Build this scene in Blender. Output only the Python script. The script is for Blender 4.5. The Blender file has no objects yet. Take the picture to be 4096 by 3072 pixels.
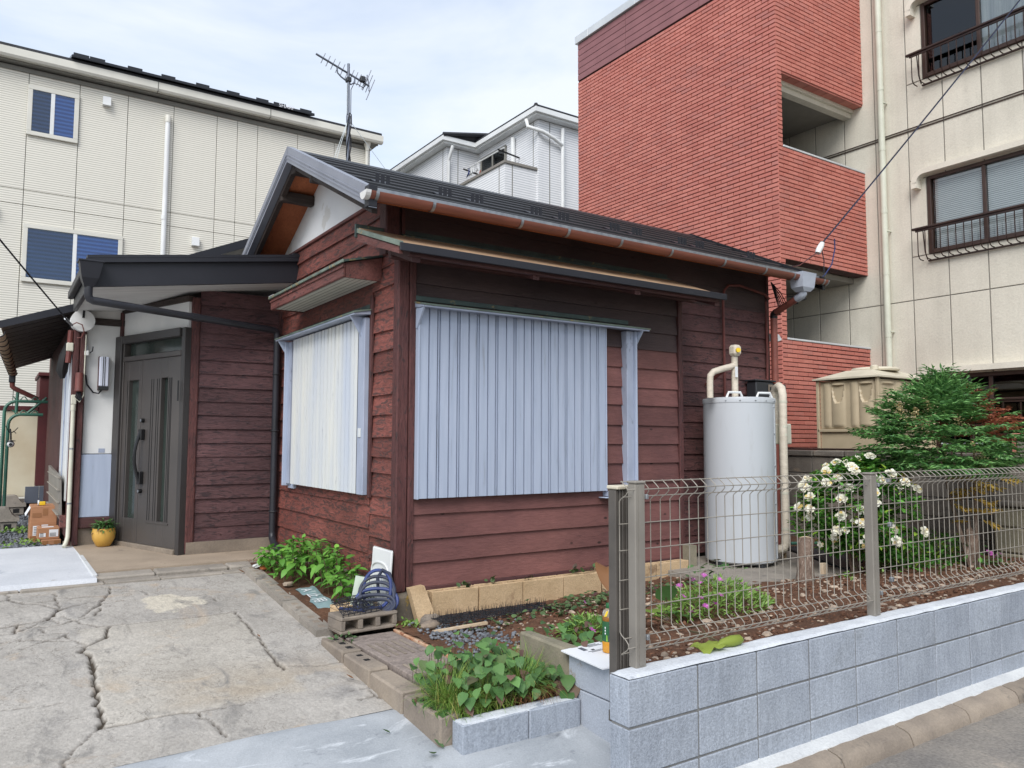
import bpy, bmesh, math, random
import numpy as np
from mathutils import Vector, Matrix, noise
R = random.Random(7)
S = bpy.context.scene
COL = S.collection
PI = math.pi
rad = math.radians

# ------------------------------------------------------------------ camera
cam_d = bpy.data.cameras.new("camera")
cam = bpy.data.objects.new("camera", cam_d)
COL.objects.link(cam)
cam_d.sensor_width = 36.0
cam_d.lens = 26.99
cam_d.clip_start = 0.05
cam_d.clip_end = 500
_m = Matrix(((0.83075979, -0.04354352, -0.55492533, 0.0),
             (-0.55662043, -0.05881883, -0.82868211, 0.0),
             (0.00344368, 0.99731856, -0.07310154, 1.53),
             (0, 0, 0, 1)))
q = _m.to_3x3().to_quaternion()
cam.matrix_world = Matrix.Translation((0, 0, 1.53)) @ q.to_matrix().to_4x4()
S.camera = cam

# ------------------------------------------------------------------ world: bright thin overcast
W = bpy.data.worlds.new("World")
S.world = W
W.use_nodes = True
nt = W.node_tree
nt.nodes.clear()
SUN_EL, SUN_ROT = rad(44), rad(228)
def nn(tree, typ, **kw):
    n = tree.nodes.new(typ)
    for k, v in kw.items():
        setattr(n, k, v)
    return n
wo = nn(nt, 'ShaderNodeOutputWorld')
mx = nn(nt, 'ShaderNodeMixShader')
b1 = nn(nt, 'ShaderNodeBackground')
b2 = nn(nt, 'ShaderNodeBackground')
sky = nn(nt, 'ShaderNodeTexSky', sky_type='NISHITA', sun_disc=False)
sky.sun_elevation = SUN_EL
sky.sun_rotation = SUN_ROT
b1.inputs["Strength"].default_value = 0.12
nt.links.new(sky.outputs[0], b1.inputs['Color'])
tc = nn(nt, 'ShaderNodeTexCoord')
mp = nn(nt, 'ShaderNodeMapping')
mp.inputs['Scale'].default_value = (1.1, 1.1, 2.6)
nz = nn(nt, 'ShaderNodeTexNoise')
nz.inputs['Scale'].default_value = 1.7
nz.inputs['Detail'].default_value = 6
nz.inputs['Roughness'].default_value = 0.55
nz.inputs['Distortion'].default_value = 0.5
rp = nn(nt, 'ShaderNodeValToRGB')
rp.color_ramp.elements[0].position = 0.38
rp.color_ramp.elements[0].color = (0.50, 0.50, 0.50, 1)
rp.color_ramp.elements[1].position = 0.60
rp.color_ramp.elements[1].color = (0.98, 0.98, 0.98, 1)
nt.links.new(tc.outputs['Generated'], mp.inputs['Vector'])
nt.links.new(mp.outputs[0], nz.inputs['Vector'])
nt.links.new(nz.outputs[0], rp.inputs[0])
b2.inputs['Color'].default_value = (0.86, 0.92, 1.0, 1)
b2.inputs["Strength"].default_value = 0.50
nt.links.new(rp.outputs[0], mx.inputs[0])
nt.links.new(b1.outputs[0], mx.inputs[1])
nt.links.new(b2.outputs[0], mx.inputs[2])
nt.links.new(mx.outputs[0], wo.inputs[0])

sd = bpy.data.lights.new("sun", 'SUN')
sd.energy = 1.35
sd.angle = rad(35)
sd.color = (1.0, 0.975, 0.945)
sun = bpy.data.objects.new("sun", sd)
COL.objects.link(sun)
# Nishita: sun_rotation 0 = +Y, clockwise seen from above
_sv = Vector((math.sin(SUN_ROT) * math.cos(SUN_EL), math.cos(SUN_ROT) * math.cos(SUN_EL), math.sin(SUN_EL)))
sun.rotation_euler = (-_sv).to_track_quat('-Z', 'Y').to_euler()

S.view_settings.view_transform = 'Standard'
S.view_settings.look = 'None'
S.view_settings.exposure = 1.12
S.view_settings.gamma = 1.0
S.view_settings.use_curve_mapping = False
S.cycles.max_bounces = 7
S.cycles.transparent_max_bounces = 12
S.cycles.sample_clamp_indirect = 6

# ------------------------------------------------------------------ material helpers
def lin(c):
    def f(v):
        v /= 255.0
        return v / 12.92 if v <= 0.04045 else ((v + 0.055) / 1.055) ** 2.4
    return (f(c[0]), f(c[1]), f(c[2]), 1.0)

class NT:
    def __init__(s, name):
        s.m = bpy.data.materials.new(name)
        s.m.use_nodes = True
        s.t = s.m.node_tree
        s.b = s.t.nodes['Principled BSDF']
        g = s.t.nodes.new('ShaderNodeNewGeometry')
        s.pos = g.outputs['Position']
        s.isl = g.outputs['Random Per Island']
        s.nor = g.outputs['Normal']
        s.oi = s.t.nodes.new('ShaderNodeObjectInfo').outputs['Random']
    def n(s, t, **kw):
        return nn(s.t, t, **kw)
    def l(s, a, b):
        s.t.links.new(a, b)
    def scaled(s, sc):
        m = s.n('ShaderNodeMapping')
        m.inputs['Scale'].default_value = sc
        s.l(s.pos, m.inputs['Vector'])
        return m.outputs[0]
    def noise(s, scale, stretch=(1, 1, 1), detail=4, rough=.55, dist=0):
        x = s.n('ShaderNodeTexNoise')
        x.inputs['Scale'].default_value = scale
        x.inputs['Detail'].default_value = detail
        x.inputs['Roughness'].default_value = rough
        x.inputs['Distortion'].default_value = dist
        s.l(s.scaled(stretch), x.inputs['Vector'])
        return x.outputs[0]
    def ramp(s, v, a, b, lo=0., hi=1.):
        x = s.n('ShaderNodeMapRange', clamp=True)
        x.inputs[1].default_value = a
        x.inputs[2].default_value = b
        x.inputs[3].default_value = lo
        x.inputs[4].default_value = hi
        s.l(v, x.inputs[0])
        return x.outputs[0]
    def mix(s, f, a, b, mode='MIX'):
        x = s.n('ShaderNodeMix', data_type='RGBA', blend_type=mode)
        for k, v in ((0, f), (6, a), (7, b)):
            if hasattr(v, 'is_linked') or hasattr(v, 'links'):
                s.l(v, x.inputs[k])
            else:
                x.inputs[k].default_value = v
        return x.outputs[2]
    def math(s, op, a, b=0.):
        x = s.n('ShaderNodeMath', operation=op)
        for k, v in ((0, a), (1, b)):
            if hasattr(v, 'links'):
                s.l(v, x.inputs[k])
            else:
                x.inputs[k].default_value = v
        return x.outputs[0]
    def hsv(s, c, val, sat=1.0):
        x = s.n('ShaderNodeHueSaturation')
        x.inputs['Saturation'].default_value = sat
        if hasattr(val, 'links'):
            s.l(val, x.inputs['Value'])
        else:
            x.inputs['Value'].default_value = val
        s.l(c, x.inputs['Color'])
        return x.outputs[0]
    def bump(s, h, strength, dist=.01):
        x = s.n('ShaderNodeBump')
        x.inputs['Strength'].default_value = strength
        x.inputs['Distance'].default_value = dist
        s.l(h, x.inputs['Height'])
        s.l(x.outputs[0], s.b.inputs['Normal'])
    def out(s, c, rough=.7, metal=0., spec=.5):
        if hasattr(c, 'links'):
            s.l(c, s.b.inputs['Base Color'])
        else:
            s.b.inputs['Base Color'].default_value = c
        s.b.inputs['Roughness'].default_value = rough
        s.b.inputs['Metallic'].default_value = metal
        s.b.inputs['Specular IOR Level'].default_value = spec
        return s.m

def plain(name, c, c2=None, sc=6, rough=.6, metal=0., spec=.5, rnd=0., bump=0., bsc=60, stretch=(1, 1, 1), stain=None, st=(.6, .75), ssc=3, isl=0.):
    """paint, metal, plastic: a base colour with soft blotches, fine grain and optional stains"""
    k = NT(name)
    c = lin(c)
    c2 = lin(c2) if c2 else tuple(v * .86 for v in c[:3]) + (1,)
    col = k.mix(k.ramp(k.noise(sc, stretch, 5), .35, .68), c, c2)
    if stain:
        col = k.mix(k.ramp(k.noise(ssc, stretch, 7, .65), st[0], st[1]), col, lin(stain))
    if rnd:
        col = k.hsv(col, k.ramp(k.oi, 0, 1, 1 - rnd, 1 + rnd))
    if isl:
        col = k.hsv(col, k.ramp(k.isl, 0, 1, 1 - isl, 1 + isl))
    if bump:
        k.bump(k.noise(bsc, stretch, 3), bump, .006)
    return k.out(col, rough, metal, spec)

def wood(name, base, patch, bare, axis='X', peel=(.60, .66), rnd=.18, fib=1.0, bumpk=.55, rough=.62, psc=1.6, knots=.0, crk=1.0):
    """painted weathered boards: faded patches, flaking paint and grain along the board"""
    k = NT(name)
    st = {'X': (1, 8, 8), 'Y': (8, 1, 8), 'Z': (8, 8, 1)}[axis]
    s2 = {'X': (1, 4, 4), 'Y': (4, 1, 4), 'Z': (4, 4, 1)}[axis]
    col = k.mix(k.ramp(k.noise(psc, (1, 1, 1), 6, .6), .38, .66), lin(base), lin(patch))
    grain = k.noise(9, st, 6, .62, .8)
    col = k.hsv(col, k.ramp(grain, .3, .7, 1 - .28 * fib, 1 + .22 * fib))
    pn = k.noise(8, s2, 8, .70, 1.2)
    pm = k.ramp(pn, peel[0], peel[1])
    col = k.mix(pm, col, lin(bare))
    crack = k.math('MULTIPLY', k.ramp(k.noise(13, st, 6, .7, 1.2), .36, .30), crk)
    col = k.mix(crack, col, (.016, .011, .011, 1))
    col = k.hsv(col, k.ramp(k.noise(.9, s2, 5, .6), .3, .7, .80, 1.14))
    if knots:
        v = k.n('ShaderNodeTexVoronoi')
        v.inputs['Scale'].default_value = 4.2
        k.l(k.scaled({'X': (.75, 1, 1.5), 'Y': (1, .75, 1.5), 'Z': (1.5, 1.5, .75)}[axis]), v.inputs['Vector'])
        col = k.mix(k.ramp(v.outputs['Distance'], .085, .045, 0, knots), col, (.018, .010, .009, 1))
    col = k.hsv(col, k.ramp(k.oi, 0, 1, 1 - rnd, 1 + rnd))
    h = k.math('SUBTRACT', k.math('ADD', k.math('MULTIPLY', grain, .6), pn), k.math('MULTIPLY', crack, .8))
    k.bump(h, bumpk, .012)
    return k.out(col, rough, 0, .35)

def concrete(name, c, c2, c3=None, t3=(.58, .72), sc=2.0, fine=90, bump=.5, rnd=.0, rough=.88, speck=.12, vstreak=0, s3=5, drip=0.):
    k = NT(name)
    col = k.mix(k.ramp(k.noise(sc, (1, 1, 1), 8, .62), .34, .66), lin(c), lin(c2))
    if c3:
        col = k.mix(k.ramp(k.noise(s3, (1, 1, 1), 8, .7, .4), t3[0], t3[1]), col, lin(c3))
    f = k.noise(fine, (1, 1, 1), 3, .7)
    col = k.hsv(col, k.ramp(f, .28, .72, 1 - speck, 1 + speck))
    if vstreak:
        col = k.hsv(col, k.ramp(k.noise(45, (1, 1, .12), 4, .6), .3, .7, 1 - vstreak, 1 + vstreak))
    if drip:
        col = k.hsv(col, k.ramp(k.noise(5, (1, 1, .07), 6, .65), .45, .75, 1, 1 - drip))
        col = k.hsv(col, k.ramp(k.noise(1.1, (1, 1, .5), 5, .6), .4, .7, 1, 1 - drip * .7))
    if rnd:
        col = k.hsv(col, k.ramp(k.oi, 0, 1, 1 - rnd, 1 + rnd))
    k.bump(k.math('ADD', f, k.noise(fine * .3, (1, 1, 1), 4)), bump, .004)
    return k.out(col, rough, 0, .25)

def leafmat(name, c, c2, c3=None, rough=.5, trans=.25, rnd=.25, sat=1.0):
    k = NT(name)
    v = k.math('FRACT', k.math('ADD', k.isl, k.oi))
    col = k.mix(k.ramp(v, .15, .85), lin(c), lin(c2))
    if c3:
        col = k.mix(k.ramp(k.math('FRACT', k.math('MULTIPLY', v, 7.31)), .86, .9), col, lin(c3))
    col = k.hsv(col, k.ramp(k.math('FRACT', k.math('MULTIPLY', v, 3.7)), 0, 1, 1 - rnd, 1 + rnd), sat)
    k.out(col, rough, 0, .4)
    tr = k.n('ShaderNodeBsdfTranslucent')
    k.l(col, tr.inputs['Color'])
    ms = k.n('ShaderNodeMixShader')
    ms.inputs[0].default_value = trans
    k.l(k.b.outputs[0], ms.inputs[1])
    k.l(tr.outputs[0], ms.inputs[2])
    k.l(ms.outputs[0], k.t.nodes['Material Output'].inputs[0])
    return k.m

def glassmat(name, tint, clear=.6, rough=.02, gloss=(1, 1, 1)):
    """thin pane: partly see-through, mirrors more at grazing angles"""
    k = NT(name)
    t = k.n('ShaderNodeBsdfTransparent')
    t.inputs[0].default_value = lin(tint)
    g = k.n('ShaderNodeBsdfGlossy')
    g.inputs['Color'].default_value = (*gloss, 1)
    g.inputs['Roughness'].default_value = rough
    lw = k.n('ShaderNodeLayerWeight')
    lw.inputs['Blend'].default_value = 1 - clear
    ms = k.n('ShaderNodeMixShader')
    k.l(k.ramp(lw.outputs['Fresnel'], 0, 1, .04, .75), ms.inputs[0])
    k.l(t.outputs[0], ms.inputs[1])
    k.l(g.outputs[0], ms.inputs[2])
    k.l(ms.outputs[0], k.t.nodes['Material Output'].inputs[0])
    return k.m

def ribbed(name, c, dark, period, axis='Z', duty=.2, mottling=.06, rough=.7, wob=0.0):
    """fine horizontal ribs of far-off siding: thin dark grooves every `period` metres"""
    k = NT(name)
    sx = k.n('ShaderNodeSeparateXYZ')
    k.l(k.pos, sx.inputs[0])
    z = sx.outputs['XYZ'.index(axis)]
    if wob:
        z = k.math('ADD', z, k.math('MULTIPLY', k.noise(1.3, (6, 6, 9), 2), wob))
    fr = k.math('FRACT', k.math('DIVIDE', z, period))
    tri = k.math('ABSOLUTE', k.math('SUBTRACT', fr, .5))
    g = k.ramp(tri, .5 - duty, .5 - duty * .45)
    col = k.mix(k.ramp(k.noise(7, (1, 1, 5), 5), .3, .7), lin(c), tuple(v * (1 - mottling * 2) for v in lin(c)[:3]) + (1,))
    col = k.mix(k.math('MULTIPLY', g, .8), col, lin(dark))
    return k.out(col, rough, 0, .3)
# ------------------------------------------------------------------ mesh helpers
class MB:
    def __init__(s):
        s.v, s.f = [], []
    def add(s, vs, fs):
        o = len(s.v)
        s.v += [tuple(p) for p in vs]
        s.f += [tuple(i + o for i in f) for f in fs]
        return s
    def box(s, x0, x1, y0, y1, z0, z1):
        v = [(x0, y0, z0), (x1, y0, z0), (x1, y1, z0), (x0, y1, z0), (x0, y0, z1), (x1, y0, z1), (x1, y1, z1), (x0, y1, z1)]
        return s.add(v, [(0, 3, 2, 1), (4, 5, 6, 7), (0, 1, 5, 4), (1, 2, 6, 5), (2, 3, 7, 6), (3, 0, 4, 7)])
    def hexa(s, v):
        """8 corners: bottom ring then top ring"""
        return s.add(v, [(0, 3, 2, 1), (4, 5, 6, 7), (0, 1, 5, 4), (1, 2, 6, 5), (2, 3, 7, 6), (3, 0, 4, 7)])
    def cbox(s, x0, x1, y0, y1, z0, z1, c=.006, jit=0.):
        """box with chamfered edges"""
        n0 = len(s.v)
        L = ((x0, x1), (y0, y1), (z0, z1))
        vs, idx = [], {}
        for sx in (0, 1):
            for sy in (0, 1):
                for sz in (0, 1):
                    sg = (sx, sy, sz)
                    for a in range(3):
                        p = []
                        for b in range(3):
                            q_ = L[b][sg[b]]
                            if b != a:
                                q_ += c if sg[b] == 0 else -c
                            p.append(q_ + (R.uniform(-jit, jit) if jit else 0))
                        idx[sg + (a,)] = len(vs)
                        vs.append(p)
        fs = []
        for a in range(3):
            b, d = [(1, 2), (2, 0), (0, 1)][a]
            for sa in (0, 1):
                def k(vb, vd):
                    g = [0, 0, 0]; g[a] = sa; g[b] = vb; g[d] = vd
                    return idx[tuple(g) + (a,)]
                f = (k(0, 0), k(1, 0), k(1, 1), k(0, 1))
                fs.append(f if sa else f[::-1])
        for a in range(3):   # edges along axis a
            b, d = [(1, 2), (2, 0), (0, 1)][a]
            for vb in (0, 1):
                for vd in (0, 1):
                    def k(va, fa):
                        g = [0, 0, 0]; g[a] = va; g[b] = vb; g[d] = vd
                        return idx[tuple(g) + (fa,)]
                    f = (k(0, b), k(1, b), k(1, d), k(0, d))
                    fs.append(f if vb == vd else f[::-1])
        for sx in (0, 1):
            for sy in (0, 1):
                for sz in (0, 1):
                    f = tuple(idx[(sx, sy, sz, a)] for a in range(3))
                    fs.append(f if (sx + sy + sz) % 2 else f[::-1])
        return s.add(vs, fs)
    def prism(s, poly, a0, a1, axis='X'):
        """polygon in the other two axes, extruded along axis"""
        n = len(poly)
        def P(u, v, w):
            return {'X': (w, u, v), 'Y': (u, w, v), 'Z': (u, v, w)}[axis]
        vs = [P(u, v, a0) for u, v in poly] + [P(u, v, a1) for u, v in poly]
        fs = [tuple(range(n))[::-1], tuple(range(n, 2 * n))] + [(i, (i + 1) % n, n + (i + 1) % n, n + i) for i in range(n)]
        return s.add(vs, fs)
    def quad(s, a, b, c, d):
        return s.add([a, b, c, d], [(0, 1, 2, 3)])
    def tube(s, pts, r, n=6, caps=True, rend=None, closed=False):
        pts = [Vector(p) for p in pts]
        m = len(pts)
        vs, fs = [], []
        up = Vector((0, 0, 1))
        prev = None
        for i, p in enumerate(pts):
            if closed:
                t = pts[(i + 1) % m] - pts[i - 1]
            else:
                t = pts[min(i + 1, m - 1)] - pts[max(i - 1, 0)]
            t.normalize()
            if prev is None:
                a = t.cross(up)
                if a.length < .1:
                    a = t.cross(Vector((1, 0, 0)))
            else:
                a = prev - t * prev.dot(t)
            a.normalize()
            prev = a
            b = t.cross(a)
            rr = r if rend is None else r + (rend - r) * i / max(1, m - 1)
            if isinstance(rr, (list, tuple)):
                rr = rr[i]
            for j in range(n):
                w = 2 * PI * j / n
                vs.append(p + a * math.cos(w) * rr + b * math.sin(w) * rr)
        for i in range(m - (0 if closed else 1)):
            for j in range(n):
                k1, k2 = i * n, ((i + 1) % m) * n
                fs.append((k1 + j, k1 + (j + 1) % n, k2 + (j + 1) % n, k2 + j))
        if caps and not closed:
            fs.append(tuple(range(n))[::-1])
            fs.append(tuple(range((m - 1) * n, m * n)))
        return s.add(vs, fs)
    def lathe(s, prof, c, n=24):
        """profile [(r,z)] about a vertical axis through c"""
        vs, fs = [], []
        for r, z in prof:
            for j in range(n):
                w = 2 * PI * j / n
                vs.append((c[0] + r * math.cos(w), c[1] + r * math.sin(w), c[2] + z))
        for i in range(len(prof) - 1):
            for j in range(n):
                fs.append((i * n + j, i * n + (j + 1) % n, (i + 1) * n + (j + 1) % n, (i + 1) * n + j))
        fs.append(tuple(range(n))[::-1])
        fs.append(tuple(range((len(prof) - 1) * n, len(prof) * n)))
        return s.add(vs, fs)
    def blob(s, c, rx, ry, rz, n=7, m=5, jit=.15, rot=0., rnd=R):
        vs, fs = [], []
        cr, sr = math.cos(rot), math.sin(rot)
        def put(x, y, z):
            k = 1 + rnd.uniform(-jit, jit)
            x, y, z = x * rx * k, y * ry * k, z * rz * k
            vs.append((c[0] + x * cr - y * sr, c[1] + x * sr + y * cr, c[2] + z))
        put(0, 0, -1)
        for i in range(1, m):
            t = PI * i / m
            for j in range(n):
                w = 2 * PI * j / n
                put(math.sin(t) * math.cos(w), math.sin(t) * math.sin(w), -math.cos(t))
        put(0, 0, 1)
        for j in range(n):
            fs.append((0, 1 + (j + 1) % n, 1 + j))
            k = 1 + (m - 2) * n
            fs.append((k + j, k + (j + 1) % n, len(vs) - 1))
        for i in range(m - 2):
            for j in range(n):
                a = 1 + i * n
                fs.append((a + j, a + (j + 1) % n, a + n + (j + 1) % n, a + n + j))
        return s.add(vs, fs)
    def mesh(s, name, mat, smooth=False):
        me = bpy.data.meshes.new(name)
        me.from_pydata(s.v, [], s.f)
        if mat:
            me.materials.append(mat)
        if smooth:
            me.polygons.foreach_set('use_smooth', [True] * len(me.polygons))
            try:
                me.set_sharp_from_angle(angle=rad(40))
            except Exception:
                pass
        me.update()
        return me

def link(name, me, parent=None, loc=None, rot=None, scale=None):
    o = bpy.data.objects.new(name, me)
    COL.objects.link(o)
    if loc is not None:
        o.location = loc
    if rot is not None:
        o.rotation_euler = rot
    if scale is not None:
        o.scale = scale
    if parent is not None:
        o.parent = parent
        o.matrix_parent_inverse = INV[parent.name]
    INV[o.name] = o.matrix_basis.inverted()
    return o
INV = {}

def obj(name, mb, mat, parent=None, smooth=False):
    return link(name, mb.mesh(name, mat, smooth), parent)

def tag(o, label, cat, group=None, kind=None):
    o['label'] = label
    o['category'] = cat
    if group:
        o['group'] = group
    if kind:
        o['kind'] = kind
    return o

def thing(name, label, cat, loc=(0, 0, 0), group=None):
    o = bpy.data.objects.new(name, None)
    COL.objects.link(o)
    o.location = loc
    o.empty_display_size = .1
    INV[o.name] = Matrix.Translation(loc).inverted()
    return tag(o, label, cat, group)

def struct(o):
    o['kind'] = 'structure'
    return o
def stuff(o):
    o['kind'] = 'stuff'
    return o

def arc(c, r, a0, a1, n, plane='XZ'):
    out = []
    for i in range(n + 1):
        w = rad(a0 + (a1 - a0) * i / n)
        u, v = r * math.cos(w), r * math.sin(w)
        out.append({'XZ': (c[0] + u, c[1], c[2] + v), 'YZ': (c[0], c[1] + u, c[2] + v), 'XY': (c[0] + u, c[1] + v, c[2])}[plane])
    return out

def text(name, body, size, mat, parent, M, ext=.0008, align='LEFT'):
    cu = bpy.data.curves.new(name, 'FONT')
    cu.body = body
    cu.size = size
    cu.extrude = ext
    cu.resolution_u = 3
    cu.align_x = align
    o = bpy.data.objects.new(name, cu)
    COL.objects.link(o)
    o.matrix_world = M
    dg = bpy.context.evaluated_depsgraph_get()
    dg.update()
    me = bpy.data.meshes.new_from_object(o.evaluated_get(dg))
    bpy.data.objects.remove(o)
    me.materials.clear()
    me.materials.append(mat)
    me.transform(M)
    return link(name, me, parent)

def frame3(ex, ey, ez, t):
    return Matrix(((ex[0], ey[0], ez[0], t[0]), (ex[1], ey[1], ez[1], t[1]), (ex[2], ey[2], ez[2], t[2]), (0, 0, 0, 1)))
# ------------------------------------------------------------------ materials
M = {}
# wood of the old house
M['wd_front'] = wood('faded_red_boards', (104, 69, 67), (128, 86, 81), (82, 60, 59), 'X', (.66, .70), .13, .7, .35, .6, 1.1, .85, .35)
M['wd_front_hi'] = wood('stained_boards_eave_shade', (66, 53, 54), (80, 64, 63), (56, 46, 47), 'X', (.66, .71), .1, .6, .35, .6, 1.1, .7, .3)  # dark stained upper boards, colour deepened further to paint in the eave shade
M['wd_gable'] = wood('peeling_red_boards', (118, 69, 62), (142, 84, 75), (84, 60, 57), 'Y', (.50, .56), .2, 1.1, 1.0, .65, 2.2, .4, .8)
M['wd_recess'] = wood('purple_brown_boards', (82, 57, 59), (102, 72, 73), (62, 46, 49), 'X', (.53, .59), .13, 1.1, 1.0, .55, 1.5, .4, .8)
M['wd_right'] = wood('rough_purple_boards', (90, 62, 63), (114, 78, 76), (66, 50, 52), 'X', (.53, .59), .17, 1.1, .9, .6, 1.5, .5, .8)
M['wd_post'] = wood('dark_red_post', (76, 47, 47), (98, 60, 57), (56, 42, 42), 'Z', (.56, .61), .12, 1.2, .8, .62, 1.6, 0, .8)
M['wd_trimx'] = wood('dark_red_trim_x', (76, 50, 51), (92, 60, 58), (60, 46, 46), 'X', (.62, .68), .1, .8, .5)
M['wd_trimy'] = wood('dark_red_trim_y', (104, 64, 60), (124, 78, 72), (68, 50, 48), 'Y', (.55, .61), .1, 1.0, .7)
M['wd_beam'] = wood('blackened_beam', (48, 40, 38), (66, 55, 50), (92, 84, 78), 'X', (.66, .70), .1, 1., .7)
M['wd_soffit'] = wood('brown_plywood', (176, 104, 68), (150, 84, 54), (112, 68, 48), 'Y', (.64, .72), .1, .8, .25)
M['wd_tan'] = wood('sun_bleached_board', (176, 148, 118), (150, 122, 98), (110, 80, 60), 'X', (.60, .66), .08, .9, .5)
M['wd_lean'] = wood('sooty_lean_to_boards', (44, 38, 36), (56, 48, 44), (84, 74, 64), 'X', (.68, .72), .1, 1., .5)
M['plaster'] = plain('white_plaster', (222, 222, 220), (206, 207, 206), 2.2, .9, bump=.3, bsc=120, stain=(188, 186, 180), st=(.66, .74), ssc=3)
M['gable_plaster'] = plain('cracked_white_plaster', (222, 222, 222), (208, 209, 211), 1.6, .9, bump=.35, bsc=90, stain=(200, 198, 194), st=(.60, .63), ssc=2)
M['soffit_white'] = plain('off_white_soffit', (206, 204, 200), (188, 186, 183), 2, .8, stretch=(1, 6, 1))
M['soffit_slat'] = ribbed('white_slat_soffit', (206, 205, 196), (70, 64, 58), .045, 'X', .12)
M['black'] = plain('black_coated_steel', (35, 36, 43), (30, 31, 38), 3, .48, .0, .4, bump=.04, bsc=20)
M['black_roof'] = plain('black_roof_steel', (26, 27, 30), (32, 33, 37), 2, .45, .0, .35, rnd=.15)
M['verge'] = plain('grey_blue_steel_verge', (136, 140, 152), (122, 126, 138), 3, .38, .15, .5)
M['zinc'] = plain('galvanised_steel', (158, 162, 166), (132, 136, 142), 18, .42, .7, .5)
M['gutter'] = plain('brown_gutter_plastic', (132, 78, 62), (112, 66, 54), 3, .5, stretch=(1, 6, 6), stain=(84, 56, 50), st=(.60, .7), ssc=4)
M['hopper'] = plain('grey_rain_hopper', (176, 182, 194), (156, 162, 174), 4, .5)
M['downpipe'] = plain('rust_red_pipe', (142, 82, 70), (120, 66, 58), 6, .55, stain=(84, 52, 46), st=(.62, .68), ssc=12)
M['blackpipe'] = plain('black_rain_pipe', (44, 45, 52), (36, 37, 42), 5, .45)
M['shutter'] = plain('blue_grey_painted_shutter', (172, 182, 201), (161, 172, 192), 5, .55, stretch=(5, 5, .4), stain=(146, 152, 164), st=(.60, .72), ssc=5, rnd=.03)
M['shutter_old'] = plain('chalky_cream_shutter', (220, 220, 212), (190, 198, 210), 1.3, .6, stretch=(2, 2, .3), stain=(176, 180, 184), st=(.64, .68), ssc=9)
M['frame_blue'] = plain('grey_blue_frame', (168, 176, 194), (146, 155, 174), 5, .55, stain=(112, 118, 130), st=(.62, .7), ssc=9, stretch=(1, 1, .4))
M['patina'] = plain('verdigris_flashing', (74, 92, 88), (58, 70, 70), 6, .55, .3, stain=(128, 118, 84), st=(.6, .66), ssc=14)
M['patina_pale'] = plain('pale_green_edge', (122, 136, 124), (92, 104, 96), 9, .5, .1, stain=(150, 132, 92), st=(.58, .64), ssc=12)
M['door'] = plain('dark_bronze_door', (78, 73, 70), (71, 67, 65), 2, .42, .05, .5, bump=.05, bsc=200)
M['door_dark'] = plain('dark_bronze_frame', (58, 55, 54), (52, 49, 49), 2, .42, .05)
M['handle'] = plain('black_handle', (22, 22, 24), (28, 28, 30), 5, .35)
M['rubber'] = plain('black_gasket', (16, 16, 17), (20, 20, 22), 5, .6)
M['found'] = concrete('foundation_render', (142, 130, 116), (116, 106, 96), (92, 88, 76), (.60, .68), 2.5, 60, .7)
M['moss_stone'] = concrete('lichened_base_stone', (112, 104, 92), (84, 80, 76), (150, 124, 56), (.58, .64), 5, 60, .8, s3=8)
M['porch'] = concrete('tan_porch_screed', (168, 152, 134), (148, 134, 118), (122, 112, 102), (.6, .72), 2, 110, .35)
M['slab'] = concrete('fresh_pale_concrete', (202, 204, 208), (188, 191, 196), (172, 176, 182), (.62, .7), 1.6, 90, .5, s3=4)
M['drive'] = None
M['kerb'] = concrete('old_kerb_concrete', (158, 150, 140), (132, 126, 118), (108, 104, 100), (.58, .68), 3, 70, .9, rnd=.1)
M['brickkerb'] = concrete('brown_kerb_block', (152, 140, 126), (128, 118, 108), (104, 98, 92), (.58, .68), 3, 80, .8, rnd=.1)
M['newblock'] = concrete('new_blue_grey_block', (163, 170, 180), (150, 157, 168), (136, 141, 146), (.60, .78), sc=2.6, fine=95, bump=.8, rnd=.06, speck=.26, vstreak=.10, s3=3, drip=.10)
M['newblock_top'] = concrete('pale_mortar_cap', (206, 210, 214), (186, 190, 196), (160, 165, 172), (.6, .68), 5, 70, .8, s3=9)
M['mortar'] = concrete('grey_mortar', (132, 132, 130), (116, 116, 116), None, sc=6, fine=110, bump=.6)
M['strip'] = concrete('white_mortar_strip', (206, 208, 208), (188, 190, 192), (168, 168, 164), (.62, .7), 4, 80, .7)
M['stepblock'] = concrete('stained_blue_block', (176, 182, 192), (164, 170, 180), (140, 124, 104), (.62, .70), 2.5, 140, .7, speck=.16, s3=4)
M['tanblock'] = concrete('tan_cinder_block', (198, 172, 138), (178, 152, 118), (146, 120, 94), (.58, .68), 3, 100, .9, rnd=.06, speck=.16)
M['oldblock'] = concrete('weathered_cinder_block', (150, 138, 124), (118, 110, 102), (86, 80, 76), (.56, .65), 4, 90, .9, rnd=.08)
M['oldwall'] = concrete('mossy_old_concrete', (146, 138, 120), (118, 114, 98), (94, 94, 80), (.58, .66), 3, 80, .8)
M['darkblock'] = concrete('sooty_wall_block', (136, 128, 118), (98, 93, 88), (158, 140, 120), (.58, .68), 2.0, 60, .9, rnd=.16, drip=.2)
M['paver'] = concrete('speckled_paver', (150, 138, 130), (122, 112, 106), None, sc=20, fine=70, bump=.6, speck=.25)
M['rust'] = plain('rusty_flaked_strip', (206, 184, 158), (176, 120, 84), 9, .8, stain=(134, 74, 48), st=(.52, .6), ssc=20, stretch=(1, .6, 1))
M['road'] = concrete('worn_asphalt', (140, 134, 126), (118, 114, 110), (158, 148, 136), (.6, .7), 3, 50, 1.0, speck=.3)
M['soil'] = concrete('dark_brown_soil', (104, 74, 56), (76, 55, 43), (128, 96, 74), (.58, .66), 5, 60, 1.0, speck=.3, s3=14, rough=.95)
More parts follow.
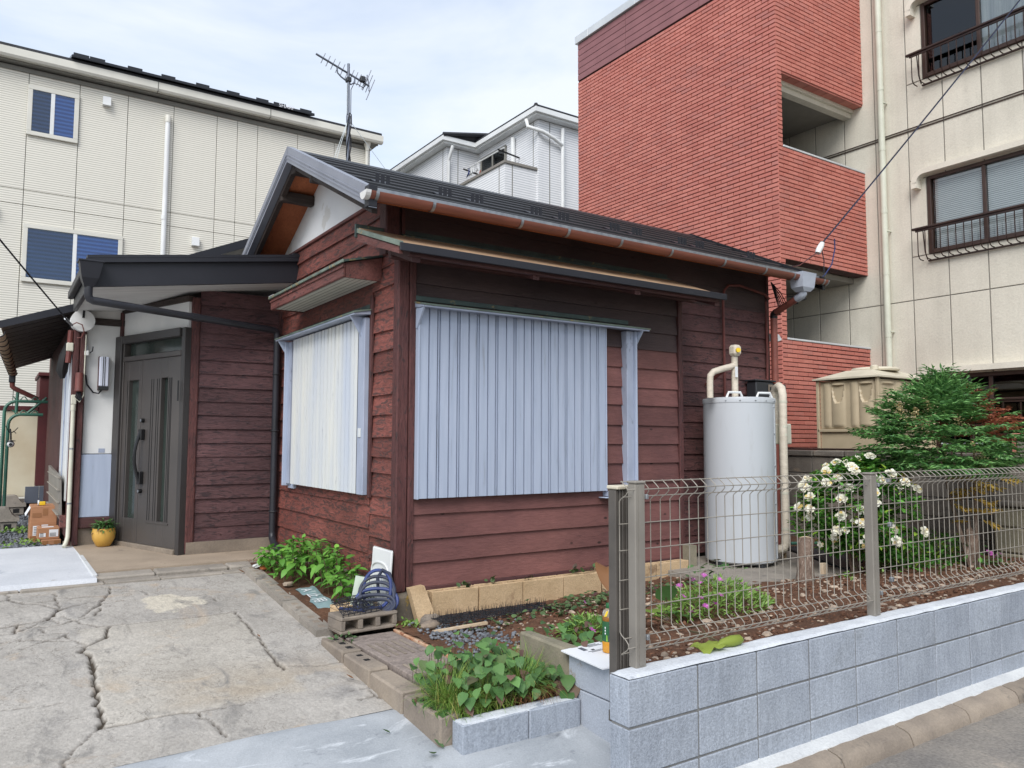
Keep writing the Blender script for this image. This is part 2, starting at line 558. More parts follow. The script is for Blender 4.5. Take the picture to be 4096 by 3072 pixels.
M['clod'] = plain('soil_crumbs', (110, 76, 55), (78, 54, 41), 30, .95, isl=.35)
M['pebble'] = plain('garden_pebbles', (172, 154, 134), (140, 126, 114), 30, .85, isl=.35)
M['gravelbase'] = concrete('gravel_bed', (72, 72, 74), (54, 54, 56), None, sc=14, fine=50, bump=1.)
M['gravel'] = plain('grey_gravel', (116, 120, 126), (92, 95, 100), 30, .85, isl=.42)
# neighbours
def brickmat():
    k = NT('red_brick_tile')
    v = k.math('FRACT', k.math('ADD', k.isl, k.oi))
    col = k.mix(k.ramp(v, .1, .9), lin((180, 108, 96)), lin((192, 121, 108)))
    col = k.mix(k.ramp(k.math('FRACT', k.math('MULTIPLY', v, 5.3)), .7, 1.2), col, lin((172, 112, 104)))
    col = k.hsv(col, k.ramp(k.noise(2.0, (1, 1, 1), 3), .3, .7, .94, 1.06))
    k.bump(k.noise(60, (1, 1, 1), 3), .25, .004)
    return k.out(col, .55, 0, .4)
M['brick'] = brickmat()
M['brick_joint'] = plain('dark_joint', (74, 46, 43), (62, 40, 38), 8, .9)
M['clad'] = plain('maroon_cladding', (140, 94, 96), (130, 86, 88), 3, .6, bump=.2, bsc=80)
M['coping'] = plain('pale_metal_coping', (206, 210, 212), (192, 196, 200), 2, .45, .2)
M['stucco'] = concrete('beige_sprayed_wall', (216, 211, 197), (206, 201, 187), (196, 190, 177), (.60, .74), 1.2, 34, .9, speck=.07, rnd=.03, drip=.10)
M['stucco_in'] = plain('grey_joint', (138, 134, 126), (128, 124, 116), 3, .9)
M['beige_trim'] = concrete('beige_moulding', (224, 218, 203), (212, 206, 192), None, sc=2, fine=40, bump=.5, speck=.05)
M['bronze'] = plain('brown_window_frame', (74, 56, 48), (62, 47, 42), 4, .45, .3)
M['rail'] = plain('brown_black_railing', (66, 50, 44), (52, 40, 38), 4, .42, .4)
M['pipe_beige'] = plain('cream_rain_pipe', (204, 206, 190), (192, 194, 178), 4, .5)
M['dark_in'] = plain('dark_interior', (34, 36, 40), (26, 28, 32), 1, .9)
M['curtain_dark'] = plain('grey_curtain', (78, 78, 76), (58, 58, 58), 9, .9, stretch=(1, 3, .1))
M['curtain_pale'] = plain('pale_lace_curtain', (176, 180, 180), (140, 146, 150), 7, .9, stretch=(1, 3, .1))
M['blind'] = ribbed('white_slat_blind', (214, 216, 214), (128, 132, 134), .03, 'Z', .30)
M['blind_blue'] = ribbed('blue_tinted_blind', (104, 146, 206), (44, 72, 128), .08, 'Z', .36)
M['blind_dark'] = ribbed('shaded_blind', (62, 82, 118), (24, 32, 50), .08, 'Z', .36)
M['glass'] = glassmat('window_glass', (240, 243, 244), .86)
M['glass_dark'] = glassmat('dark_window_glass', (120, 132, 136), .80)
M['glass_blue'] = glassmat('blue_window_glass', (226, 234, 246), .74, .02, (.8, .9, 1.0))
M['siding'] = ribbed('cream_ribbed_siding', (228, 225, 214), (172, 169, 158), .046, 'Z', .26, .03, .7, .002)
M['siding_joint'] = plain('siding_joint', (128, 127, 121), (118, 117, 112), 3, .9)
M['white_siding'] = ribbed('white_ribbed_siding', (232, 233, 235), (182, 186, 192), .060, 'Z', .28, .05, .7, .010)
M['white_trim'] = plain('white_trim', (226, 228, 228), (214, 216, 216), 2, .5)
M['cream_trim'] = plain('cream_trim', (214, 212, 202), (204, 202, 192), 2, .5)
M['roof_black'] = plain('black_slate_roof', (38, 40, 46), (30, 31, 36), 4, .6)
M['pv'] = plain('dark_solar_frame', (26, 28, 34), (20, 22, 28), 4, .3)
M['print_white'] = plain('white_print', (226, 228, 232), (218, 220, 224), 4, .6)
# objects
M['tank'] = plain('pale_grey_enamel', (188, 192, 197), (181, 186, 191), 2, .38, bump=.02, bsc=10, stretch=(1, 1, .2), stain=(170, 172, 172), st=(.56, .74), ssc=7)
M['lagging'] = plain('cream_pipe_lagging', (214, 204, 188), (194, 184, 168), 9, .7, bump=.5, bsc=30, stretch=(1, 1, 3))
M['pvc'] = plain('cream_pvc', (206, 204, 188), (192, 188, 172), 6, .5)
M['lag_red'] = plain('old_brown_conduit', (112, 58, 52), (92, 48, 44), 8, .6)
M['frp'] = plain('beige_fibreglass', (190, 174, 146), (178, 163, 136), 3, .5, bump=.05, bsc=30)
M['frp_top'] = plain('pale_fibreglass_lid', (208, 200, 180), (194, 186, 166), 3, .5)
M['dark_plastic'] = plain('dark_grey_plastic', (48, 51, 56), (42, 44, 48), 4, .45)
M['wire'] = plain('grey_coated_wire', (150, 144, 134), (136, 130, 121), 20, .45, .05)
M['alu'] = plain('bronze_aluminium_post', (138, 133, 125), (126, 121, 114), 5, .42, .1)
M['track'] = plain('dark_gate_stack', (92, 87, 82), (76, 72, 68), 5, .42, .1)
M['cable'] = plain('black_cable', (28, 30, 38), (22, 23, 28), 5, .8)
M['cable_blue'] = plain('blue_cable', (40, 54, 104), (34, 46, 88), 5, .8)
M['ceramic'] = plain('white_porcelain', (222, 222, 220), (206, 206, 204), 9, .25)
M['antenna'] = plain('aluminium_tube', (120, 126, 138), (104, 110, 122), 8, .45, .4)
M['nylon'] = plain('pale_guy_wire', (196, 204, 206), (186, 194, 196), 5, .5)
M['lamp_white'] = plain('milky_lamp_cover', (206, 210, 224), (190, 196, 212), 2, .4)
M['cardboard'] = plain('brown_cardboard', (174, 126, 92), (160, 114, 82), 3, .8, stretch=(1, 1, 8))
M['tape'] = plain('parcel_tape', (150, 104, 66), (140, 96, 62), 4, .35)
M['paper'] = plain('white_paper', (228, 230, 232), (220, 222, 226), 3, .6)
M['ink'] = plain('grey_ink', (96, 100, 110), (84, 88, 98), 9, .8)
M['ink_black'] = plain('black_ink', (36, 38, 42), (30, 30, 34), 9, .8)
M['yellow'] = plain('yellow_plastic', (232, 196, 40), (220, 182, 36), 5, .5)
M['pot'] = plain('ochre_glazed_pot', (212, 170, 84), (190, 146, 66), 5, .3, stain=(156, 112, 52), st=(.64, .7), ssc=6)
M['green_metal'] = plain('green_painted_tube', (64, 116, 98), (52, 96, 82), 5, .45, stain=(130, 128, 90), st=(.68, .72), ssc=16)
M['maroon'] = plain('maroon_shed_paint', (88, 36, 38), (74, 32, 34), 4, .6, stain=(54, 28, 30), st=(.62, .68), ssc=9)
M['cream_panel'] = plain('stained_cream_panel', (214, 206, 182), (198, 184, 156), 1.8, .6, stain=(150, 118, 92), st=(.72, .76), ssc=4)
M['slate_tile'] = plain('slate_blue_tile', (96, 102, 114), (84, 90, 102), 4, .5)
M['white_plastic'] = plain('white_moulded_plastic', (220, 222, 222), (208, 210, 210), 3, .35, stain=(180, 180, 174), st=(.68, .74), ssc=4)
M['hose'] = plain('dusty_navy_hose', (58, 62, 74), (46, 53, 76), 14, .65, rnd=.12)
M['hose_blue'] = plain('blue_hose', (44, 62, 122), (46, 56, 96), 14, .55)
M['mesh_black'] = plain('black_plastic_mesh', (36, 37, 42), (30, 30, 34), 9, .5)
M['plate'] = plain('weathered_teal_sign', (142, 164, 168), (122, 146, 150), 6, .5, stain=(176, 188, 188), st=(.6, .68), ssc=14)
M['pale_block'] = plain('greenish_pale_panel', (188, 198, 184), (166, 178, 164), 5, .4)
M['bottle'] = plain('clear_bottle_shoulder', (150, 136, 112), (136, 122, 100), 9, .12)
M['tea'] = plain('amber_tea', (206, 146, 44), (190, 128, 36), 5, .12)
M['tea_dark'] = plain('dark_amber_tea', (146, 98, 40), (134, 88, 36), 5, .12)
M['label_green'] = plain('green_bottle_label', (38, 96, 58), (30, 82, 50), 9, .4)
M['label_lime'] = plain('lime_label_stripe', (128, 178, 62), (118, 164, 58), 9, .4)
M['cap_green'] = plain('green_cap', (36, 104, 56), (30, 92, 50), 9, .4)
M['leaf_hydr'] = leafmat('bright_green_leaf', (88, 142, 56), (112, 164, 70), (128, 176, 74), .5, .25, .22)
M['leaf_potato'] = leafmat('mid_green_leaf', (70, 106, 58), (98, 136, 76), (110, 84, 74), .5, .2, .28)
M['grass'] = leafmat('grass_blade', (96, 132, 56), (136, 164, 76), (164, 156, 92), .55, .25, .3)
M['leaf_gard'] = leafmat('glossy_green_leaf', (64, 112, 50), (100, 156, 64), (150, 180, 72), .32, .2, .35)
M['leaf_nand'] = leafmat('dark_leaflet', (70, 118, 66), (122, 168, 96), None, .42, .25, .38)
M['leaf_yell'] = leafmat('yellowing_leaflet', (178, 152, 66), (204, 170, 84), None, .5, .3, .25)
M['leaf_red'] = leafmat('russet_leaflet', (150, 84, 62), (170, 104, 76), None, .5, .25, .25)
M['leaf_vine'] = leafmat('dull_vine_leaf', (72, 98, 62), (96, 118, 76), (92, 66, 66), .55, .2, .3)
M['leaf_moss'] = leafmat('succulent_leaf', (104, 142, 62), (138, 170, 84), None, .45, .2, .25)
M['leaf_big'] = leafmat('broad_round_leaf', (66, 104, 62), (92, 128, 74), None, .4, .25, .15)
M['leaf_old'] = leafmat('limp_yellow_green_leaf', (136, 150, 62), (104, 132, 54), None, .5, .2, .12)
M['leaf_dry'] = leafmat('dry_brown_leaf', (142, 98, 60), (104, 76, 56), None, .7, .1, .25)
M['flower_white'] = leafmat('ivory_petal', (226, 222, 200), (236, 234, 222), (216, 190, 120), .6, .25, .08)
M['flower_pink'] = leafmat('magenta_petal', (196, 88, 182), (216, 124, 204), None, .5, .3, .12)
M['flower_cream'] = leafmat('cream_floret', (222, 204, 160), (204, 180, 134), None, .6, .2, .15)
M['bark'] = wood('grey_brown_bark', (132, 112, 98), (104, 86, 74), (160, 144, 130), 'Z', (.56, .62), .1, 1.2, 1.)
M['stem'] = plain('plant_stem', (96, 84, 56), (78, 68, 48), 9, .7)
M['bark_cut'] = plain('cut_wood', (202, 184, 158), (176, 152, 124), 12, .8)
M['orange'] = plain('orange_scrap', (196, 116, 66), (180, 104, 60), 9, .7)
M['black_sheet'] = plain('black_weed_sheet', (40, 42, 46), (32, 34, 38), 6, .7, bump=.5, bsc=40)

M['door_glass'] = plain('dark_greenish_door_glass', (60, 68, 64), (44, 52, 48), 4, .12, 0, .5, stretch=(1, 1, .4))
# ================================================================== GROUND AND SETTING
def grid(name, xs, ys, zf, mat, attr=None):
    xs, ys = np.asarray(xs, float), np.asarray(ys, float)
    X, Y = np.meshgrid(xs, ys)
    Z = zf(X, Y)
    n, m = len(xs), len(ys)
    me = bpy.data.meshes.new(name)
    v = np.stack([X, Y, Z], -1).reshape(-1, 3)
    i = np.arange(n * m).reshape(m, n)
    f = np.stack([i[:-1, :-1], i[:-1, 1:], i[1:, 1:], i[1:, :-1]], -1).reshape(-1, 4)
    me.vertices.add(len(v))
    me.vertices.foreach_set('co', v.ravel())
    me.loops.add(f.size)
    me.loops.foreach_set('vertex_index', f.ravel().astype(np.int32))
    me.polygons.add(len(f))
    me.polygons.foreach_set('loop_start', np.arange(0, f.size, 4, dtype=np.int32))
    me.update(calc_edges=True)
    me.polygons.foreach_set('use_smooth', [True] * len(f))
    if attr is not None:
        a = me.color_attributes.new('wear', 'FLOAT_COLOR', 'POINT')
        a.data.foreach_set('color', attr(X, Y).reshape(-1).astype(np.float32))
    me.materials.append(mat)
    me.update()
    return link(name, me)

def vnoise(X, Y, s, seed=0, octv=3):
    """cheap smooth value noise on arrays"""
    out = np.zeros_like(X)
    amp = 1.
    tot = 0
    for o in range(octv):
        r = np.random.RandomState(seed + o)
        g = r.rand(64, 64)
        u, v = X * s * 2 ** o + 17.3, Y * s * 2 ** o + 5.1
        iu, iv = np.floor(u).astype(int), np.floor(v).astype(int)
        fu, fv = u - iu, v - iv
        fu, fv = fu * fu * (3 - 2 * fu), fv * fv * (3 - 2 * fv)
        a = g[iv % 64, iu % 64] * (1 - fu) + g[iv % 64, (iu + 1) % 64] * fu
        b = g[(iv + 1) % 64, iu % 64] * (1 - fu) + g[(iv + 1) % 64, (iu + 1) % 64] * fu
        out += amp * (a * (1 - fv) + b * fv)
        tot += amp
        amp *= .5
    return out / tot

def seg_dist(X, Y, pts):
    d = np.full(X.shape, 9.)
    for (ax, ay), (bx, by) in zip(pts[:-1], pts[1:]):
        ex, ey = bx - ax, by - ay
        t = np.clip(((X - ax) * ex + (Y - ay) * ey) / (ex * ex + ey * ey + 1e-9), 0, 1)
        d = np.minimum(d, np.hypot(X - ax - t * ex, Y - ay - t * ey))
    return d

CR = [  # (half width, polyline) of the cracks in the old drive
 (.020, [(.498, 4.342), (.501, 4.547), (.514, 4.804), (.514, 5.036), (.527, 5.263), (.52, 5.45)]),
 (.017, [(.52, 5.45), (.493, 5.486), (.532, 5.602), (.639, 5.694), (.68, 5.838), (.674, 5.925), (.702, 5.941)]),
 (.010, [(.702, 5.941), (.885, 5.932), (1.143, 5.939), (1.347, 5.944), (1.535, 5.943)]),
 (.010, [(1.535, 5.943), (1.527, 5.753), (1.516, 5.516), (1.507, 5.295), (1.511, 5.083), (1.503, 4.83), (1.5, 4.7)]),
 (.013, [(.498, 4.342), (.569, 4.337), (.704, 4.339), (.852, 4.346), (.938, 4.319)]),
 (.006, [(.938, 4.319), (1.05, 4.322), (1.165, 4.318)]),
 (.006, [(.938, 4.319), (.933, 4.248), (.973, 4.195), (.982, 4.05), (.995, 3.969)]),
 (.007, [(.498, 4.342), (.421, 4.249), (.354, 4.172), (.312, 4.063), (.281, 3.92)]),
 (.020, [(.0, 6.16), (.075, 6.181), (.165, 6.211), (.347, 6.292), (.44, 6.471), (.56, 6.518)]),
 (.012, [(.44, 6.471), (.324, 6.637), (.181, 6.766), (.121, 6.878), (.075, 6.829)]),
 (.012, [(.121, 6.878), (.118, 7.05)]),
 (.010, [(.44, 6.471), (.416, 6.77), (.425, 6.948)]),
 (.007, [(.414, 6.735), (.326, 6.704)]),
 (.011, [(.538, 6.222), (.686, 6.481), (.726, 6.638), (.793, 6.794), (.806, 6.963)]),
 (.009, [(.51, 6.144), (.639, 6.24), (.68, 6.416)]),
 (.009, [(.51, 6.144), (.568, 6.03), (.621, 5.963), (.702, 5.941)]),
 (.011, [(.165, 6.211), (.156, 6.021), (.248, 6.117), (.397, 6.107), (.505, 6.177)]),
 (.009, [(.295, 6.067), (.317, 5.921), (.416, 5.93), (.45, 5.807)]),
 (.008, [(.075, 5.876), (.174, 5.882), (.306, 5.795), (.403, 5.828), (.45, 5.914)]),
 (.009, [(.177, 5.694), (.257, 5.742), (.319, 5.789)]),
 (.006, [(.306, 5.795), (.474, 5.743), (.535, 5.638)]),
 (.006, [(1.015, 6.739), (1.038, 6.597), (1.202, 6.509), (1.433, 6.468)]),
 (.005, [(.797, 6.83), (1.027, 6.765)]),
 (.005, [(1.433, 6.468), (1.472, 6.266), (1.356, 6.191)]),
 (.004, [(.0, 4.775), (.076, 4.768), (.209, 4.752), (.346, 4.734)]),
 (.006, [(.687, 6.497), (.815, 6.529), (.867, 6.542)]),
 (.006, [(1.505, 4.744), (1.742, 4.665), (1.93, 4.67)]),
 (.006, [(1.738, 4.229), (1.902, 4.224)]), (.006, [(1.834, 4.22), (1.83, 4.127)]), (.012, [(1.738, 4.093), (1.83, 4.12), (1.887, 4.05)]),
 (.008, [(.248, 6.117), (.32, 6.25), (.44, 6.33), (.51, 6.144)]),
 (.007, [(.075, 6.02), (.156, 6.021)]), (.007, [(.347, 6.292), (.40, 6.2), (.397, 6.107)]),
 (.006, [(.56, 6.518), (.69, 6.60), (.726, 6.638)]), (.006, [(.416, 6.77), (.60, 6.74), (.76, 6.72)]),
]
def wob(X, Y):
    return X + (vnoise(X, Y, 14, 3) - .5) * .05, Y + (vnoise(X, Y, 14, 9) - .5) * .05
def slope(Y):
    return np.where(Y > 3.0, .088 * (Y - 3.0), .07 * (Y - 3.0))
_cache = {}
def crackmask(X, Y):
    key = X.shape
    if key not in _cache:
        x, y = wob(X, Y)
        rag = .55 + .9 * vnoise(X, Y, 30, 21)
        m = np.zeros_like(X)
        for w, p in CR:
            d = seg_dist(x, y, p)
            m = np.maximum(m, np.clip((w * .62 * rag + .0035 - d) / .007, 0, 1))
        _cache[key] = m
    return _cache[key]
def drive_z(X, Y):
    m = crackmask(X, Y)
    h = slope(Y) + (vnoise(X, Y, 2.2, 5) - .5) * .012 + (vnoise(X, Y, 60, 15, 2) - .5) * .0022
    # broken pieces tilt a little beside the wide cracks
    h += np.where((X < .8) & (Y > 5.6), (vnoise(X, Y, 6, 31, 1) - .5) * .016, 0)
    return h - m * .022
def drive_attr(X, Y):
    m = crackmask(X, Y)
    x, y = wob(X, Y)
    el = ((x - 1.15) / .22) ** 2 + ((y - 6.34) / .21) ** 2 + (vnoise(X, Y, 9, 50, 4) - .5) * 2.2
    pale = np.clip((1.15 - el) / .25, 0, 1) * .9
    rect = ((x > .51) & (x < 1.52) & (y > 4.34) & (y < 5.94)).astype(float)
    tan = np.clip((x - .7) / .3, 0, 1) * np.clip((5.0 - y) / .5, 0, 1) * np.clip((y - 4.3) / .15, 0, 1) * np.clip((vnoise(X, Y, 4, 40, 4) - .38) * 3, 0, .5)
    return np.stack([m, np.maximum(pale, rect * .22), np.clip(tan, 0, 1), np.ones_like(m)], -1)

def drivemat():
    k = NT('cracked_old_drive')
    at = k.n('ShaderNodeVertexColor', layer_name='wear')
    sx = k.n('ShaderNodeSeparateColor')
    k.l(at.outputs[0], sx.inputs[0])
    big = k.ramp(k.noise(1.3, (1, 1, 1), 8, .6), .35, .65)
    col = k.mix(big, lin((158, 153, 146)), lin((176, 171, 164)))
    col = k.mix(k.ramp(k.noise(3.2, (1, .5, 1), 8, .65), .56, .72), col, lin((136, 133, 130)))
    col = k.mix(k.ramp(k.noise(2.1, (1, 1, 1), 5, .6, 1.), .58, .70), col, lin((172, 158, 142)))
    col = k.mix(sx.outputs[1], col, lin((198, 190, 174)))
    col = k.mix(sx.outputs[2], col, lin((166, 150, 128)))
    f = k.noise(70, (1, .7, 1), 4, .7)
    g = k.noise(24, (1, .6, 1), 6, .7)
    col = k.hsv(col, k.ramp(f, .28, .72, .78, 1.2))
    col = k.hsv(col, k.ramp(g, .3, .7, .86, 1.1))
    col = k.mix(k.ramp(k.noise(5.5, (1, .45, 1), 9, .72, .6), .55, .68), col, lin((128, 125, 121)))
    fine = k.ramp(k.math('ABSOLUTE', k.math('SUBTRACT', k.noise(1.9, (1, 1, 1), 6, .62, .4), .5)), .0, .005, .55, 0)
    col = k.mix(fine, col, lin((92, 86, 78)))
    col = k.mix(sx.outputs[0], col, lin((70, 62, 53)))
    k.bump(k.math('ADD', f, g), .7, .006)
    return k.out(col, .9, 0, .25)

# wide earth under everything, out to the horizon
mb = MB().quad((-150, -150, -.2), (150, -150, -.2), (150, 150, -.2), (-150, 150, -.2))
struct(obj('ground', mb, M['road']))
xs = np.concatenate([np.linspace(-5, -.25, 12), np.linspace(-.12, 1.955, 174)])
ys = np.linspace(3.9, 7.06, 264)
struct(grid('driveway', xs, ys, drive_z, drivemat(), drive_attr))

def apronmat():
    k = NT('new_apron_concrete')
    col = k.mix(k.ramp(k.noise(1.7, (1, 1, 1), 8, .62, .6), .38, .62), lin((172, 176, 180)), lin((148, 153, 158)))
    col = k.mix(k.ramp(k.noise(2.3, (.5, 1.4, 1), 8, .66, 1.4), .56, .66), col, lin((204, 208, 212)))
    col = k.mix(k.ramp(k.noise(6, (1, 1, 1), 6, .6), .62, .72), col, lin((124, 128, 134)))
    f = k.noise(110, (1, 1, 1), 3, .7)
    col = k.hsv(col, k.ramp(f, .28, .72, .88, 1.12))
    k.bump(k.math('ADD', f, k.noise(16, (1, 1, 1), 5)), .5, .004)
    return k.out(col, .85, 0, .3)
def apron_edge(x):
    return 3.915 - .01 * np.sin(x * 4) - .02 * np.clip(x - 1.3, 0, 1)
def apron_z(X, Y):
    return slope(Y) + .006 + (vnoise(X, Y, 3, 8) - .5) * .006 - np.clip((Y - apron_edge(X) + .03) / .05, 0, 1) * .012
struct(grid('apron', np.linspace(-5, 2.9, 130), np.linspace(2.2, 3.96, 70), apron_z, apronmat()))

struct(obj('road', MB().quad((-40, -14, -.06), (60, -14, -.06), (60, 2.30, -.06), (-40, 2.30, -.06)), M['road']))

# mortar strip and old kerb in front of the new wall
def profile_strip(name, prof, x0, x1, mat, n=90, amp=.004, seed=1):
    mb = MB()
    xs = np.linspace(x0, x1, n)
    vs = []
    for i, x in enumerate(xs):
        for j, (y, z) in enumerate(prof):
            a = amp if 0 < j < len(prof) - 1 else amp * .4
            vs.append((x, y + a * 1.5 * (noise.noise((x * 5, j * 3.1, seed)) + .5 * noise.noise((x * 19, j, seed))), z + a * (noise.noise((x * 6, j * 2.3, seed + 5)) + .6 * noise.noise((x * 23, j, seed)))))
    m = len(prof)
    fs = [(i * m + j, (i + 1) * m + j, (i + 1) * m + j + 1, i * m + j + 1) for i in range(n - 1) for j in range(m - 1)]
    mb.add(vs, fs)
    return obj(name, mb, mat, None, True)
struct(profile_strip('mortar_strip', [(2.36, .0), (2.37, .027), (2.40, .034), (2.445, .046)], 2.2, 12, M['strip'], 140, .004))
kerb = thing('road_kerb', 'worn brown concrete road kerb below the white mortar strip', 'kerb', (2.2, 2.33, -.06))
xk = 2.25
for i in range(16):
    prof = [(2.262, -.085), (2.268, -.045), (2.276, -.02), (2.292, .002), (2.315, .012), (2.372, .024)]
    mb = MB()
    nseg = 12
    vs = []
    for a in range(nseg):
        x = xk + .005 + .59 * a / (nseg - 1)
        for j, (y, z) in enumerate(prof):
            vs.append((x, y + .010 * noise.noise((x * 9, j, 2)), z + .008 * noise.noise((x * 8, j, 7))))
    m = len(prof)
    mb.add(vs, [(a * m + j, (a + 1) * m + j, (a + 1) * m + j + 1, a * m + j + 1) for a in range(nseg - 1) for j in range(m - 1)])
    mb.f += [tuple(range(m))[::-1], tuple(range((nseg - 1) * m, nseg * m))]
    obj('kerb_stone', mb, M['brickkerb'], kerb, True)
    xk += .6

# porch: two kerb courses, tan screed, fresh slab, gravel yard
struct(obj('porch_floor', MB().hexa([(.735, 7.38, .2), (2.44, 7.40, .2), (2.44, 9.35, .2), (.70, 9.35, .2), (.735, 7.38, .416), (2.44, 7.40, .416), (2.44, 9.35, .425), (.70, 9.35, .425)]), M['porch']))
def slab_z(X, Y):
    return .404 + (Y - 7) * .008 + (vnoise(X, Y, 3, 4) - .5) * .006 - .006 * np.exp(-((Y - 7.75 - .02 * np.sin(X * 7)) / .02) ** 2) - np.clip((7.10 - Y) / .015, 0, 1) * .05
struct(grid('pale_slab', np.linspace(-5, .725, 90), np.concatenate([[7.085], np.linspace(7.10, 9.36, 60)]), slab_z, M['slab']))
struct(obj('slab_edge', MB().cbox(.700, .742, 7.22, 9.34, .3, .421, .006), M['strip']))
pk = thing('porch_kerb', 'old grey kerb stones in two low steps before the tan porch', 'kerb', (1.2, 7.15, .3))
x = .62
for L in (.56, .60, .62, .2):
    obj('kerb_stone', MB().cbox(x, x + L - .008, 7.17 + R.uniform(-.006, .006), 7.385, .15, .405 + R.uniform(-.005, .007), .014, .003), M['kerb'], pk)
    x += L
x = -1.6
for L in (.6, .6, .6, .58, .42, .50, .48, .36):
    obj('kerb_stone', MB().cbox(x, x + L - .006, 7.045 + R.uniform(-.006, .006), 7.168, .15, .372 + R.uniform(-.004, .006), .008, .003), M['kerb'], pk)
    x += L
for i in range(3):   # rough rubble fill between kerb and slab
    obj('rubble', MB().blob((.42 + .1 * i, 7.19, .385), .09, .03, .02, 8, 5, .25), M['kerb'], pk)

def gbed(X, Y):
    return .385 + (vnoise(X, Y, 4, 3) - .5) * .03
struct(grid('gravel_bed', np.linspace(-6, .66, 40), np.linspace(9.3, 17.4, 50), gbed, M['gravelbase']))
mb = MB()
for i in range(2600):
    x, y = R.uniform(-.6, .62), 9.33 + 4.2 * R.random() ** 1.5
    s_ = R.uniform(.012, .026)
    mb.blob((x, y, .392 + R.uniform(0, .016)), s_, s_ * R.uniform(.6, 1), s_ * .6, 5, 3, .2, R.uniform(0, 6))
tag(stuff(obj('gravel', mb, M['gravel'])), 'grey gravel yard beside the cardboard boxes', 'gravel')

# garden soil
CP = [(2.45, 5.05, .25), (2.6, 4.6, .225), (2.45, 4.0, .20), (2.8, 5.0, .25), (3.5, 5.0, .25), (4.3, 5.0, .27), (5.2, 5.0, .33), (6, 4.3, .355), (7.5, 5.3, .36), (9, 4, .40),
      (2.72, 3.7, .29), (2.75, 3.3, .34), (2.75, 2.8, .40), (3.1, 2.65, .46), (3.6, 2.62, .485), (4.5, 2.62, .49), (6, 2.62, .50), (8, 2.62, .50), (3.4, 3.5, .38), (4.2, 3.4, .41), (5.4, 3.3, .43), (7, 3.4, .43), (3.3, 4.2, .29), (4.3, 4.2, .33)]
def soil_base(X, Y):
    num = np.zeros_like(X, dtype=float)
    den = np.zeros_like(num)
    for a, b, z in CP:
        w = 1 / (((X - a) ** 2 + (Y - b) ** 2) ** 1.5 + .004)
        num += w * z
        den += w
    return num / den
def soil_z(X, Y):
    h = soil_base(X, Y) + (vnoise(X, Y, 3, 12) - .5) * .05 + (vnoise(X, Y, 16, 22) - .5) * .03
    return np.where((X < 2.67) & (Y < 3.84), -.15, h)
def sz(x, y):
    return float(soil_base(np.array([x]), np.array([y]))[0])
struct(grid('garden_soil', np.linspace(2.345, 8.26, 230), np.linspace(2.555, 5.42, 120), soil_z, M['soil']))
struct(grid('garden_soil_side', np.linspace(6.9, 8.26, 20), np.linspace(5.4, 9.5, 20), lambda X, Y: .36 + 0 * X, M['soil']))
mb, mc = MB(), MB()
for i in range(1500):
    x, y = R.uniform(2.7, 7.6), R.uniform(2.6, 4.9)
    if x > 5.1 and y > 4.15:
        continue
    s_ = R.uniform(.006, .014) if i % 6 else R.uniform(.014, .030)
    mb.blob((x, y, sz(x, y) + .008), s_ * 1.25, s_ * .8, s_ * .6, 6, 4, .2, R.uniform(0, 6))
for i in range(6500):
    x, y = R.uniform(2.68, 7.8), 2.6 + 2.3 * R.random() ** 1.3
    if x > 5.1 and y > 4.15:
        continue
    s_ = R.uniform(.006, .020)
    mc.blob((x, y, sz(x, y) + .004), s_, s_ * .8, s_ * .7, 4, 3, .3, R.uniform(0, 6))
tag(stuff(obj('pebbles', mb, M['pebble'])), 'pale pebbles strewn over the brown garden soil', 'pebbles')
tag(stuff(obj('soil_clods', mc, M['clod'])), 'crumbly brown soil clods inside the mesh fence', 'soil')
mb = MB()
for i in range(420):
    x, y = R.gauss(2.62, .14), R.gauss(4.42, .26)
    if x < 2.41 or y < 3.92:
        continue
    s_ = R.uniform(.008, .017)
    mb.blob((x, y, sz(x, y) + .014), s_, s_ * .8, s_ * .6, 5, 4, .2, R.uniform(0, 6))
tag(stuff(obj('blue_gravel', mb, M['gravel'])), 'blue grey gravel scattered beside the paving slabs', 'gravel')

# ================================================================== NEW BLOCK WALL AND MESH FENCE
wall = thing('block_wall', 'new blue grey concrete block wall along the road', 'wall', (5, 2.5, 0))
obj('mortar', MB().box(2.226, 10.58, 2.447, 2.553, -.06, .530), M['mortar'], wall)
bl = {}
for L in (.411, .39):
    bl[L] = MB().cbox(0, L, 0, .12, 0, .190, .004).mesh('block', M['newblock'])
for r_, z in enumerate((.345, .145, -.055)):
    for i in range(21):
        x0 = 2.22 if i == 0 else 2.636 + .4 * (i - 1)
        L = .411 if i == 0 else .39
        link('block', bl[L], wall, (x0 + (.0 if i == 0 else .005), 2.44 + R.uniform(-.0012, .0012), z + R.uniform(-.001, .001)))
def cap_z(X, Y):
    e = np.minimum(np.minimum(Y - 2.441, 2.559 - Y), X - 2.22)
    return .541 + .010 * np.clip(e / .012, 0, 1) + (vnoise(X, Y, 9, 2) - .5) * .007
o = grid('mortar_cap', np.linspace(2.222, 10.58, 260), np.linspace(2.441, 2.559, 9), cap_z, M['newblock_top'])
o.parent = wall
o.matrix_parent_inverse = INV[wall.name]

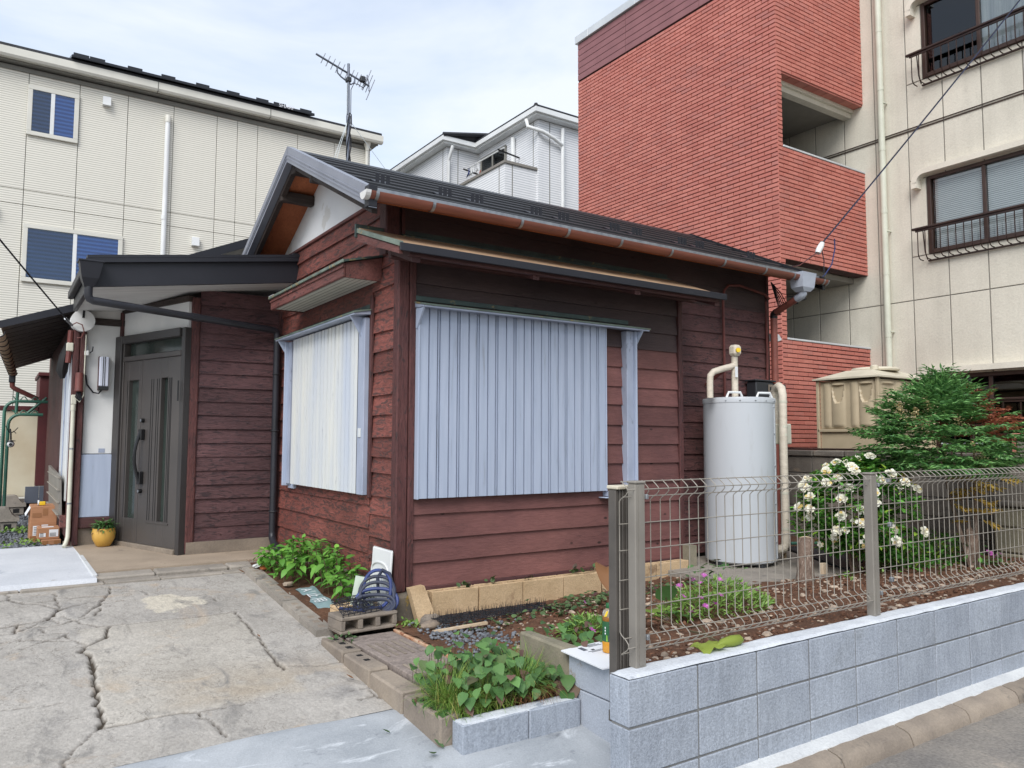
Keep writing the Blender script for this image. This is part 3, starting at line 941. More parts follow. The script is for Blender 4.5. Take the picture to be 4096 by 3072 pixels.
fence = thing('mesh_fence', 'grey welded mesh fence panels standing on the block wall', 'fence', (4.2, 2.56, .55))
FY = 2.575
def zprof(z):
    """how far the wire bows towards the road at height z"""
    if z > 1.268:
        t = (z - 1.268) / .082
        return -.050 * math.sin(PI * min(t, 1)) - .012 * t
    if z < .690:
        t = (.690 - z) / .082
        return -.050 * math.sin(PI * min(t, 1)) - .012 * t
    return 0
zz = [.603, .612, .625, .640, .655, .670, .684, .696, .9, 1.1, 1.262, 1.274, 1.290, 1.306, 1.322, 1.338, 1.352]
vw = MB().tube([(0, zprof(z), z) for z in zz], .0024, 5).mesh('vertical_wire', M['wire'], True)
nw = int((8.2 - 2.296) / .0625)
for i in range(nw):
    x = 2.296 + .0625 * i
    if 3.79 < (x - 2.296) % 3.8:
        continue
    link('vertical_wire', vw, fence, (x, FY, 0))
for a, b in ((2.290, 4.418), (4.424, 6.30), (6.306, 8.2)):
    for z in (1.349, 1.316, 1.284, 1.163, 1.047, .919, .794, .676, .640, .608):
        y = FY + zprof(z) - .004
        obj('horizontal_wire', MB().tube([(a, y, z), (b, y, z)], .0026, 5), M['wire'], fence, True)
for x in (2.362, 4.169, 6.20, 8.05):
    mb = MB().cbox(x - .030, x + .030, 2.512, 2.562, .548, 1.340, .004)
    mb.box(x - .012, x + .012, 2.5095, 2.5118, .56, 1.33)
    p = obj('fence_post', mb, M['alu'], fence)
    obj('post_cap', MB().cbox(x - .033, x + .033, 2.508, 2.566, 1.341, 1.353, .004), M['alu'], p)
    for z in (1.284, .676):
        obj('clip', MB().cbox(x + .026, x + .042, 2.500, 2.566, z - .012, z + .010, .003), M['zinc'], p)
for z in (1.30, 1.04, .72):
    obj('joint_clip', MB().cbox(4.408, 4.434, FY - .014, FY + .008, z - .014, z + .014, .004), M['zinc'], fence)

gate = thing('gate_stack', 'dark bronze stack of gate profiles at the fence end', 'gate', (2.26, 2.6, .35))
for i, (x, y, w) in enumerate(((2.296, 2.600, .020), (2.318, 2.598, .014), (2.334, 2.596, .018), (2.354, 2.594, .016), (2.372, 2.592, .014))):
    obj('slat', MB().cbox(x, x + w, y, y + .05, .35, 1.312, .003), M['track'], gate)
obj('top_cap', MB().cbox(2.290, 2.392, 2.582, 2.655, 1.3135, 1.330, .004), M['frp_top'], gate)
obj('foot', MB().cbox(2.292, 2.390, 2.588, 2.653, .30, .349, .004), M['track'], gate)

# ================================================================== PLANTERS, STEPS, KERBS
pl = thing('planter_border', 'low blue grey block border of the weedy planter', 'planter', (2.3, 3.3, 0))
obj('block', MB().cbox(1.912, 2.298, 3.268, 3.372, -.03, .166, .005, .001), M['newblock'], pl)
obj('block', MB().cbox(2.301, 2.628, 3.262, 3.366, -.03, .168, .005, .001), M['newblock'], pl)
def cz2(X, Y):
    return .169 + (vnoise(X, Y, 22, 6) - .5) * .007 - np.clip((.012 - np.minimum(np.minimum(X - 1.914, 2.626 - X), np.minimum(Y - 3.270, 3.364 - Y))) / .012, 0, 1) * .006
o = grid('mortar_cap', np.linspace(1.914, 2.626, 50), np.linspace(3.270, 3.364, 10), cz2, M['newblock_top'])
o.parent = pl
o.matrix_parent_inverse = INV[pl.name]
kb = thing('drive_border', 'brown hollow kerb blocks edging the drive beside the paving slabs', 'kerb', (1.92, 4.2, .1))
yy = 3.385
for i, L in enumerate((.42, .43, .40, .39)):
    zt = .178 + .012 * i + R.uniform(-.004, .004)
    mb = MB().cbox(1.852 - .004 * i, 1.975, yy, yy + L - .010, -.02, zt, .010, .003)
    b = obj('block', mb, M['brickkerb'], kb)
    if i in (2, 3):
        for j in range(3):
            obj('core_hole', MB().cbox(1.885, 1.945, yy + .04 + j * .115, yy + .105 + j * .115, zt - .012, zt + .0015, .012), M['rubber'], b)
    yy += L
kb2 = thing('plant_bed_edging', 'flat grey edging blocks between drive and leafy green plant', 'kerb', (1.92, 6.2, .2))
yy = 5.16
for i, L in enumerate((.36, .40, .38, .40, .38)):
    z0 = float(slope(np.array(yy + .2)))
    mb = MB().hexa([(1.862, yy, z0 - .1), (1.985, yy, z0 - .1), (1.985, yy + L - .008, z0 - .1), (1.862, yy + L - .008, z0 - .1),
                    (1.862, yy, z0 + .03), (1.985, yy, z0 + .03), (1.985, yy + L - .008, z0 + .062), (1.862, yy + L - .008, z0 + .062)])
    b = obj('block', mb, M['kerb'], kb2)
    for j in range(3):
        y1 = yy + .045 + j * .11
        z1 = z0 + .03 + .032 * (y1 + .035 - yy) / L
        obj('core_hole', MB().cbox(1.893, 1.957, y1, y1 + .07, z1 - .014, z1 + .0035, .012), M['brickkerb'], b)
    yy += L
obj('block', MB().cbox(1.99, 2.10, 5.17, 5.30, .1, .245, .008, .003), M['kerb'], kb2)
struct(grid('plant_bed_soil', np.linspace(1.96, 2.45, 12), np.linspace(5.0, 7.2, 30), lambda X, Y: slope(Y) + .045 + (vnoise(X, Y, 8, 4) - .5) * .03, M['soil']))
struct(grid('planter_soil', np.linspace(1.95, 2.66, 16), np.linspace(3.36, 3.95, 16), lambda X, Y: .135 + (vnoise(X, Y, 9, 4) - .5) * .04, M['soil']))
ps = thing('paving_slabs', 'two speckled brown paving slabs with raised bars', 'paving', (2.15, 4.4, .2))
for y0, y1 in ((3.80, 4.285), (4.295, 4.95)):
    t = obj('slab', MB().cbox(1.99, 2.330, y0, y1, .14, .214, .004), M['paver'], ps)
    for i in range(5):
        obj('raised_bar', MB().cbox(2.035 + i * .056, 2.055 + i * .056, y0 + .09, y1 - (.24 if y1 > 4.5 else .10), .2145, .2195, .002), M['brickkerb'], t)
obj('rusty_edge_strip', MB().cbox(2.338, 2.385, 3.86, 4.96, .13, .226, .004, .001), M['rust'], ps)

st = thing('step_block_wall', 'stained blue grey blocks stacked behind the wall end', 'wall', (2.7, 3.1, 0))
for z0, z1 in ((-.03, .206), (.212, .371)):
    for y0, y1 in ((2.585, 2.972), (2.980, 3.376)):
        obj('block', MB().cbox(2.637, 2.757, y0, y1, z0, z1, .005, .001), M['stepblock'], st)
obj('mortar_cap', MB().cbox(2.640, 2.754, 2.60, 3.30, .3715, .3765, .002), M['newblock_top'], st)
ob = thing('old_garden_edge', 'mossy old concrete slab edging beside the planter plants', 'edging', (2.68, 3.6, .2))
obj('slab', MB().cbox(2.640, 2.730, 3.385, 3.86, .0, .392, .012, .004), M['oldwall'], ob)
# ================================================================== THE OLD WOODEN HOUSE
house = thing('wooden_house', 'old single storey house clad in weathered red brown boards', 'house', (4.5, 6.5, .25))

def board(axis, fixed, a0, a1, z0, z1, mat, parent, thick=.022, n=None, jit=.0022, name='siding_board', lap=.014):
    """one lapped board: proud at its lower edge, thin at the top. axis X faces -Y, axis Y faces -X"""
    n = n or max(2, int((a1 - a0) / .35) + 1)
    th = thick + .004 + R.uniform(-.003, .005)
    vs = []
    sd_ = R.uniform(0, 99)
    for i in range(n + 1):
        a = a0 + (a1 - a0) * i / n
        j = noise.noise((a * 2.2, sd_, 0)) * jit * 2
        for d, z in ((th + j * .8, z0 + j), (.006, z1 + lap), (-.008, z1 + lap), (-.008, z0 + j)):
            vs.append((a, fixed - d, z) if axis == 'X' else (fixed - d, a, z))
    fs = []
    for i in range(n):
        for k in range(4):
            f = (i * 4 + k, i * 4 + (k + 1) % 4, (i + 1) * 4 + (k + 1) % 4, (i + 1) * 4 + k)
            fs.append(f if axis == 'Y' else f[::-1])
    e0, e1 = (0, 1, 2, 3), tuple(n * 4 + k for k in range(4))
    fs += [e0[::-1], e1] if axis == 'Y' else [e0, e1[::-1]]
    return obj(name, MB().add(vs, fs), mat, parent)

# dark carcass behind the boards
mb = MB()
mb.box(2.47, 6.96, 5.425, 8.04, .1, 3.42)
mb.box(2.47, 5.33, 5.175, 5.42, .30, 2.95)
mb.prism([(1.60, 8.03), (2.46, 8.03), (2.46, 9.29), (1.22, 9.29)], .43, 2.95, 'Z')
mb.box(.66, 6.9, 9.30, 13.4, .2, 2.90)
obj('wall_core', mb, M['rubber'], house)

# front bay
zs = [.452, .63, .80, .98, 1.155, 1.33, 1.50, 1.669, 1.849, 2.013, 2.188, 2.364, 2.53, 2.706, 2.95]
for i in range(len(zs) - 1):
    board('X', 5.165, 2.572, 5.330, zs[i], zs[i + 1], M['wd_front'] if zs[i] < 2.2 else M['wd_front_hi'], house, .021)  # boards below the awning take the colour with shade painted in
# right part of the main wall
z = 2.975
zr = [.42, .60, .76, .92, 1.08, 1.24, 1.40, 1.56, 1.72, 1.885, 2.022, 2.179, 2.33, 2.487, 2.646, 2.811, 2.975, 3.13, 3.29, 3.42]
for i in range(len(zr) - 1):
    if zr[i] < 2.96:
        board('X', 5.415, 5.385, 6.97, zr[i], zr[i + 1], M['wd_right'], house, .018)
    else:
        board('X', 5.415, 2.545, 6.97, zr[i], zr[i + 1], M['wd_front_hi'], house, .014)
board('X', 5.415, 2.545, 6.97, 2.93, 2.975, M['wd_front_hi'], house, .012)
# gable side: boards right of the shutter are short, the others run through
zg = [.47, .655, .84, 1.02, 1.20, 1.375, 1.55, 1.725, 1.90, 2.075, 2.25, 2.43, 2.61, 2.79, 2.95]
for i in range(len(zg) - 1):
    board('Y', 2.455, 5.632, 7.975, zg[i], zg[i + 1], M['wd_gable'], house, .020, jit=.004)
zq = [.45, .62, .79, .96, 1.10, 1.28, 1.40, 1.55, 1.72, 1.87, 2.05, 2.21, 2.36, 2.53, 2.70, 2.86, 2.95]
for i in range(len(zq) - 1):
    board('Y', 2.455, 5.225, 5.626, zq[i], zq[i + 1], M['wd_gable'], house, .020, jit=.004)
for a, b in ((2.95, 3.12), (3.12, 3.27), (3.27, 3.395)):
    board('Y', 2.455, 5.50, 7.975, a, b, M['wd_gable'], house, .020, jit=.004)
obj('trim', MB().cbox(2.425, 2.462, 5.46, 7.98, 3.410, 3.438, .004), M['wd_trimy'], house)
# recess wall
z = .535
while z < 2.90:
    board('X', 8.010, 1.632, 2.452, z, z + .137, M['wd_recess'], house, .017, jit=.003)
    z += .137
# posts and trims
obj('corner_post', MB().cbox(2.425, 2.520, 5.135, 5.222, .425, 2.93, .010, .002), M['wd_post'], house)
obj('corner_trim', MB().cbox(2.521, 2.570, 5.128, 5.170, .450, 2.93, .006, .002), M['wd_post'], house)
obj('corner_post', MB().cbox(2.425, 2.540, 5.372, 5.498, 2.955, 3.43, .008, .002), M['wd_post'], house)
obj('corner_trim', MB().cbox(2.560, 2.590, 5.374, 5.412, 2.955, 3.43, .004), M['wd_post'], house)
obj('bay_end_trim', MB().cbox(5.331, 5.384, 5.122, 5.440, .42, 2.96, .006, .002), M['wd_post'], house)
obj('corner_post', MB().cbox(6.972, 7.010, 5.385, 5.47, .30, 3.42, .006, .002), M['wd_post'], house)
obj('corner_post', MB().cbox(1.552, 1.630, 7.975, 8.06, .425, 2.93, .008, .002), M['wd_post'], house)
obj('corner_post', MB().cbox(2.405, 2.450, 7.955, 8.0, .50, 2.95, .006, .002), M['wd_post'], house)
obj('window_trim', MB().cbox(2.412, 2.436, 5.590, 5.632, 1.08, 2.66, .004, .001), M['wd_post'], house)
obj('sill_board', MB().cbox(2.56, 5.36, 5.140, 5.20, .400, .452, .006, .002), M['wd_trimx'], house)
# foundation
obj('corner_stone', MB().cbox(2.395, 2.585, 5.075, 5.34, .08, .424, .022, .005), M['moss_stone'], house)
for b_ in ((2.420, 2.46, 5.34, 8.0, .1, .472), (1.56, 2.42, 7.965, 8.02, .3, .534), (2.586, 5.37, 5.185, 5.24, .0, .400), (5.37, 7.0, 5.43, 5.47, .1, .42), (6.965, 7.0, 5.47, 8.04, .1, .5), (.62, .735, 9.19, 9.3, .3, .47)):
    obj('foundation', MB().box(*b_), M['found'], house)
for i in range(11):   # end wall boards, far side
    board('Y', 6.985, 5.48, 8.03, .5 + i * .27, .77 + i * .27, M['wd_right'], house, -.016, lap=.0)

# gable plaster, soffit and purlins
SL = .475
def roofz(y):
    return 4.135 - SL * abs(y - 6.73)
mb = MB().prism([(5.47, 3.438), (7.985, 3.438), (7.985, roofz(7.985) - .07), (6.73, roofz(6.73) - .07), (5.47, roofz(5.47) - .07)], 2.440, 2.462, 'X')
obj('gable_plaster', mb, M['gable_plaster'], house)
for y0, y1 in ((4.93, 6.73), (6.73, 8.60)):
    n = 4
    for i in range(n):
        a, b = y0 + (y1 - y0) * i / n, y0 + (y1 - y0) * (i + 1) / n
        g = .0015
        mb = MB().hexa([(2.115, a + g, roofz(a) - .085), (7.21, a + g, roofz(a) - .085), (7.21, b - g, roofz(b) - .085), (2.105, b - g, roofz(b) - .085),
                        (2.115, a + g, roofz(a) - .068), (7.21, a + g, roofz(a) - .068), (7.21, b - g, roofz(b) - .068), (2.105, b - g, roofz(b) - .068)])
        obj('soffit_board', mb, M['wd_soffit'], house)
for y, zt, x1, w, h in ((6.73, 4.03, 2.442, .10, .11), (6.25, 3.815, 2.442, .08, .105), (7.10, 3.865, 2.442, .085, .10)):
    obj('purlin', MB().cbox(2.118, x1, y - w / 2, y + w / 2, zt - h, zt, .010, .004), M['wd_beam'], house)
obj('eave_beam', MB().cbox(2.110, 7.16, 5.395, 5.500, 3.395, 3.505, .010, .004), M['wd_beam'], house)
for y0, y1 in ((4.95, 6.70), (6.76, 8.55)):   # rafters tight under the verge
    mb = MB().hexa([(2.122, y0, roofz(y0) - .17), (2.165, y0, roofz(y0) - .17), (2.165, y1, roofz(y1) - .17), (2.122, y1, roofz(y1) - .17),
                    (2.122, y0, roofz(y0) - .086), (2.165, y0, roofz(y0) - .086), (2.165, y1, roofz(y1) - .086), (2.122, y1, roofz(y1) - .086)])
    obj('rafter', mb, M['wd_beam'], house)

# roof: black steel courses, verge, ridge cap, snow guards
roof = obj('roof_deck', MB().prism([(4.93, roofz(4.93) - .066), (6.73, roofz(6.73) - .066), (8.60, roofz(8.60) - .066), (8.60, roofz(8.60) - .03), (6.73, roofz(6.73) - .03), (4.93, roofz(4.93) - .03)], 2.10, 7.22, 'X'), M['black_roof'], house)
NC = 8
for side in (0, 1):
    y_e = 4.90 if side == 0 else 8.63
    for i in range(NC):
        a = y_e + (6.73 - y_e) * i / NC
        b = y_e + (6.73 - y_e) * (i + 1) / NC
        za, zb = roofz(a), roofz(b)
        mb = MB()
        x0, x1 = 2.125, 7.22
        ring = [(a, za - .026), (a, za + .004), (a + (b - a) * .10, za + .010 + (zb - za) * .10), (b, zb - .018), (b, zb - .03), (a + (b - a) * .1, za - .028 + (zb - za) * .1)]
        mb.prism(ring if side else ring[::-1], x0, x1, 'X')
        obj('roof_course', mb, M['black_roof'], house)
mb = MB().prism([(6.60, 4.085), (6.73, 4.152), (6.86, 4.085), (6.86, 4.065), (6.73, 4.130), (6.60, 4.065)][::-1], 2.09, 7.24, 'X')
obj('ridge_cap', mb, M['black_roof'], house)
mb = MB().prism([(4.895, roofz(4.9) - .06), (4.915, roofz(4.9) - .06), (4.915, roofz(4.9) + .030), (4.895, roofz(4.9) + .024)], 2.125, 7.22, 'X')
obj('eave_flashing', mb, M['zinc'], house)
for side, (y0, y1) in enumerate(((4.86, 6.725), (6.735, 8.64))):
    for xa, xb, nm in ((2.062, 2.122, 'verge_cover'), (7.221, 7.262, 'verge_cover')):
        v = []
        for zoff in (-.115, .030):
            v += [(xa, y0, roofz(y0) + zoff), (xb, y0, roofz(y0) + zoff), (xb, y1, roofz(y1) + zoff), (xa, y1, roofz(y1) + zoff)]
        vc = obj(nm, MB().hexa(v), M['verge'] if xa < 3 else M['black_roof'], house)
        if xa < 3:
            for zoff in (-.045, -.075):
                v = []
                for dz in (-.006, .006):
                    v += [(xa - .006, y0 + .01, roofz(y0 + .01) + zoff + dz), (xa + .002, y0 + .01, roofz(y0 + .01) + zoff + dz), (xa + .002, y1 - .01, roofz(y1 - .01) + zoff + dz), (xa - .006, y1 - .01, roofz(y1 - .01) + zoff + dz)]
                obj('rib', MB().hexa(v), M['verge'], vc)
            for t in (.06, .36, .66, .95):
                y = y0 + (y1 - y0) * t
                obj('rivet', MB().blob((xa - .003, y, roofz(y) - .05), .004, .006, .006, 6, 4, 0), M['rubber'], vc)
mb = MB().cbox(2.056, 2.124, 4.855, 4.925, roofz(4.86) - .11, roofz(4.86) + .045, .004)
obj('verge_end_cap', mb, M['black'], house)
for x in (2.38, 2.94, 3.25, 3.87, 4.18, 4.80, 5.09, 5.72, 5.98, 6.8):
    for y in (5.55,):
        z = roofz(y)
        mb = MB()
        mb.hexa([(x, y - .06, z - .035), (x + .13, y - .06, z - .035), (x + .13, y + .04, z + .016), (x, y + .04, z + .016), (x, y - .06, z - .025), (x + .13, y - .06, z - .025), (x + .13, y + .04, z + .026), (x, y + .04, z + .026)])
        for k in range(3):
            mb.hexa([(x + .005 + k * .045, y - .064, z - .03), (x + .032 + k * .045, y - .064, z - .03), (x + .032 + k * .045, y - .052, z - .028), (x + .005 + k * .045, y - .052, z - .028),
                     (x + .005 + k * .045, y - .064, z + .045), (x + .032 + k * .045, y - .064, z + .045), (x + .032 + k * .045, y - .052, z + .05), (x + .005 + k * .045, y - .052, z + .05)])
        obj('snow_guard', mb, M['black'], house)
# eave gutter: half round brown plastic on zinc brackets
def gutter(x0, x1, y, z, r, mat, parent, name='gutter'):
    mb = MB()
    prof = [(y + r * math.cos(rad(a)), z + r * math.sin(rad(a))) for a in range(180, 361, 20)] + [(y + (r - .004) * math.cos(rad(a)), z + (r - .004) * math.sin(rad(a))) for a in range(360, 179, -20)]
    mb.prism(prof, x0, x1, 'X')
    return obj(name, mb, mat, parent, True)
GY, GZ, GR = 4.868, 3.238, .052
g = gutter(2.045, 7.27, GY, GZ, GR, M['gutter'], house)
for x in [2.11, 2.55, 3.32, 3.78, 4.35, 4.95, 5.65, 6.25, 6.7, 7.2]:
    pts = [(x, GY + (GR + .003) * math.cos(rad(a)), GZ + (GR + .003) * math.sin(rad(a))) for a in range(178, 372, 16)]
    mb = MB()
    for i in range(len(pts) - 1):
        p_, q_ = pts[i], pts[i + 1]
        mb.quad((x - .012, p_[1], p_[2]), (x + .012, p_[1], p_[2]), (x + .012, q_[1], q_[2]), (x - .012, q_[1], q_[2]))
        mb.quad((x + .012, p_[1], p_[2] - .003), (x - .012, p_[1], p_[2] - .003), (x - .012, q_[1], q_[2] - .003), (x + .012, q_[1], q_[2] - .003))
    mb.box(x - .012, x + .012, GY + GR, GY + GR + .05, GZ + .0, GZ + .008)
    obj('gutter_bracket', mb, M['zinc'], g)
mb = MB()
prof = [(GY + .058 * math.cos(rad(a)), GZ + .058 * math.sin(rad(a))) for a in range(180, 361, 20)]
mb.prism(prof, 2.022, 2.060, 'X')
obj('end_cap', mb, M['ceramic'], g)
mb = MB().prism(prof, 7.262, 7.278, 'X')
obj('end_cap', mb, M['zinc'], g)
hp = MB()
hx, hy = 6.89, GY
for (w0, d0, z0), (w1, d1, z1) in zip([(.055, .05, 3.075), (.095, .07, 3.115), (.11, .08, 3.225)], [(.095, .07, 3.115), (.11, .08, 3.225), (.118, .086, 3.268)]):
    hp.hexa([(hx - w0, hy - d0, z0), (hx + w0, hy - d0, z0), (hx + w0, hy + d0, z0), (hx - w0, hy + d0, z0), (hx - w1, hy - d1, z1), (hx + w1, hy - d1, z1), (hx + w1, hy + d1, z1), (hx - w1, hy + d1, z1)])
obj('rain_hopper', hp, M['hopper'], g)
dp = obj('downpipe', MB().tube([(6.965, 5.29, 2.90), (6.965, 5.29, 2.2), (6.965, 5.30, 1.4), (6.965, 5.30, .36)], .036, 10), M['downpipe'], house, True)
obj('diagonal_pipe', MB().tube([(6.895, 4.90, 3.035), (6.92, 5.03, 2.995), (6.95, 5.22, 2.935), (6.962, 5.28, 2.91)], .036, 10), M['downpipe'], dp, True)
obj('elbow', MB().tube([(6.89, 4.868, 3.09), (6.89, 4.868, 3.055), (6.892, 4.885, 3.04), (6.905, 4.95, 3.02)], .042, 10), M['hopper'], dp, True)
obj('bend', MB().tube([(6.955, 5.25, 2.925), (6.965, 5.288, 2.905), (6.965, 5.29, 2.86)], .040, 10), M['rubber'], dp, True)

# awning over the front shutter
aw = obj('awning_roof', MB().prism([(4.665, 2.832), (5.405, 3.118), (5.405, 3.134), (4.665, 2.850)], 2.215, 5.455, 'X'), M['wd_tan'], house)
obj('edge_flashing', MB().cbox(2.205, 5.465, 4.648, 4.664, 2.806, 2.862, .003), M['black'], aw)
obj('wall_flashing', MB().prism([(5.34, 3.110), (5.405, 3.1345), (5.405, 3.175), (5.395, 3.175), (5.39, 3.142), (5.34, 3.1195)], 2.56, 5.46, 'X'), M['patina'], aw)
obj('side_flashing', MB().hexa([(2.20, 4.66, 2.838), (2.232, 4.66, 2.838), (2.232, 5.41, 3.095), (2.20, 5.41, 3.095), (2.20, 4.66, 2.872), (2.232, 4.66, 2.872), (2.232, 5.41, 3.130), (2.20, 5.41, 3.130)]), M['patina_pale'], aw)
obj('side_board', MB().hexa([(2.21, 4.68, 2.79), (2.236, 4.68, 2.79), (2.236, 5.42, 3.03), (2.21, 5.42, 3.03), (2.21, 4.68, 2.837), (2.236, 4.68, 2.837), (2.236, 5.42, 3.093), (2.21, 5.42, 3.093)]), M['wd_trimy'], aw)
obj('back_flashing', MB().cbox(2.19, 2.44, 5.412, 5.428, 3.06, 3.165, .003), M['patina'], aw)
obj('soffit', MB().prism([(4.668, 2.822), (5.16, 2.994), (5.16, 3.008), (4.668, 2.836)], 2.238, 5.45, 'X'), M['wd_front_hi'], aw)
obj('front_batten', MB().cbox(2.30, 5.42, 4.70, 4.745, 2.79, 2.822, .004), M['wd_trimx'], aw)
for x in (2.33, 3.35, 4.4, 5.38):
    obj('arm', MB().hexa([(x, 4.72, 2.755), (x + .06, 4.72, 2.755), (x + .06, 5.13, 2.90), (x, 5.13, 2.90), (x, 4.72, 2.82), (x + .06, 4.72, 2.82), (x + .06, 5.13, 2.964), (x, 5.13, 2.964)]), M['wd_trimx'], aw)
obj('wall_beam', MB().cbox(2.33, 5.52, 5.060, 5.124, 2.855, 2.945, .008, .003), M['wd_trimx'], aw)

# blue shutter of the front window
def shutter(parent, axis, fixed, a0, a1, z0, z1, mat, lab=None):
    """corrugated storm shutter: wide flats, single and double grooves"""
    mb = MB()
    sec = []
    a = a0
    k = 0
    while a < a1 - .02:
        w = .068 if k % 2 == 0 else .060
        d = .026
        sec += [(a, 0), (min(a + w, a1), 0)]
        a += w
        if k % 2 == 0:
            sec += [(a + .003, d), (a + .010, d), (a + .013, 0)]
            a += .013
        else:
            sec += [(a + .003, d), (a + .009, d), (a + .012, .002), (a + .020, .002), (a + .023, d), (a + .029, d), (a + .032, 0)]
            a += .032
        k += 1
    sec = [(min(p, a1), d) for p, d in sec]
    vs = []
    for p, d in sec:
        for z in (z0, z1):
            vs.append((p, fixed + d, z) if axis == 'X' else (fixed + d, p, z))
    n = len(sec)
    fs = []
    for i in range(n - 1):
        f = (2 * i, 2 * i + 2, 2 * i + 3, 2 * i + 1)
        fs.append(f if axis == 'X' else f[::-1])
    if axis == 'X':
        mb.box(a0, a1, fixed + .028, fixed + .040, z0, z1)
    else:
        mb.box(fixed + .028, fixed + .040, a0, a1, z0, z1)
    mb.add(vs, fs)
    o = obj('shutter_panel', mb, mat, parent)
    if lab:
        o['label'] = lab
    return o
SF = 5.085
sh = shutter(house, 'X', SF, 2.585, 4.385, 1.100, 2.520, M['shutter'], 'blue grey ribbed storm shutter')
mb = MB()
mb.cbox(2.570, 2.584, SF - .006, SF + .06, 1.095, 2.52, .002)
mb.cbox(4.386, 4.398, SF - .006, SF + .06, 1.095, 2.52, .002)
obj('edge_strip', mb, M['shutter'], sh)
fr = obj('window_frame', MB().cbox(4.632, 4.715, SF - .005, SF + .075, 1.09, 2.508, .004), M['frame_blue'], house)
obj('frame_flange', MB().cbox(4.716, 4.736, SF - .03, SF + .075, 1.06, 2.508, .003), M['shutter'], fr)
obj('bottom_rail', MB().cbox(4.400, 4.74, SF - .02, SF + .072, 1.050, 1.089, .003), M['frame_blue'], fr)
obj('drip_tray', MB().cbox(4.34, 4.80, SF - .05, SF + .05, 1.098 - .06, 1.045, .003), M['shutter'], fr)
hd = obj('window_hood', MB().prism([(SF - .105, 2.520), (SF + .078, 2.560), (SF + .078, 2.572), (SF - .105, 2.532)], 2.555, 4.83, 'X'), M['patina_pale'], house)
obj('hood_flashing', MB().cbox(2.56, 4.70, SF + .045, SF + .077, 2.573, 2.612, .003), M['patina'], hd)
obj('hood_soffit', MB().prism([(SF - .10, 2.5185), (SF + .07, 2.556), (SF + .07, 2.522), (SF - .098, 2.507)], 2.56, 4.82, 'X'), M['frame_blue'], hd)
for x in (2.560, 4.737):
    obj('hood_bracket', MB().prism([(SF - .095, 2.504), (SF + .03, 2.504), (SF + .03, 2.36), (SF + .012, 2.36)], x, x + .014, 'X'), M['shutter'], hd)
# chalky shutter on the gable
GX = 2.375
sh2 = shutter(house, 'Y', GX, 5.765, 7.395, 1.105, 2.500, M['shutter_old'], 'chalky cream and blue ribbed storm shutter')
f2 = obj('window_frame', MB().cbox(GX + .005, GX + .075, 7.47, 7.545, 1.10, 2.495, .004), M['frame_blue'], house)
obj('frame_flange', MB().cbox(GX - .03, GX + .07, 7.546, 7.570, 1.08, 2.495, .003), M['shutter'], f2)
obj('frame_flange', MB().cbox(GX + .002, GX + .07, 5.638, 5.762, 1.10, 2.495, .004), M['frame_blue'], f2)
obj('bottom_rail', MB().cbox(GX + .035, GX + .07, 7.40, 7.57, 1.055, 1.099, .003), M['shutter'], f2)
obj('lock_plate', MB().cbox(GX - .004, GX + .001, 5.68, 5.735, 1.55, 1.62, .002), M['shutter_old'], f2)
h2 = obj('window_hood', MB().prism([(GX - .105, 2.520), (GX + .072, 2.556), (GX + .072, 2.568), (GX - .105, 2.532)], 5.60, 7.66, 'Y'), M['patina_pale'], house)
obj('hood_flashing', MB().cbox(GX + .04, GX + .071, 5.60, 7.64, 2.569, 2.604, .003), M['patina'], h2)
obj('hood_soffit', MB().prism([(GX - .10, 2.5185), (GX + .068, 2.553), (GX + .068, 2.520), (GX - .098, 2.507)], 5.61, 7.65, 'Y'), M['frame_blue'], h2)
for y in (5.70, 7.572):
    obj('hood_bracket', MB().prism([(GX - .095, 2.504), (GX + .03, 2.504), (GX + .03, 2.33), (GX + .012, 2.33)], y, y + .014, 'Y'), M['shutter'], h2)
# board canopy above it
cn = obj('window_canopy', MB().prism([(2.115, 2.870), (2.435, 2.948), (2.435, 2.962), (2.105, 2.884)], 5.44, 7.32, 'Y'), M['patina'], house)
obj('canopy_edge', MB().cbox(2.100, 2.116, 5.43, 7.33, 2.862, 2.886, .003), M['patina_pale'], cn)
obj('fascia', MB().cbox(2.118, 2.140, 5.46, 7.30, 2.757, 2.866, .005, .001), M['wd_trimy'], cn)
for y in (5.462, 7.278):
    obj('side_fascia', MB().hexa([(2.141, y, 2.757), (2.434, y, 2.757), (2.434, y + .020, 2.757), (2.141, y + .020, 2.757), (2.141, y, 2.868), (2.434, y, 2.944), (2.434, y + .02, 2.944), (2.141, y + .02, 2.868)]), M['wd_trimy'], cn)
obj('fascia_lip', MB().cbox(2.108, 2.119, 5.45, 7.31, 2.826, 2.842, .003), M['wd_trimy'], cn)
for i in range(12):   # white tongue boards of the soffit
    y = 5.484 + i * .1492
    obj('soffit_board', MB().cbox(2.1405, 2.433, y, y + .1472, 2.767, 2.777, .003), M['soffit_slat'], cn)

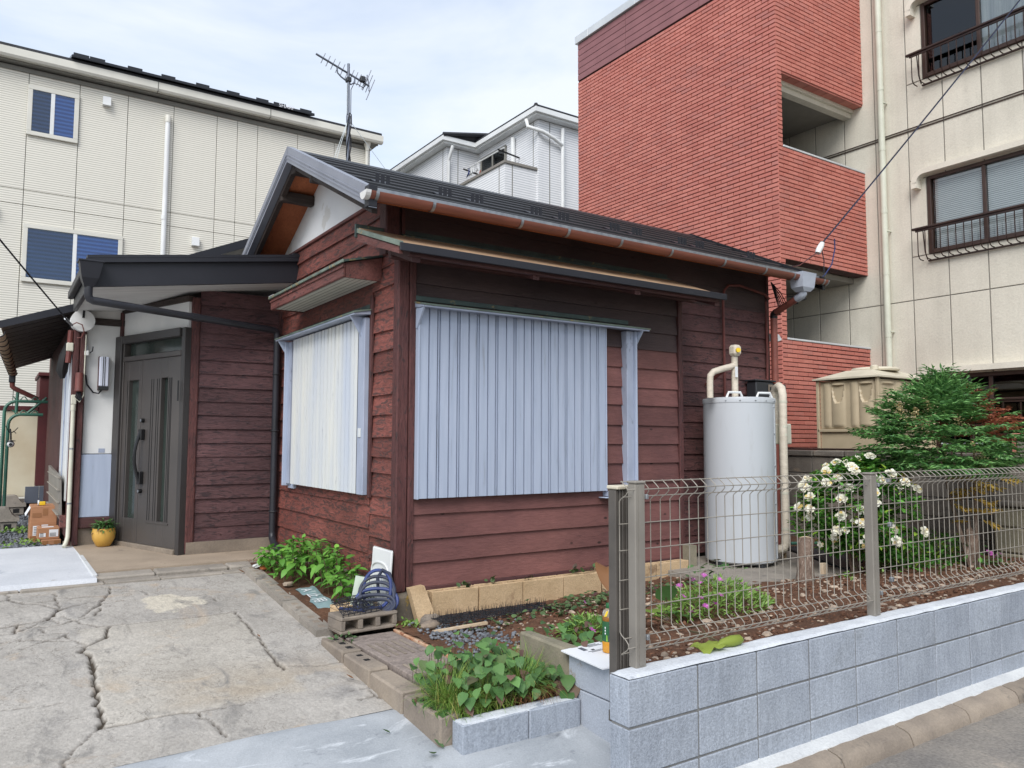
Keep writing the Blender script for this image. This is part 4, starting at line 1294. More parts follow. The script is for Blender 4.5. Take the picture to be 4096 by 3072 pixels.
# ------------------------------------------------------------------ porch roof
def pz(x):
    return 2.86 + .139 * (x - .64)
v = []
for dz in (.236, .262):
    v += [(.585, 7.46, pz(.585) + dz), (2.44, 7.46, pz(2.44) + dz), (2.44, 9.6, pz(2.44) + dz), (.585, 9.6, pz(.585) + dz)]
pr_ = obj('porch_roof', MB().hexa(v), M['black'], house)
obj('fascia', MB().hexa([(.600, 7.500, pz(.60) - .012), (2.438, 7.500, pz(2.438) - .012), (2.438, 7.540, pz(2.438) - .012), (.600, 7.540, pz(.60) - .012),
                         (.600, 7.500, pz(.60) + .20), (2.438, 7.500, pz(2.438) + .20), (2.438, 7.540, pz(2.438) + .20), (.600, 7.540, pz(.60) + .20)]), M['black'], pr_)
obj('fascia_cap', MB().hexa([(.575, 7.462, pz(.575) + .196), (2.43, 7.462, pz(2.43) + .196), (2.43, 7.499, pz(2.43) + .196), (.575, 7.499, pz(.575) + .196),
                             (.575, 7.462, pz(.575) + .235), (2.43, 7.462, pz(2.43) + .235), (2.43, 7.499, pz(2.43) + .235), (.575, 7.499, pz(.575) + .235)]), M['black'], pr_)
obj('side_fascia', MB().cbox(.598, .636, 7.542, 9.0, 2.835, 3.06, .003), M['black'], pr_)
v = []
for dz in (0, .03):
    v += [(.637, 7.541, pz(.637) + dz), (2.438, 7.541, pz(2.438) + dz), (2.438, 9.3, pz(2.438) + dz), (.637, 9.3, pz(.637) + dz)]
obj('soffit', MB().hexa(v), M['soffit_white'], pr_)
obj('verge_upstand', MB().cbox(2.37, 2.436, 7.47, 7.56, 3.33, 3.385, .003), M['black'], pr_)
# porch gutter end, hopper and long rain pipe
pg = obj('porch_gutter', MB().cbox(.545, .596, 7.42, 9.0, 2.955, 3.035, .008), M['black'], house)
mb = MB()
mb.hexa([(.54, 7.36, 2.90), (.67, 7.36, 2.90), (.67, 7.49, 2.90), (.54, 7.49, 2.90), (.52, 7.34, 3.035), (.70, 7.34, 3.035), (.70, 7.498, 3.035), (.52, 7.498, 3.035)])
mb.hexa([(.565, 7.39, 2.825), (.635, 7.39, 2.825), (.635, 7.46, 2.825), (.565, 7.46, 2.825), (.54, 7.36, 2.90), (.67, 7.36, 2.90), (.67, 7.49, 2.90), (.54, 7.49, 2.90)])
mb.cbox(.512, .708, 7.332, 7.499, 3.036, 3.050, .003)
obj('rain_hopper', mb, M['black'], pg)
rp_ = obj('rain_pipe', MB().tube([(.60, 7.42, 2.83), (.60, 7.42, 2.755), (.612, 7.425, 2.728), (.64, 7.43, 2.715), (1.5, 7.67, 2.685), (2.33, 7.90, 2.655), (2.362, 7.91, 2.640), (2.372, 7.915, 2.60), (2.372, 7.915, .57)], .034, 12), M['blackpipe'], house, True)
obj('outlet', MB().tube([(2.372, 7.915, .58), (2.370, 7.90, .53), (2.362, 7.82, .49), (2.33, 7.42, .405)], .036, 12, caps=False), M['blackpipe'], rp_, True)
obj('outlet_mouth', MB().tube([(2.331, 7.43, .407), (2.330, 7.418, .4045)], .028, 12), M['rubber'], rp_)
for z in (2.2, 1.62, .80):
    obj('pipe_clip', MB().tube(arc((2.372, 7.915, z), .039, 0, 360, 12, 'XY'), .006, 5), M['dark_plastic'], rp_)
obj('pipe_joint', MB().tube([(1.48, 7.664, 2.686), (1.56, 7.687, 2.683)], .038, 12), M['blackpipe'], rp_, True)

# ------------------------------------------------------------------ angled front door
U = Vector((-.33, .944, 0)).normalized()
N = Vector((-.944, -.33, 0)).normalized()
O = Vector((1.512, 7.985, 0))
def dbox(u0, u1, n0, n1, z0, z1, c=.0):
    """box on the door plane: u along, n outwards"""
    mb = MB()
    if c:
        mb.cbox(u0, u1, n0, n1, z0, z1, c)
    else:
        mb.box(u0, u1, n0, n1, z0, z1)
    mb.v = [tuple(O + U * a + N * b + Vector((0, 0, z))) for a, b, z in mb.v]
    mb.f = [f[::-1] for f in mb.f]
    return mb
df = obj('door_frame', dbox(-.012, .050, -.07, .030, .415, 2.625, .006), M['door_dark'], house)
obj('jamb', dbox(1.195, 1.325, -.10, .055, .415, 2.625, .006), M['door_dark'], df)
obj('jamb', dbox(1.18, 1.21, -.10, .030, .47, 2.55, .004), M['door'], df)
obj('head', dbox(.056, 1.194, -.10, .050, 2.540, 2.625, .006), M['door_dark'], df)
obj('transom_bar', dbox(.056, 1.179, -.08, .034, 2.350, 2.402, .005), M['door'], df)
obj('threshold', dbox(.056, 1.194, -.10, .045, .415, .466, .004), M['found'], df)
obj('transom_glass', dbox(.09, 1.15, -.035, -.028, 2.402, 2.540), M['door_glass'], df)
obj('transom_back', dbox(.07, 1.17, -.085, -.075, 2.402, 2.540), M['curtain_dark'], df)
def leaf(u0, u1, glasses, name):
    top, bot = 2.348, .468
    L = obj(name, dbox(u0, u1, -.075, -.055, bot, top), M['door_dark'], house)
    gl = sorted(glasses)
    edges = [u0] + [e for g_ in gl for e in g_] + [u1]
    for a, b in zip(edges[0::2], edges[1::2]):
        if b - a > .004:
            obj('stile', dbox(a, b, -.053, .018, bot, top, .003), M['door'], L)
    for a, b in gl:
        obj('rail', dbox(a + .0005, b - .0005, -.053, .018, 2.145, top, .003), M['door'], L)
        obj('rail', dbox(a + .0005, b - .0005, -.053, .018, bot, .710, .003), M['door'], L)
        obj('glass_pane', dbox(a, b, -.03, -.024, .710, 2.145), M['door_glass'], L)
    return L
l1 = leaf(.066, .798, [(.293, .423)], 'door_leaf')
for u in (.235, .262, .452, .49, .215, .56, .60):
    obj('groove', dbox(u, u + .008, .0185, .0205, .715, 2.14), M['rubber'], l1)
obj('groove_sill', dbox(.20, .62, .0185, .026, .690, .703), M['door'], l1)
l2 = leaf(.806, 1.178, [(.867, 1.073)], 'side_leaf')
obj('groove', dbox(1.09, 1.098, .0185, .0205, .715, 2.14), M['rubber'], l2)
hpts = []
for i in range(9):
    t = i / 8
    z = 1.10 + .50 * t
    n_ = .05 + .055 * math.sin(PI * t)
    hpts.append(tuple(O + U * .735 + N * n_ + Vector((0, 0, z))))
hn = obj('handle', MB().tube(hpts, .017, 8), M['handle'], l1, True)
obj('handle_foot', dbox(.700, .760, .0185, .062, 1.52, 1.63, .006), M['handle'], l1)
obj('handle_foot', dbox(.700, .760, .0185, .062, 1.07, 1.20, .006), M['handle'], l1)
for z in (1.72, 1.00):
    c_ = O + U * .735 + Vector((0, 0, z))
    obj('lock', MB().tube([tuple(c_ + N * .0185), tuple(c_ + N * .05)], .022, 12), M['handle'], l1, True)
    obj('lock_face', MB().tube([tuple(c_ + N * .0505), tuple(c_ + N * .054)], .014, 10), M['zinc'], l1)
obj('letter_slot', dbox(.02, .045, .0555, .058, 1.9, 2.1), M['rubber'], df)

# plaster around the door
obj('transom_plaster', dbox(.02, 1.30, -.06, -.02, 2.628, 2.93), M['plaster'], house)
obj('head_beam', dbox(.0, 1.32, -.07, .0, 2.885, 2.945, .005), M['wd_beam'], house)
obj('slim_post', dbox(1.29, 1.335, -.07, .01, 2.626, 2.90, .005), M['wd_post'], house)
pw = obj('porch_plaster', MB().cbox(.752, 1.125, 9.235, 9.28, 1.372, 2.745, .004), M['plaster'], house)
obj('head_beam', MB().cbox(.70, 1.15, 9.205, 9.275, 2.746, 2.815, .006, .002), M['wd_beam'], house)
obj('plaster_strip', MB().cbox(.72, 1.15, 9.24, 9.27, 2.816, 2.93, .003), M['soffit_white'], house)
gp = obj('grey_lower_panel', MB().cbox(.745, 1.10, 9.205, 9.234, .712, 1.366, .005, .001), M['shutter'], house)
gp['label'] = 'grey blue painted lower wall panel'
obj('paint_swatch', MB().cbox(.905, .965, 9.231, 9.2345, 1.385, 1.428, .001), M['frame_blue'], pw)
obj('ground_beam', MB().cbox(.735, 1.15, 9.195, 9.262, .600, .709, .008, .002), M['wd_trimx'], house)
obj('porch_footing', MB().cbox(.737, 1.15, 9.235, 9.285, .35, .598, .006, .002), M['found'], house)
obj('porch_post', MB().cbox(.690, .745, 9.165, 9.235, .43, 2.70, .008, .002), M['wd_post'], house)
obj('porch_post', MB().cbox(.628, .684, 9.185, 9.26, .43, 2.70, .008, .002), M['wd_post'], house)
lg = obj('log_end', MB().tube([(.700, 9.10, 2.762), (.700, 9.26, 2.762)], .112, 28), M['plaster'], house, True)
obj('log_crack', MB().prism([(.690, 2.79), (.712, 2.79), (.716, 2.868), (.694, 2.868)], 9.092, 9.099, 'Y'), M['rubber'], lg)
# side wall going back behind the post
sw = obj('side_wall', MB().cbox(.640, .665, 9.26, 13.9, .5, 2.78, .003), M['wd_post'], house)
obj('shutter_panel', MB().cbox(.612, .639, 9.30, 10.25, .88, 2.42, .004), M['shutter_old'], house)['label'] = 'pale storm shutter on the side wall'
obj('shutter_edge', MB().cbox(.600, .611, 9.72, 9.75, .88, 2.42, .003), M['frame_blue'], house)
obj('lattice_board', MB().hexa([(.575, 9.28, .70), (.60, 9.28, .70), (.60, 11.2, .70), (.575, 11.2, .70), (.555, 9.28, 1.14), (.58, 9.28, 1.14), (.58, 11.2, 1.20), (.555, 11.2, 1.20)]), M['alu'], house)
for i in range(4):
    obj('batten', MB().cbox(.545, .572, 9.27, 11.2, .74 + i * .125, .752 + i * .125, .003), M['wire'], house)
obj('corner_patch', MB().cbox(.575, .637, 9.17, 9.30, .62, .74, .005), M['wd_trimy'], house)
# lean-to roof on the left
A_, B_, C_, D_ = (-.02, 9.3, 2.66), (.64, 9.3, 2.905), (.76, 13.6, 2.80), (.17, 13.6, 2.56)
def off(p, dz):
    return (p[0], p[1], p[2] + dz)
lr = obj('lean_to_roof', MB().hexa([off(p, .02) for p in (A_, B_, C_, D_)] + [off(p, .06) for p in (A_, B_, C_, D_)]), M['black_roof'], house)
obj('verge', MB().hexa([(-.03, 9.27, 2.64), (.645, 9.27, 2.885), (.645, 9.299, 2.885), (-.03, 9.299, 2.64), (-.03, 9.27, 2.715), (.645, 9.27, 2.965), (.645, 9.299, 2.965), (-.03, 9.299, 2.715)]), M['black'], lr)
for i in range(14):
    t0, t1 = i / 14, (i + 1) / 14 - .012
    def at(t, s_):
        a = [A_[k] + (D_[k] - A_[k]) * t for k in range(3)]
        b = [B_[k] + (C_[k] - B_[k]) * t for k in range(3)]
        return tuple(a[k] + (b[k] - a[k]) * s_ for k in range(3))
    q4 = [at(t0, .03), at(t0, .99), at(t1, .99), at(t1, .03)]
    obj('roof_board', MB().hexa([off(p, -.004) for p in q4] + [off(p, .018) for p in q4]), M['wd_lean'], lr)
gl_ = MB()
path = [(-.03 + .19 * t, 9.28 + 4.3 * t, 2.61 - .10 * t) for t in (0, .25, .5, .75, 1)]
n = 10
vs = []
for p in path:
    for j in range(n + 1):
        w = rad(180 + 180 * j / n)
        vs.append((p[0] + .055 * math.cos(w), p[1], p[2] + .055 * math.sin(w)))
gl_.add(vs, [(i * (n + 1) + j, i * (n + 1) + j + 1, (i + 1) * (n + 1) + j + 1, (i + 1) * (n + 1) + j) for i in range(4) for j in range(n)])
lgt = obj('lean_to_gutter', gl_, M['wd_tan'], house, True)
for i in range(12):
    t = i / 11
    c_ = (-.03 + .19 * t, 9.28 + 4.3 * t, 2.61 - .10 * t)
    obj('bracket', MB().tube(arc(c_, .058, 180, 360, 8, 'XZ'), .007, 4), M['rubber'], lgt)
obj('spout', MB().cbox(.115, .20, 13.55, 13.65, 2.36, 2.50, .01), M['dark_plastic'], lgt)
obj('spout_pipe', MB().tube([(.16, 13.6, 2.37), (.165, 13.6, 2.30), (.20, 13.6, 2.27), (.50, 13.6, 2.12)], .035, 8), M['lag_red'], lgt, True)
# rear wing roof, seen over the porch
wg = obj('wing_roof', MB().prism([(.70, 3.06), (3.6, 4.34), (6.95, 2.92), (6.95, 2.97), (3.6, 4.39), (.70, 3.11)], 8.96, 13.6, 'Y'), M['black_roof'], house)
obj('wing_gable', MB().prism([(.75, 2.9), (6.9, 2.9), (3.6, 4.30)], 9.25, 9.30, 'Y'), M['gable_plaster'], house)
obj('verge', MB().prism([(.68, 3.02), (3.6, 4.31), (3.6, 4.41), (.68, 3.12)], 8.92, 8.958, 'Y'), M['black'], wg)
for i in range(1, 9):
    x = .70 + 2.9 * i / 9
    obj('standing_seam', MB().cbox(x - .012, x + .012, 8.97, 13.6, 3.105 + (x - .7) * .4414, 3.135 + (x - .7) * .4414, .003), M['black_roof'], wg)
# ================================================================== APARTMENT BLOCK (right)
apt = thing('apartment_block', 'beige apartment block with a red brick stair tower', 'building', (12, 6, 0))
# ---- stair tower, brick tiles over a dark joint bed
TX, TY, TYB = 9.69, 7.224, 12.05
mb = MB()
E_ = .019
mb.box(TX + E_, TX + .30, TY + .13, TYB, .2, 9.0)                      # main face wall
mb.box(TX + E_, TX + .13, TY + E_, TY + .129, .2, 9.6)                 # corner pier
mb.box(TX + .131, 12.0, TY + E_, TY + .22, .3, 3.055)                   # parapets
mb.box(TX + .131, 12.0, TY + E_, TY + .22, 4.29, 6.035)
mb.box(TX + .131, 12.12, TY + E_, TY + .22, 7.235, 9.6)
tower = obj('stair_tower', mb, M['brick_joint'], apt)
mb = MB()
mb.box(TX + .02, 12.0, TY + .03, TYB, 9.0, 9.76)
mb.box(TX + .301, 11.98, TY + .25, TYB, 4.20, 4.285)
mb.box(TX + .301, 11.98, TY + .25, TYB, 7.15, 7.23)
mb.box(TX + .301, 11.98, TYB - .25, TYB, .3, 9.0)
obj('tower_core', mb, M['stucco_in'], tower)
BL, BH, BJ = .235, .0565, .0113
def brick_rows(z0, z1):
    n = int(round((z1 - z0) / (BH + BJ)))
    p = (z1 - z0) / n
    return [(z0 + p * i + BJ / 2, z0 + p * (i + 1) - BJ / 2) for i in range(n)]
slots = []   # (distance, box)
def lay(axis, fixed, a0, a1, rows, k0=0):
    for k, (zb, zt) in enumerate(rows):
        a = a0 - (0 if (k + k0) % 2 else (BL + BJ) / 2)
        while a < a1 - .01:
            b0, b1 = max(a, a0), min(a + BL, a1)
            if b1 - b0 > .02:
                pr2 = R.uniform(0, .0025)
                if axis == 'X':
                    bx = (b0, b1, fixed - pr2, fixed + .022, zb, zt)
                else:
                    bx = (fixed - pr2, fixed + .022, b0, b1, zb, zt)
                c_ = ((bx[0] + bx[1]) / 2, (bx[2] + bx[3]) / 2, (zb + zt) / 2 - 1.53)
                slots.append((math.hypot(*c_), bx))
            a += BL + BJ
rows_main = brick_rows(2.2, 8.92)
lay('Y', TX, TY, TYB, rows_main)
lay('X', TY, TX + .0145, 12.0, brick_rows(7.235, 9.6))
lay('X', TY, TX + .0145, 12.0, brick_rows(4.29, 6.035), 1)
lay('X', TY, TX + .0145, 12.0, brick_rows(.9, 3.055))
lay('X', TY, TX + .0145, TX + .132, brick_rows(3.055, 4.29))
lay('X', TY, TX + .0145, TX + .132, brick_rows(6.035, 7.235), 1)
slots.sort(key=lambda s_: s_[0])
near, far = slots[:300], slots[300:]
bm_cache = {}
for d, (x0, x1, y0, y1, z0, z1) in near:
    key = (round(x1 - x0, 3), round(y1 - y0, 3), round(z1 - z0, 4))
    if key not in bm_cache:
        bm_cache[key] = MB().cbox(0, x1 - x0, 0, y1 - y0, 0, z1 - z0, .003).mesh('brick', M['brick'])
    link('brick', bm_cache[key], tower, (x0, y0, z0))
mb = MB()
for d, (x0, x1, y0, y1, z0, z1) in far:
    c_ = .003
    if x1 - x0 < .026:      # faces -X
        mb.add([(x1, y0, z0), (x1, y1, z0), (x1, y1, z1), (x1, y0, z1), (x0, y0 + c_, z0 + c_), (x0, y1 - c_, z0 + c_), (x0, y1 - c_, z1 - c_), (x0, y0 + c_, z1 - c_)],
               [(4, 7, 6, 5), (0, 4, 5, 1), (1, 5, 6, 2), (2, 6, 7, 3), (3, 7, 4, 0)])
    else:
        mb.add([(x0, y1, z0), (x1, y1, z0), (x1, y1, z1), (x0, y1, z1), (x0 + c_, y0, z0 + c_), (x1 - c_, y0, z0 + c_), (x1 - c_, y0, z1 - c_), (x0 + c_, y0, z1 - c_)],
               [(4, 5, 6, 7), (0, 1, 5, 4), (1, 2, 6, 5), (2, 3, 7, 6), (3, 0, 4, 7)])
stuff(obj('brick_courses', mb, M['brick'], tower))
for z, x0 in ((3.056, TX + .134), (6.036, TX + .134)):
    obj('sill', MB().cbox(x0, 12.0, TY - .012, TY + .24, z, z + .030, .004), M['coping'], tower)
for i in range(9):
    obj('soldier_brick', MB().cbox(TX + .14 + i * .245, TX + .375 + i * .245, TY + .0145, TY + .17, 7.212, 7.2345, .003), M['brick'], tower)
obj('opening_soffit', MB().cbox(TX + .132, 12.05, TY + .172, TY + .36, 7.16, 7.2345, .004), M['stucco'], tower)
obj('opening_beam', MB().cbox(TX + .132, 12.05, TY + .222, TY + .36, 7.08, 7.16, .004), M['stucco'], tower)
obj('pier_return', MB().cbox(TX + .132, TX + .17, TY + .24, TY + .40, 3.09, 7.2, .004), M['stucco'], tower)
# cladding band and coping
cl = obj('cladding_band', MB().box(TX + .004, TX + .03, TY, TYB - .02, 8.945, 9.74), M['brick_joint'], tower)
for i in range(6):
    z0 = 8.95 + i * .131
    y = TYB
    for y0, y1 in ((10.60, 12.045), (8.75, 10.592), (7.225, 8.742)):
        obj('panel', MB().cbox(TX - .008, TX + .003, y0, y1, z0, z0 + .122, .003), M['clad'], cl)
cp = obj('coping', MB().cbox(TX - .055, TX + .22, 11.668, 12.09, 9.742, 9.90, .004), M['coping'], tower)
for y0, y1 in ((10.285, 11.66), (8.6, 10.277), (7.2, 8.592)):
    obj('coping_piece', MB().cbox(TX - .055, TX + .22, y0, y1, 9.742, 9.90, .004), M['coping'], cp)
# ---- main facade, sprayed panels with recessed joints
FX = 12.0
fac = obj('facade', MB().box(FX + .155, FX + .32, -6, 12.0, 0, 10.2), M['stucco_in'], apt)
mb = MB()
mb.box(FX + .010, FX + .154, 6.2055, 12.0, 0, 9.6)
for a_, b_ in ((0, 1.35), (2.545, 4.455), (5.69, 7.28), (8.52, 9.6)):
    mb.box(FX + .010, FX + .154, -6, 6.205, a_, b_)
obj('joint_bed', mb, M['stucco_in'], fac)
def panel(y0, y1, z0, z1):
    obj('wall_panel', MB().cbox(FX, FX + .012, y0 + .009, y1 - .009, z0 + .008, z1 - .008, .004), M['stucco'], fac)
zj = [.0, 1.02, 3.763, 6.517, 9.55]
for ys_ in ((6.471, 7.02), (7.02, 7.58), (7.58, 8.145), (8.145, 8.69), (8.69, 9.4)):
    for a, b in zip(zj[:-1], zj[1:]):
        panel(*ys_, a, b)
# window bay: wall bands between the window rows
bands = [(.0, 1.35), (2.545, 3.763), (3.763, 4.455), (5.69, 6.517), (6.517, 7.28), (8.52, 9.55)]
yj = [6.471, 6.205, 5.91, 5.345, 4.78, 4.215, 3.65, 3.085, 2.5, 1.9, 1.3, .7, .1, -.6, -6]
for a, b in bands:
    if a in (3.763, .0, 6.517):
        L = [6.471, 5.91, 5.345, 4.78, 4.215, 3.65, 3.085, 2.5, 1.9, 1.3, .7, .1, -.6, -6]
    else:
        L = [6.471, 5.91, 5.345, 4.78, 4.215, 3.65, 3.085, 2.5, 1.9, 1.3, .7, .1, -.6, -6]
    for y1, y0 in zip(L[:-1], L[1:]):
        panel(y0, y1, a, b)
for a, b in ((1.35, 2.545), (4.455, 5.69), (7.28, 8.52)):
    panel(6.205, 6.471, a, b)
obj('roof_edge', MB().cbox(11.93, 12.4, -6, 12.0, 9.56, 9.75, .01), M['bronze'], apt)
# floor joint moulding between storeys: a dark metal channel
obj('joint_channel', MB().cbox(FX - .016, FX - .001, -6, 8.2, 6.50, 6.512, .003), M['bronze'], fac)
obj('joint_channel', MB().cbox(FX - .016, FX - .001, -6, 8.2, 6.545, 6.557, .003), M['bronze'], fac)
def window(z0, z1, mulls, insides, nm='window'):
    y1, y0 = 6.195, -1.2
    w = obj(nm, MB().box(FX + .10, FX + .154, y0, y1, z0, z1), M['dark_in'], apt)
    mb = MB()
    obj('frame', MB().cbox(FX - .012, FX + .09, y1 - .055, y1 + .002, z0 - .01, z1 + .012, .005), M['bronze'], w)
    obj('frame', MB().cbox(FX - .012, FX + .09, y0, y1 - .056, z1 - .045, z1 + .012, .005), M['bronze'], w)
    obj('sill', MB().cbox(FX - .035, FX + .09, y0, y1 - .056, z0 - .012, z0 + .055, .006), M['bronze'], w)
    edges = [y1 - .058] + mulls + [y0]
    for i, m in enumerate(mulls):
        obj('mullion', MB().cbox(FX + .0, FX + .06, m - .026, m + .026, z0 + .056, z1 - .046, .005), M['bronze'], w)
    for i in range(len(edges) - 1):
        a, b = edges[i + 1] + .027, edges[i] - .027
        obj('pane', MB().box(FX + .030, FX + .034, a, b, z0 + .056, z1 - .046), insides[i][1], w)
        obj('blind', MB().box(FX + .070, FX + .073, a, b, z0 + .056 + insides[i][2], z1 - .046), insides[i][0], w)
        if insides[i][0] is M['blind']:
            obj('blind_rail', MB().cbox(FX + .064, FX + .078, a, b, z1 - .085, z1 - .047, .003), M['white_trim'], w)
window(4.465, 5.68, [5.366, 3.55, 1.7, .2], [(M['blind'], M['glass'], 0), (M['blind'], M['glass'], .0), (M['blind'], M['glass'], 0), (M['blind'], M['glass'], 0), (M['dark_in'], M['glass'], 0)])
window(7.29, 8.51, [5.356, 3.55, 1.7], [(M['curtain_dark'], M['glass_dark'], 0), (M['curtain_pale'], M['glass'], 0), (M['curtain_pale'], M['glass'], 0), (M['curtain_dark'], M['glass'], 0)])
window(1.36, 2.535, [5.388, 3.55, 1.7], [(M['curtain_pale'], M['glass_dark'], 0), (M['dark_in'], M['glass_dark'], 0), (M['dark_in'], M['glass_dark'], 0), (M['dark_in'], M['glass_dark'], 0)])
# moulded hoods with rounded ends
for zt in (2.66, 5.80, 8.63):
    path = [(6.372, zt - .285), (6.372, zt - .20)]
    for i in range(7):
        w = rad(0 + 90 * i / 6)
        path.append((6.172 + .20 * math.cos(w), zt - .20 + .20 * math.sin(w)))
    path += [(4.5, zt), (-2.0, zt)]
    vs, fs = [], []
    for i, (y, z) in enumerate(path):
        t = Vector((path[min(i + 1, len(path) - 1)][0] - path[max(i - 1, 0)][0], path[min(i + 1, len(path) - 1)][1] - path[max(i - 1, 0)][1])).normalized()
        nrm = Vector((-t.y, t.x))          # towards the outside of the curve
        if i == 0:
            nrm = Vector((1, 0))
        a = Vector((y, z)) + nrm * .0
        b = Vector((y, z)) - nrm * .085
        if nrm.x < 0 or nrm.y < 0:
            b = Vector((y, z)) + nrm * .085
        for p in (a, b):
            vs += [(FX - .002, p.x, p.y), (FX - .15, p.x, p.y)]
    for i in range(len(path) - 1):
        k = i * 4
        for a, b in ((0, 1), (1, 3), (3, 2), (2, 0)):
            fs.append((k + a, k + b, k + 4 + b, k + 4 + a))
    fs += [(0, 2, 3, 1), ((len(path) - 1) * 4, (len(path) - 1) * 4 + 1, (len(path) - 1) * 4 + 3, (len(path) - 1) * 4 + 2)]
    obj('window_hood', MB().add(vs, fs), M['beige_trim'], apt)
# railings
bar = MB().tube([(0, 0, .43), (.0, 0, .12), (.006, 0, .07), (.03, 0, .022), (.07, 0, .004), (.15, 0, .0)], .0085, 6).mesh('baluster', M['rail'], True)
for zb in (1.66, 4.363, 7.185):
    full = zb > 2
    rl = obj('railing', MB().cbox(11.785, 11.845, -1.4, 6.36, zb + .462, zb + .498, .008), M['rail'], apt)
    obj('lower_rail', MB().cbox(11.95, 11.985, -1.4, 6.2, zb - .03, zb - .005, .004), M['rail'], rl)
    obj('under_rail', MB().cbox(11.805, 11.83, -1.4, 6.31, zb + .430, zb + .461, .004), M['rail'], rl)
    y = 6.275
    if full:
        while y > -1.3:
            link('baluster', bar, rl, (11.817, y, zb))
            y -= .1147
        obj('end_strut', MB().tube([(11.817, 6.19, zb + .43), (11.88, 6.2, zb + .12), (11.95, 6.2, zb)], .009, 6), M['rail'], rl)
    else:
        while y > -1.3:
            obj('baluster', MB().box(11.808, 11.824, y - .008, y + .008, .95, zb + .43), M['rail'], rl)
            y -= .225
        obj('mid_rail', MB().box(11.810, 11.822, -1.4, 6.2, 1.76, 1.785), M['rail'], rl)
# rain pipe of the apartment block
dpz = obj('rain_pipe', MB().tube([(11.915, 6.86, 10.1), (11.915, 6.86, .2)], .052, 14), M['pipe_beige'], apt, True)
for z in (9.35, 8.35, 7.35, 6.33, 5.28, 4.26, 3.24):
    obj('pipe_sleeve', MB().tube([(11.915, 6.86, z - .03), (11.915, 6.86, z + .03)], .056, 14), M['pipe_beige'], dpz, True)
for z in (7.1, 4.95, 3.3):
    obj('pipe_clip', MB().cbox(11.90, 11.995, 6.79, 6.81, z - .012, z + .012, .004), M['pipe_beige'], dpz)

# fibreglass water tank behind the dark wall
ft = thing('water_tank', 'beige fibreglass water tank with embossed panels behind the dark wall', 'water tank', (10, 6, 0))
tx0, tx1, ty0, ty1, tz0, tz1 = 9.30, 10.63, 5.515, 6.372, .3, 2.355
body = obj('tank_body', MB().box(tx0 + .02, tx1 - .02, ty0 + .02, ty1 - .02, tz0, tz1 - .02), M['frp'], ft)
def ripple(axis, fixed, a0, a1, z0, z1, sgn):
    """panel with embossed vertical flutes and a rounded dish at the top of each wide one"""
    nu, nv = 64, 30
    vs, fs = [], []
    for j in range(nv + 1):
        z = z0 + (z1 - z0) * j / nv
        for i in range(nu + 1):
            u = i / nu
            a = a0 + (a1 - a0) * u
            ph = (u * 2) % 1.0
            e = min(ph, 1 - ph)
            h = 0
            if .08 < ph < .58:                       # wide flute
                t = (ph - .08) / .5
                h = .030 * math.sin(PI * t) ** .6
                dz = z1 - .05 - z
                if z1 - z0 > .4 and 0 < dz < .24:
                    if ((t - .5) / .42) ** 2 + ((dz - .02) / .22) ** 2 < 1:
                        h = -.004
            elif .62 < ph < .88:
                h = .022 * math.sin(PI * (ph - .62) / .26) ** .6
            fall = min(1, (z - z0) / .04, (z1 - z) / .03, u / .02, (1 - u) / .02)
            h *= max(0, fall)
            vs.append((fixed - h, a, z) if axis == 'Y' else (a, fixed - h, z))
    for j in range(nv):
        for i in range(nu):
            k = j * (nu + 1) + i
            f = (k, k + 1, k + nu + 2, k + nu + 1)
            fs.append(f[::-1] if axis == 'Y' else f)
    return obj('embossed_panel', MB().add(vs, fs), M['frp'], ft, True)
for z0, z1 in ((.35, .95), (.985, 1.635), (1.70, 2.325)):
    if z0 > 1 or z0 < .9:
        ripple('Y', tx0 + .012, ty0 + .035, ty1 - .03, z0 if z0 != .985 else .99, z1, 1)
        ripple('X', ty0 + .012, tx0 + .035, tx1 - .03, z0 if z0 != .985 else .99, z1, 1)
for z in (.968, 1.667):
    obj('flange', MB().cbox(tx0 - .012, tx1 + .01, ty0 - .012, ty1 + .01, z - .012, z + .026, .004), M['frp'], ft)
for x, y in ((tx0, ty0), (tx0, ty1), (tx1, ty0)):
    obj('corner_flange', MB().cbox(x - .012, x + .028, y - .012, y + .026, tz0, tz1, .005), M['frp'], ft)
lid = MB()
o_, i_ = .05, .26
lid.hexa([(tx0 - o_, ty0 - o_, tz1), (tx1 + o_, ty0 - o_, tz1), (tx1 + o_, ty1 + o_, tz1), (tx0 - o_, ty1 + o_, tz1), (tx0 - o_, ty0 - o_, tz1 + .022), (tx1 + o_, ty0 - o_, tz1 + .022), (tx1 + o_, ty1 + o_, tz1 + .022), (tx0 - o_, ty1 + o_, tz1 + .022)])
lid.hexa([(tx0 - .03, ty0 - .03, tz1 + .022), (tx1 + .03, ty0 - .03, tz1 + .022), (tx1 + .03, ty1 + .03, tz1 + .022), (tx0 - .03, ty1 + .03, tz1 + .022), (tx0 + i_, ty0 + i_, tz1 + .13), (tx1 - i_, ty0 + i_, tz1 + .13), (tx1 - i_, ty1 - i_, tz1 + .13), (tx0 + i_, ty1 - i_, tz1 + .13)])
ld = obj('tank_lid', lid, M['frp_top'], ft)
obj('manhole', MB().lathe([(.30, 0), (.31, .02), (.29, .045), (.1, .055)], (9.98, 5.95, tz1 + .131), 24), M['frp_top'], ld, True)
obj('vent_cap', MB().lathe([(.05, 0), (.05, .05), (.03, .065)], (9.72, 5.80, tz1 + .131), 12), M['frp_top'], ld, True)

